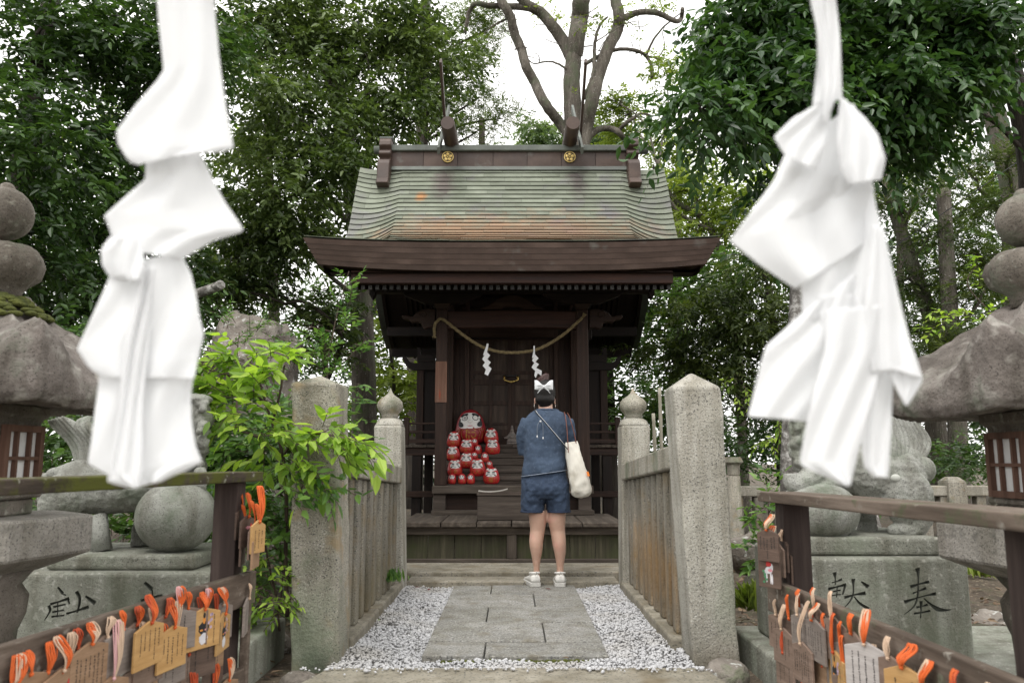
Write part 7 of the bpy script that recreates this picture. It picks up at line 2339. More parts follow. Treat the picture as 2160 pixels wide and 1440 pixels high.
cloth(tl, [(290, 560), (280, 640), (262, 740), (250, 860), (228, 1000), (285, 1030)], [(330, 560), (325, 640), (312, 740), (300, 860), (300, 1000), (292, 1028)], (.008, .016), .5, .008, .2)

tr = thing('hanging_streamer', P(1780, 1020, SD), 'large blurred white folded streamer hanging close to the lens, over the brown rack', 'shrine streamer', 'large white streamers hanging in front')
cloth(tr, [(1698, -80), (1708, 0), (1722, 60), (1724, 130), (1712, 228)], [(1750, -80), (1764, 0), (1771, 60), (1773, 130), (1776, 212)], (.0, .010), .6, .008, .4)
cloth(tr, [(1705, -40), (1720, 40), (1730, 110), (1735, 180), (1738, 262)], [(1730, -40), (1740, 40), (1762, 130), (1768, 190), (1742, 262)], (-.012, -.002), .4, .006, .9)
cloth(tr, [(1712, 226), (1672, 250), (1631, 290), (1640, 306), (1655, 328)], [(1750, 215), (1752, 250), (1745, 290), (1735, 320), (1720, 360)], (-.010, .004), .5, .007, .2, bow=-.008)
cloth(tr, [(1772, 206), (1768, 250), (1765, 300), (1770, 350), (1790, 390)], [(1778, 208), (1825, 250), (1852, 285), (1868, 335), (1858, 380)], (-.006, .016), .5, .010, .8, bow=-.018)
cloth(tr, [(1655, 328), (1630, 385), (1580, 450), (1535, 510), (1600, 560), (1680, 612)], [(1800, 215), (1835, 290), (1840, 380), (1845, 400), (1835, 450), (1850, 500)], (.016, .024), 1.3, .012, 1.9, bow=-.010, nu=36)
cloth(tr, [(1660, 330), (1690, 420), (1700, 500), (1688, 600), (1690, 640), (1692, 680)], [(1842, 394), (1850, 440), (1862, 490), (1872, 540), (1884, 590), (1890, 650)], (.024, .020), 1.5, .012, 2.6, nu=30)
cloth(tr, [(1840, 470), (1830, 560), (1824, 640), (1826, 720), (1838, 790), (1862, 768)], [(1862, 480), (1882, 570), (1902, 650), (1920, 720), (1934, 760), (1946, 800)], (.006, .016), .5, .006, .3, bow=-.008)
cloth(tr, [(1862, 770), (1880, 800), (1895, 830), (1910, 855)], [(1920, 740), (1938, 775), (1946, 802), (1912, 856)], (.012, .018), .4, .004)
cloth(tr, [(1692, 660), (1655, 695), (1614, 730), (1604, 760), (1590, 820), (1576, 880)], [(1822, 560), (1815, 660), (1800, 740), (1770, 800), (1740, 850), (1712, 890)], (.018, .026), .9, .010, 1.0, bow=-.008)
cloth(tr, [(1742, 650), (1738, 740), (1718, 820), (1700, 890), (1684, 980), (1790, 1026)], [(1872, 640), (1868, 740), (1852, 800), (1828, 890), (1806, 970), (1792, 1024)], (.004, .012), .6, .008, .5, bow=-.006)
cloth(tr, [(1806, 700), (1810, 800), (1812, 900), (1822, 985), (1845, 1005)], [(1880, 700), (1885, 800), (1880, 900), (1874, 980), (1874, 1008)], (.022, .028), 1.0, .008, 1.4)
cloth(tr, [(1720, 620), (1730, 680), (1740, 740)], [(1800, 620), (1815, 690), (1830, 740)], (.016, .018), .5, .005)
m = MB()
_a, _b = P(-900, -98, SD), P(3060, -98, SD)
twisted(m, [_a, _a.lerp(_b, .25) + Vector((0, 0, -.004)), _a.lerp(_b, .5), _a.lerp(_b, .75) + Vector((0, 0, -.004)), _b], 0.018, 3, 0.5)
tag(m.build('straw_rope', 'straw'), 'straw rope the two large white streamers hang from, along the top edge', 'sacred rope')
# ------------------------------------------------------------ trees and plants
def nearest(pts, q):
    return min(pts, key=lambda p: (p - q).length)

def tree(name, label, trunk, r0, r1, blobs, n, leafmat_, leaf, twig, bark='bark_dark', limbs=(), L=9, shape='ovate', seed=1, sub=.25, flat=.7, droop=.25, spread=.85, parts=0, cat='tree', twigs=0, group=None, auto=True, ground=True):
    random.seed(seed)
    pts = [P(*p) for p in trunk]
    if ground:
        b = pts[0].copy(); b.z = ground_z(b.x, b.y) - .1
        pts = [b] + pts
    th = thing(name, (pts[0].x, pts[0].y, pts[0].z), label, cat, group)
    m = MB()
    line = limb(m, pts, r0, r1, 12)
    for lp, a, b_ in limbs:
        line += limb(m, [P(*p) for p in lp], a, b_, 8, wob=a * .12)
    if auto:
        for b_ in blobs:
            c = P(b_[0], b_[1], b_[2])
            s = nearest(line, c + Vector((0, 0, -.6)))
            if (c - s).length > .2:
                mid = s.lerp(c, .5) + Vector((random.uniform(-.15, .15), random.uniform(-.15, .15), random.uniform(.0, .25)))
                line2 = limb(m, [s, mid, c], max(.02, r0 * .22), .012, 6, wob=.02)
                rx, rz, ry = b_[3] * b_[2] / FOC, b_[4] * b_[2] / FOC, b_[5]
                for _ in range(twigs):
                    e = c + Vector((random.uniform(-1, 1) * rx, random.uniform(-1, 1) * ry, random.uniform(-1, 1) * rz)) * .9
                    s2 = nearest(line2, e)
                    limb(m, [s2, s2.lerp(e, .5) + Vector((0, 0, .06)), e], .013, .004, 5, wob=.02)
    m.build('trunk', bark, th)
    foliage(th, blobs, n, leafmat_, leaf, twig, L, shape, seed, sub, flat, droop, spread, parts)
    return th

# the tall bare-limbed tree behind the ridge
td = 14.0
kk = td / FOC
th = thing('bare_limbed_tree', (P(1228, 300, td).x, td, -.1), 'tall mossy-barked tree with forked bare limbs rising behind the shrine ridge', 'tree')
m = MB()
tr_ = [P(1232, 700, td), P(1230, 420, td), P(1216, 300, td), P(1208, 240, td), P(1206, 180, td), P(1209, 130, td), P(1213, 105, td)]
b0 = tr_[0].copy(); b0.z = -.15; tr_ = [b0] + tr_
limb(m, tr_, 24 * kk, 17 * kk, 16, wob=.01)
for pts, a, b_ in (
    ([(1212, 120), (1217, 80), (1222, 40), (1226, 0), (1232, -60)], 19, 20),
    ([(1208, 125), (1188, 88), (1165, 55), (1142, 28), (1115, 12), (1090, -12)], 15, 10),
    ([(1142, 28), (1112, 16), (1070, 14), (1030, 12), (1005, 8), (990, 25), (980, 70)], 9, 4),
    ([(1203, 290), (1180, 258), (1152, 222), (1128, 175), (1110, 140), (1100, 105), (1085, 70), (1078, 40), (1062, 10), (1045, -20)], 11.5, 10),
    ([(1225, 330), (1236, 270), (1248, 215), (1262, 160), (1282, 105), (1302, 62), (1306, 35), (1298, 0), (1296, -50)], 16, 12),
    ([(1303, 42), (1322, 36), (1345, 27), (1375, 26), (1400, 33), (1425, 45), (1436, 40), (1440, 18)], 8, 4.5),
    ([(1234, 135), (1262, 120), (1290, 108), (1315, 104), (1345, 108), (1364, 120), (1374, 140), (1375, 165)], 4.5, 3.5),
    ([(1232, 210), (1244, 180), (1253, 150), (1254, 110), (1257, 78), (1268, 50), (1281, 37)], 6, 2.2),
    ([(1364, 118), (1375, 90), (1395, 62), (1420, 40), (1440, 25)], 3, 1.2),
    ([(1364, 118), (1385, 123), (1400, 132), (1420, 145)], 2, .8),
    ([(1388, 122), (1402, 100), (1398, 70), (1402, 58)], 1.6, .7),
    ([(1216, 160), (1195, 145), (1170, 132), (1148, 131), (1124, 134), (1110, 118)], 3, 1),
    ([(1138, 131), (1135, 115), (1120, 112)], 1.3, .6),
    ([(1250, 97), (1200, 99), (1168, 90), (1148, 82)], 1.5, .8),
    ([(1236, 300), (1256, 276), (1285, 271), (1306, 280), (1318, 297)], 8, 6),
    ([(1302, 279), (1318, 262), (1335, 250), (1352, 240), (1372, 244)], 5, 2.5),
    ([(1070, 40), (1045, 52), (1020, 70)], 3, 1.2),
    ([(1255, 90), (1285, 70), (1320, 50), (1345, 45)], 1.5, .8)):
    limb(m, [P(x, y, td + random.uniform(-.15, .15)) for x, y in pts], a * kk, b_ * kk, 12, wob=.008)
rq = random.Random(12)
for _ in range(34):                                           # bare twigs
    x, y = rq.choice(((1270, 120), (1300, 60), (1340, 108), (1100, 110), (1085, 60), (1380, 30), (1160, 60), (1225, 60), (1250, 40), (1350, 60)))
    x += rq.uniform(-14, 14); y += rq.uniform(-14, 14)
    a = rq.uniform(-.4, PI + .4); l = rq.uniform(18, 60)
    limb(m, [P(x, y, td), P(x + math.cos(a) * l * .5, y - math.sin(a) * l * .45 + rq.uniform(-6, 6), td), P(x + math.cos(a) * l, y - math.sin(a) * l + rq.uniform(-8, 8), td)], 1.3 * kk, .5 * kk, 5)
m.build('trunk', 'bark', th)
foliage(th, [(1146, 22, td, 18, 10, .2), (1196, 40, td, 16, 16, .2), (1240, 38, td - .3, 18, 20, .3), (1300, 30, td, 20, 16, .3), (1390, 10, td, 45, 12, .4), (1282, 58, td, 12, 8, .2), (1214, 198, td - .3, 5, 5, .1), (1330, 55, td, 10, 14, .2)], 130, 'leaf_lime', .075, .16, 6, 'ovate', 31, .14)

# left side
tree('evergreen_tree', 'dark glossy broadleaf tree filling the top left corner', [(20, 600, 8.2), (60, 250, 8.2), (120, -60, 8.2)], .17, .08,
     [(90, 60, 8.0, 190, 120, .7), (300, 60, 8.6, 180, 130, .7), (60, 330, 7.4, 150, 160, .6), (260, 250, 8.8, 150, 120, .7), (180, 420, 8.8, 190, 120, .7), (60, 520, 7.6, 140, 110, .5), (300, 590, 9.0, 150, 120, .6), (150, 640, 8.6, 160, 80, .6), (420, 90, 9.2, 80, 130, .6)],
     3000, 'leaf_left', .112, .34, seed=41, sub=.30, parts=250, twigs=5, droop=.45)
tree('evergreen_tree', 'tall broadleaf tree with drooping grey-green leaves, left of the shrine roof', [(768, 900, 12), (762, 640, 12), (742, 380, 12), (700, 160, 12), (640, -80, 12)], .21, .12,
     [(560, 60, 11.2, 150, 110, .9), (740, 60, 11.4, 170, 110, .9), (900, 60, 11.6, 110, 80, .8), (600, 240, 10.8, 160, 120, .9), (790, 210, 11.2, 130, 110, .8), (920, 150, 11.6, 60, 70, .6), (560, 430, 10.4, 130, 110, .8), (690, 380, 10.6, 100, 100, .7), (640, 520, 10.8, 90, 60, .6), (900, 245, 11.6, 40, 40, .4), (500, 545, 10.8, 100, 70, .6)],
     4300, 'leaf_mid', .112, .36, bark='bark', limbs=(([(745, 400, 12), (690, 330, 11.6), (600, 300, 11.2), (500, 320, 11)], .07, .02), ([(750, 480, 12), (690, 430, 11.6), (640, 400, 11)], .06, .02), ([(765, 700, 12), (800, 640, 12), (840, 620, 12.5)], .04, .015)),
     seed=42, sub=.30, twigs=6, droop=.55, parts=0)
tree('conifer_tree', 'light green conifer with flat airy sprays against the sky left of the forked tree', [(880, 600, 16), (890, 300, 16), (900, -60, 16)], .2, .1,
     [(1045, 55, 15.5, 52, 20, .5), (1005, 95, 15.5, 40, 40, .5), (990, 160, 15.5, 35, 40, .5), (1010, 205, 15.5, 32, 22, .5), (1060, 250, 15.5, 62, 20, .6), (1010, 275, 15.5, 62, 22, .6), (1000, 30, 15.5, 50, 30, .5), (950, 230, 15.5, 50, 50, .5)],
     1500, 'needle_light', .085, .24, L=12, shape='needle', seed=43, sub=.20, flat=.9, droop=.1, spread=.6)
tree('leafy_tree', 'young sunlit tree glimpsed between the left finial post and the shrine', [(835, 960, 13), (830, 800, 13), (810, 640, 13)], .05, .02,
     [(840, 700, 13.5, 50, 50, .6), (800, 800, 13.5, 50, 60, .6), (860, 830, 13.0, 35, 60, .5), (800, 900, 13, 60, 60, .6)],
     520, 'leaf_lime', .12, .3, seed=44, sub=.24, twigs=3)
tree('leafy_tree', 'thin dark-branched tree with sky gaps above the boulder', [(690, 900, 11), (670, 700, 11), (560, 600, 11)], .06, .025,
     [(690, 650, 11, 60, 60, .5), (540, 610, 11, 80, 50, .5), (660, 740, 11, 60, 40, .4), (440, 620, 10.5, 60, 60, .5)],
     620, 'leaf_mid', .10, .28, seed=45, sub=.22, twigs=5, limbs=(([(690, 800, 11), (720, 710, 10.8), (650, 640, 10.6), (600, 640, 10.5)], .04, .015),))
# broken dead bough
m = MB()
limb(m, [P(360, 632, 7.5), P(420, 618, 7.2), P(466, 600, 7.0)], .05, .042, 9, wob=.01)
tag(m.build('dead_bough', 'bark_lichen'), 'broken grey bough end poking out above the boulder', 'branch')

# right side
tree('glossy_leaf_tree', 'dark large-leaved glossy tree hanging over from the upper right', [(2190, 700, 8), (2170, 300, 8), (2080, 60, 8), (1900, -40, 8)], .17, .08,
     [(1650, 40, 7.6, 140, 90, .6), (1850, 40, 7.8, 160, 85, .6), (1575, 150, 7.2, 100, 80, .5), (1478, 235, 6.8, 62, 42, .35), (1620, 235, 7.2, 95, 50, .5), (1780, 220, 7.8, 160, 100, .6), (1960, 180, 7.6, 110, 90, .5), (2050, 70, 7.6, 110, 80, .5), (1870, 290, 7.8, 110, 50, .4), (1520, 50, 7.8, 45, 50, .4), (1655, 400, 8.0, 30, 30, .3)],
     3000, 'leaf_dark', .130, .34, seed=51, sub=.25, parts=280, twigs=4, droop=.75, flat=.55, limbs=(([(2170, 330, 8), (2100, 260, 7.9), (2000, 200, 7.8)], .03, .015), ([(2150, 30, 8), (2060, 30, 7.8), (1990, 42, 7.6)], .07, .05)))
tree('yellow_green_tree', 'airy yellow-green small-leaved tree right of the shrine roof with sky showing through', [(1560, 800, 13), (1540, 600, 13), (1490, 470, 13), (1420, 420, 13), (1390, 350, 13)], .09, .03,
     [(1450, 400, 13, 80, 50, .6), (1540, 440, 13, 80, 60, .7), (1450, 480, 13, 70, 30, .5), (1400, 400, 13.4, 50, 60, .5), (1620, 400, 13.4, 50, 50, .5), (1330, 240, 14.5, 60, 45, .5), (1290, 210, 14.5, 35, 35, .4), (1390, 300, 14, 60, 40, .5), (1310, 285, 15, 70, 18, .4), (1410, 160, 14, 40, 40, .4)],
     1700, 'leaf_lime', .085, .26, bark='bark', seed=52, sub=.24, twigs=5, limbs=(([(1500, 485, 12.8), (1440, 455, 12.6), (1400, 400, 12.6), (1385, 340, 12.6)], .035, .02),))
for i, (x, y, d, rx, ry, lab) in enumerate(((1140, 292, 24, 60, 42, 'pale green rounded treetop far behind the ridge, left of the forked trunk'), (1265, 296, 24, 46, 38, 'pale green treetop far behind the ridge, right of the forked trunk'))):
    tree('distant_tree', lab, [(x, 500, d), (x, 350, d)], .2, .1, [(x, y, d, rx, ry, .8), (x - 20, y + 30, d, rx, 30, .8)], 520, 'leaf_pale', .16, .36, seed=60 + i, sub=.32, auto=False, droop=.7)
con = [  # label, trunk, r0, r1, pads
 ('leaning conifer behind the large right streamer and lantern roof', [(1975, 880, 12.5), (1975, 720, 12.5), (1925, 560, 12.6), (1880, 420, 12.8), (1840, 250, 13)], .15, .08,
  [(1880, 430, 12.5, 80, 22, .7), (1960, 500, 12.3, 80, 22, .7), (1920, 590, 12.4, 90, 20, .7), (2010, 640, 12.2, 70, 22, .7), (1900, 680, 12.4, 80, 22, .7), (1960, 400, 12.6, 70, 16, .7)]),
 ('thick-trunked conifer at the upper right edge of the photo', [(2150, 700, 13.5), (2140, 420, 13.5), (2095, 230, 13.6), (2070, 60, 13.6)], .24, .16,
  [(2110, 130, 13, 50, 22, .7), (2130, 330, 12.6, 50, 20, .7), (2100, 430, 12.6, 60, 22, .7), (2060, 540, 12.6, 80, 22, .7), (2140, 560, 12.6, 60, 22, .7), (2040, 350, 13, 50, 18, .7)]),
 ('conifer with dark trunk seen between the right statue tail and the lantern', [(2022, 1000, 11.8), (2018, 870, 11.8), (2000, 600, 12), (1990, 400, 12)], .16, .10,
  [(2040, 700, 11.6, 70, 24, .6), (1990, 760, 11.6, 80, 22, .6), (2080, 600, 11.8, 60, 20, .6)]),
 ('slender dark trunk next to the right statue tail', [(1972, 1000, 12.6), (1968, 880, 12.6), (1965, 760, 12.8)], .14, .11,
  [(1940, 800, 12.5, 60, 26, .6), (1890, 760, 12.5, 60, 30, .6)])]
for i, (lab, trk, r0, r1, pads) in enumerate(con):
    tree('conifer_tree', lab, trk, r0, r1, pads, 1250 if i < 2 else 600, 'needle', .085, .26, bark='bark', L=13, shape='needle', seed=70 + i, sub=.22, flat=.95, droop=.12, spread=.6, twigs=6, group='conifers at the right')
tree('feathery_tree', 'feathery mid-green evergreen behind the tilted pillar and right streamer', [(1650, 950, 10.5), (1640, 780, 10.5), (1620, 600, 10.5)], .10, .05,
     [(1600, 560, 10.5, 60, 50, .5), (1560, 640, 10.4, 90, 70, .6), (1660, 700, 10.4, 70, 70, .6), (1480, 700, 10.6, 80, 60, .6), (1420, 760, 10.8, 70, 60, .6), (1550, 780, 10.4, 90, 60, .6), (1640, 840, 10.4, 60, 60, .5)],
     1500, 'needle', .10, .30, L=12, shape='narrow', seed=81, sub=.26, droop=.6, twigs=4)
tree('leafy_tree', 'dark evergreen tree between the right finial post and the shrine screen', [(1290, 950, 13), (1285, 800, 13), (1280, 700, 13.2)], .10, .07,
     [(1330, 720, 12.5, 70, 50, .6), (1290, 840, 12.8, 50, 60, .5), (1400, 850, 12.2, 70, 60, .6), (1350, 640, 12.5, 60, 40, .5), (1460, 640, 12.5, 70, 60, .5), (1530, 560, 12.0, 50, 40, .4)],
     900, 'leaf_left', .115, .3, seed=82, sub=.26, twigs=3)
tree('lichen_trunk_tree', 'tree with white-lichened trunk standing right behind the right lion-dog', [(1672, 1090, 7.0), (1668, 960, 7.0), (1680, 700, 7.2), (1685, 560, 7.4)], .105, .07, [(1690, 520, 7.6, 60, 30, .4)], 60, 'leaf_dark', .12, .3, bark='bark_lichen', seed=83, sub=.2)

# far wood closing the view behind everything
rng = np.random.default_rng(99)
fw_blobs = []
for i in range(46):
    x = -260 + i * 58 + rng.uniform(-20, 20)
    if 1010 < x < 1420: top = 640
    elif 590 < x < 1010: top = 600
    else: top = 400 if x < 590 else 420
    for y in range(int(top), 1000, 75):
        fw_blobs.append((x, y + rng.uniform(-20, 20), 19 + rng.uniform(-2, 3), 62, 52, 1.2))
foliage(None, fw_blobs, 10500, 'leaf_left', .17, .5, 8, 'ovate', 91, .36, .7, .3, .85, name='far_wood')
tag(bpy.data.objects['far_wood'], 'mass of dark green trees closing the view behind the shrine grounds', 'woods', kind='stuff')
fw2 = [(b[0], b[1] - 150, b[2] + 3, 55, 40, 1.) for i, b in enumerate(fw_blobs) if i % 5 == 0 and not (960 < b[0] < 1430) and b[1] < 760]
foliage(None, fw2, 2600, 'leaf_lime', .17, .5, 8, 'ovate', 92, .36, .7, .3, .85, name='yellow_green_wood')  # far crowns in the lighter yellow-green leaf colour
tag(bpy.data.objects['yellow_green_wood'], 'lighter yellow-green foliage showing through the gaps of the nearer trees', 'woods', kind='stuff')
m = MB()
for i in range(11):
    x = -150 + i * 230 + random.uniform(-40, 40)
    d = random.uniform(16, 21)
    b = P(x, 960, d); t_ = P(x + random.uniform(-40, 40), 250, d)
    b.z = -.2
    limb(m, [b, b.lerp(t_, .5) + Vector((random.uniform(-.2, .2), 0, 0)), t_], random.uniform(.10, .2), .07, 8)
tag(m.build('distant_trunks', 'bark_dark'), 'dark trunks standing in the far wood', 'trunks', kind='stuff')

# ---------------- small plants near the path
def plant(name, label, stems, sprays, leaf, mat_, seed, L=8, shape='ovate', twig=.14, parts=250, cat='plant', bark='twig', droop=.5, flat=.75, spread=.8, r=.006, group=None):
    """stems = lists of (px, py, depth); sprays = (px, py, depth, direction in the picture in degrees, count, spread px)"""
    rng = np.random.default_rng(seed)
    s0 = P(*stems[0][0])
    th = thing(name, (s0.x, s0.y, s0.z), label, cat, group)
    m = MB()
    for st_ in stems:
        limb(m, [P(*p) for p in st_], r * (1 if st_ is stems[0] else .6), r * .35, 7, wob=.001)
    O, Dv = [], []
    for px_, py_, d_, ang, cnt, spr in sprays:
        for _ in range(cnt):
            q = P(px_ + rng.normal(0, spr), py_ + rng.normal(0, spr * .7), d_ + rng.normal(0, .06))
            a = math.radians(ang + rng.normal(0, 28))
            dv = Vector((math.cos(a), rng.normal(-.25, .45), math.sin(a) * .8)).normalized()
            O.append(q); Dv.append(dv)
            m.tube([q - dv * .02, q + dv * twig * .5 + Vector((0, 0, -droop * twig * .2)), q + dv * twig + Vector((0, 0, -droop * twig))], [.0022, .0018, .001], 5)
    m.build('stem', bark, th)
    arr = spray_leaves(np.array([tuple(o) for o in O]), np.array([tuple(d_) for d_ in Dv]), L, leaf, twig, rng, flat, droop, spread)
    leaf_object('foliage', mat_, th, arr, shape, rng, tri_parts=parts)
    return th
M['leaf_mid2'] = leafmat('fresh_green_leaf', (0.045, 0.11, 0.025), (0.09, 0.19, 0.04), (0.18, 0.31, 0.075), rough=0.4, trans=0.35)
M['twig'] = plain('brown_twig', (0.075, 0.052, 0.038), rough=0.9)
plant('sapling', 'bright yellow-green leafy sapling spreading in front of the left pillar',
      [[(606, 1300, 4.15), (603, 1180, 4.15), (604, 1050, 4.12), (596, 960, 4.1), (570, 880, 4.1), (545, 800, 4.1), (520, 750, 4.1)],
       [(598, 960, 4.1), (630, 920, 3.95), (680, 915, 3.75), (735, 925, 3.6), (770, 925, 3.55)], [(575, 890, 4.1), (590, 830, 4.0), (600, 770, 4.0)],
       [(560, 850, 4.1), (500, 800, 4.0), (440, 780, 3.9)], [(603, 1040, 4.12), (640, 1010, 3.85), (690, 1010, 3.7)], [(596, 960, 4.1), (540, 920, 3.95), (470, 900, 3.9)]],
      [(480, 800, 3.95, 160, 10, 30), (550, 840, 3.9, 90, 8, 26), (560, 790, 3.9, 60, 5, 20), (440, 770, 3.9, 180, 7, 14), (520, 870, 3.9, 180, 7, 26), (585, 900, 3.85, 0, 5, 18), (700, 930, 3.65, -10, 5, 16), (500, 760, 4.0, 150, 8, 22), (455, 790, 3.95, 190, 7, 20), (550, 770, 4.0, 60, 7, 20), (600, 760, 4.0, 60, 4, 10), (470, 830, 3.95, 200, 6, 22), (530, 830, 4.0, 120, 7, 26),
       (580, 905, 3.9, 10, 6, 22), (640, 920, 3.78, 0, 7, 20), (690, 915, 3.7, 0, 7, 14), (735, 925, 3.6, -10, 6, 12), (620, 960, 3.8, -30, 6, 22), (560, 960, 3.95, 200, 6, 26)],
      .094, 'leaf_bright', 101, L=7, parts=290, twig=.15, droop=.5, cat='sapling', r=.012)
plant('shrub', 'mid-green lower leaves around the sapling stem, beside the left pillar',
      [[(590, 1290, 4.3), (560, 1150, 4.3), (540, 1000, 4.3)], [(590, 1290, 4.3), (610, 1100, 4.2), (640, 1020, 3.85)]],
      [(560, 1010, 4.15, 180, 8, 28), (640, 1015, 3.85, 0, 7, 20), (680, 1020, 3.75, -10, 4, 12), (500, 940, 4.3, 180, 8, 30), (540, 1080, 4.3, 200, 8, 26), (580, 1060, 4.2, 0, 9, 24), (540, 1120, 4.25, 180, 9, 26), (575, 1100, 4.2, 0, 6, 18), (530, 1010, 4.2, 200, 8, 26), (470, 880, 4.4, 170, 8, 30), (590, 1150, 4.2, 0, 5, 16), (560, 920, 4.4, 90, 10, 40), (590, 860, 4.5, 90, 7, 30)],
      .075, 'leaf_mid2', 102, L=8, parts=150, twig=.14, cat='shrub', r=.008)
plant('young_shoot', 'upright shoot with small fresh leaves rising above the left pillar',
      [[(700, 960, 4.6), (700, 860, 4.6), (690, 780, 4.6), (705, 690, 4.6), (722, 620, 4.55), (736, 572, 4.5)], [(695, 790, 4.6), (740, 750, 4.5), (772, 715, 4.45)], [(700, 700, 4.6), (660, 690, 4.55), (645, 700, 4.5)], [(705, 830, 4.6), (745, 815, 4.45), (760, 815, 4.4)]],
      [(735, 600, 4.5, 90, 3, 4), (722, 640, 4.55, 70, 4, 8), (715, 690, 4.55, 40, 6, 14), (690, 735, 4.55, 60, 9, 22), (745, 735, 4.5, 20, 5, 12), (665, 700, 4.55, 160, 5, 12), (700, 790, 4.55, 60, 7, 22), (745, 812, 4.45, 0, 3, 8), (650, 750, 4.6, 120, 7, 20), (730, 850, 4.5, 0, 3, 12)],
      .050, 'leaf_mid2', 103, L=8, parts=200, twig=.10, droop=.05, cat='plant', r=.006)
plant('fern_leaved_plant', 'plant with feather-like compound leaves in front of the boulder',
      [[(500, 900, 5.2), (500, 760, 5.2), (505, 700, 5.2)]],
      [(440, 700, 5.0, 170, 5, 10), (480, 680, 5.0, 130, 5, 12), (540, 690, 5.0, 30, 5, 12), (580, 720, 5.0, 0, 4, 10), (500, 720, 5.0, 60, 6, 22), (430, 740, 5.0, 200, 5, 12)],
      .042, 'leaf_mid2', 104, L=13, shape='narrow', parts=0, twig=.20, droop=.3, r=.006)
plant('low_plant', 'bright green seedlings at the foot of the left pillar',
      [[(590, 1330, 4.1), (580, 1250, 4.05), (560, 1210, 4.0)]],
      [(560, 1170, 4.05, 150, 8, 18), (590, 1205, 4.0, 20, 7, 14), (545, 1235, 4.0, 180, 8, 18), (590, 1260, 3.9, 0, 8, 14), (540, 1275, 3.95, 190, 8, 14), (520, 1200, 4.1, 180, 7, 14), (575, 1285, 3.9, 200, 5, 12)],
      .056, 'leaf_bright', 105, L=6, parts=130, twig=.10, droop=.6, cat='plant')
plant('shrub', 'leafy laurel shrub under the left statue ball and belly',
      [[(260, 1200, 4.6), (260, 1130, 4.6)]],
      [(240, 1120, 4.7, 120, 7, 20), (280, 1130, 4.6, 60, 7, 16), (300, 1110, 4.7, 30, 7, 22), (250, 1080, 4.9, 90, 6, 26), (460, 1120, 4.7, 90, 7, 20), (470, 1060, 4.8, 90, 8, 24), (480, 1150, 4.6, 60, 6, 18)],
      .085, 'leaf_left', 106, L=8, parts=100, twig=.12, droop=.1, cat='shrub')
plant('shrub', 'green shrub seen between the left lantern and the statue tail',
      [[(110, 1100, 5.2), (110, 960, 5.2)]],
      [(100, 900, 5.3, 90, 7, 22), (90, 960, 5.2, 60, 8, 20), (100, 1060, 5.0, 60, 7, 18), (180, 880, 5.6, 90, 6, 24), (60, 1000, 5.2, 90, 5, 20), (230, 900, 5.6, 90, 6, 30), (250, 980, 5.6, 90, 8, 36)],
      .085, 'leaf_left', 107, L=8, parts=80, twig=.14, droop=.2, cat='shrub')
plant('young_plant', 'leafy green plant in front of the granite fence right of the tilted pillar',
      [[(1625, 1200, 5.6), (1622, 1100, 5.6), (1618, 1010, 5.6)], [(1622, 1120, 5.6), (1598, 1090, 5.5)], [(1622, 1080, 5.6), (1645, 1050, 5.5)]],
      [(1618, 1015, 5.6, 90, 4, 8), (1625, 1060, 5.55, 60, 5, 12), (1600, 1085, 5.5, 160, 5, 12), (1620, 1125, 5.5, 90, 6, 14), (1590, 1140, 5.5, 170, 5, 12), (1640, 1160, 5.5, 0, 4, 12), (1600, 1180, 5.5, 180, 4, 12)],
      .075, 'leaf_mid2', 108, L=6, parts=130, twig=.10, droop=.2)
plant('climbing_vine', 'light green vine leaves dangling left of the right streamer, behind the fence',
      [[(1640, 960, 7.2), (1645, 900, 7.2), (1630, 850, 7.2)]],
      [(1640, 890, 7.2, -90, 5, 12), (1620, 925, 7.2, 200, 5, 12), (1650, 930, 7.2, -60, 4, 10), (1548, 800, 7.6, 200, 3, 8), (1570, 820, 7.6, -40, 4, 10)],
      .062, 'leaf_bright', 109, L=6, parts=60, twig=.14, droop=.6)
plant('climbing_vine', 'light green vine leaves above the roof of the right stone lantern',
      [[(2120, 700, 6.0), (2090, 660, 6.0), (2040, 600, 6.0), (2060, 560, 6.0)], [(2100, 670, 6), (2140, 640, 6)]],
      [(2058, 560, 6.0, 120, 3, 8), (2080, 610, 6.0, 60, 4, 10), (2030, 660, 6.0, 180, 5, 12), (2000, 670, 6.0, 190, 4, 14), (2080, 670, 6.0, 100, 6, 16), (2130, 640, 6.0, 20, 6, 14), (2120, 690, 6.0, 200, 5, 14), (1965, 680, 6.1, 180, 2, 8)],
      .062, 'leaf_bright', 110, L=6, parts=120, twig=.15, droop=.3)
foliage(None, [(2040, 985, 9.5, 60, 26, .5), (1980, 960, 10, 50, 26, .5), (2080, 960, 10, 60, 40, .5), (1780, 1010, 9, 120, 40, .6), (1560, 960, 9.5, 90, 60, .5), (1720, 900, 9.5, 90, 60, .5)], 900, 'leaf_left', .075, .26, 9, 'ovate', 111, .2, name='undergrowth')
tag(bpy.data.objects['undergrowth'], 'low dark green undergrowth behind the granite fence', 'undergrowth', kind='stuff')
foliage(None, [(250, 900, 6.5, 200, 110, .5), (560, 930, 6.0, 100, 70, .5), (420, 1000, 5.8, 160, 110, .4), (640, 900, 6.6, 60, 60, .4), (120, 760, 7.0, 140, 90, .5), (520, 1130, 5.2, 60, 70, .3)], 1700, 'leaf_left', .095, .28, 8, 'ovate', 112, .22, name='bushes')
tag(bpy.data.objects['bushes'], 'dense dark bushes behind the left lion-dog statue and boulder', 'bushes', kind='stuff')

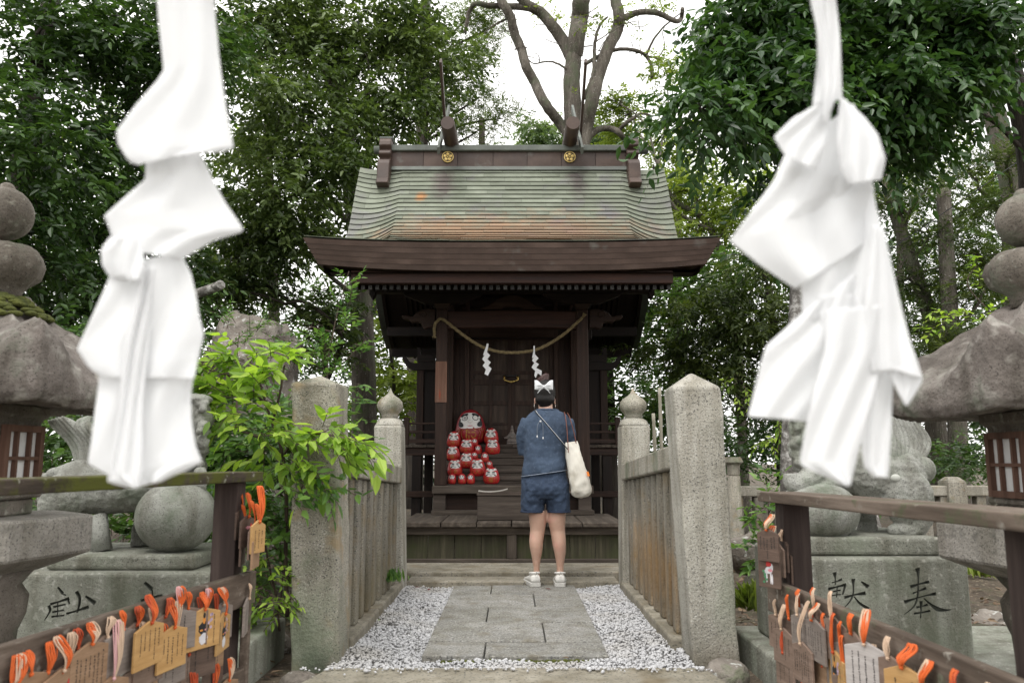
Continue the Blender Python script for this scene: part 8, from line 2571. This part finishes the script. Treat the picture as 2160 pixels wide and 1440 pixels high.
# grass tufts and weeds
def tuft(label, px, py, d, n, h, mat_, seed, name='grass_tuft', kind=None):
    rng = np.random.default_rng(seed)
    c = P(px, py, d)
    pos = np.array([tuple(c)] * n) + rng.normal(0, 1, (n, 3)) * np.array([.05, .05, 0])
    dr = unit(np.stack([rng.normal(0, .55, n), rng.normal(0, .45, n), np.ones(n)], 1))
    nr = unit(np.cross(dr, rng.normal(0, 1, (n, 3))))
    o = leaf_object(name, mat_, None, (pos, dr, nr, h * rng.uniform(.5, 1.2, n)), 'needle', rng)
    return tag(o, label, 'grass', kind=kind or 'stuff')
tuft('grass tuft on the dirt at the corner of the right pedestal', 1600, 1285, 4.6, 160, .16, 'leaf_lime', 121)
tuft('green weeds growing at the foot of the left balustrade', 823, 1225, 5.6, 110, .085, 'leaf_mid2', 122, name='weeds')
tuft('grass growing on the dirt right of the inscribed pedestal', 2075, 1215, 6.5, 160, .14, 'leaf_lime', 123)
# fallen leaves on the dirt
rng = np.random.default_rng(130)
n = 5200
x = np.concatenate([rng.uniform(-4.5, -1.1, n // 2), rng.uniform(1.15, 5.5, n // 2)])
y = rng.uniform(3.7, 9.5, n)
z = np.array([ground_z(a, b) for a, b in zip(x, y)]) + rng.uniform(.006, .03, n)
dr = unit(np.stack([rng.normal(0, 1, n), rng.normal(0, 1, n), rng.normal(0, .25, n)], 1))
nr = np.array([0, 0, 1.0]) + rng.normal(0, .35, (n, 3))
nr = unit(nr - dr * (nr * dr).sum(-1, keepdims=True))
leaf_object('leaf_litter', 'leaf_dead', None, (np.stack([x, y, z], 1), dr, nr, rng.uniform(.03, .075, n)), 'ovate', rng)
tag(bpy.data.objects['leaf_litter'], 'dry brown fallen leaves covering the dirt on both sides', 'leaf litter', kind='stuff')
for i, (px, py, mt, lab) in enumerate(((879, 1240, 'leaf_red', 'dark red fallen leaf on the left gravel near the far sill'), (908, 1246, 'leaf_red', 'reddish fallen leaf on the left gravel, the one nearer the path'), (1168, 1244, 'leaf_red', 'reddish leaf lying on the path between the sneakers'), (811, 1307, 'leaf_bright', 'tiny yellow leaf on the left gravel strip'), (1195, 1388, 'leaf_dead', 'tan dry leaf at the front edge of the stone path'))):
    d = yq(py)
    c = P(px, py, d)
    a = i * 1.3
    pos = np.array([[c.x - .02, c.y, .006 if i != 3 else .0]])
    leaf_object('fallen_leaf', mt, None, (pos, unit(np.array([[math.cos(a), math.sin(a) * .6, .12]])), unit(np.array([[.1, -.2, 1.0]])), np.array([.045 if i != 3 else .025])), 'ovate', np.random.default_rng(i), tone=np.array([.4]))
    o = [q for q in C.objects if q.name.startswith('fallen_leaf') and q.type == 'MESH' and 'label' not in q][0]
    tag(o, lab, 'leaf')

m = MB().tube(catmull([P(1790, 585, 9.0), P(1960, 470, 9.0), P(2180, 318, 9.0), P(2500, 90, 9.0)], 6), .006, 6)
tag(m.build('wire', 'black_paint'), 'thin dark cable slanting across the trees at the upper right', 'cable')
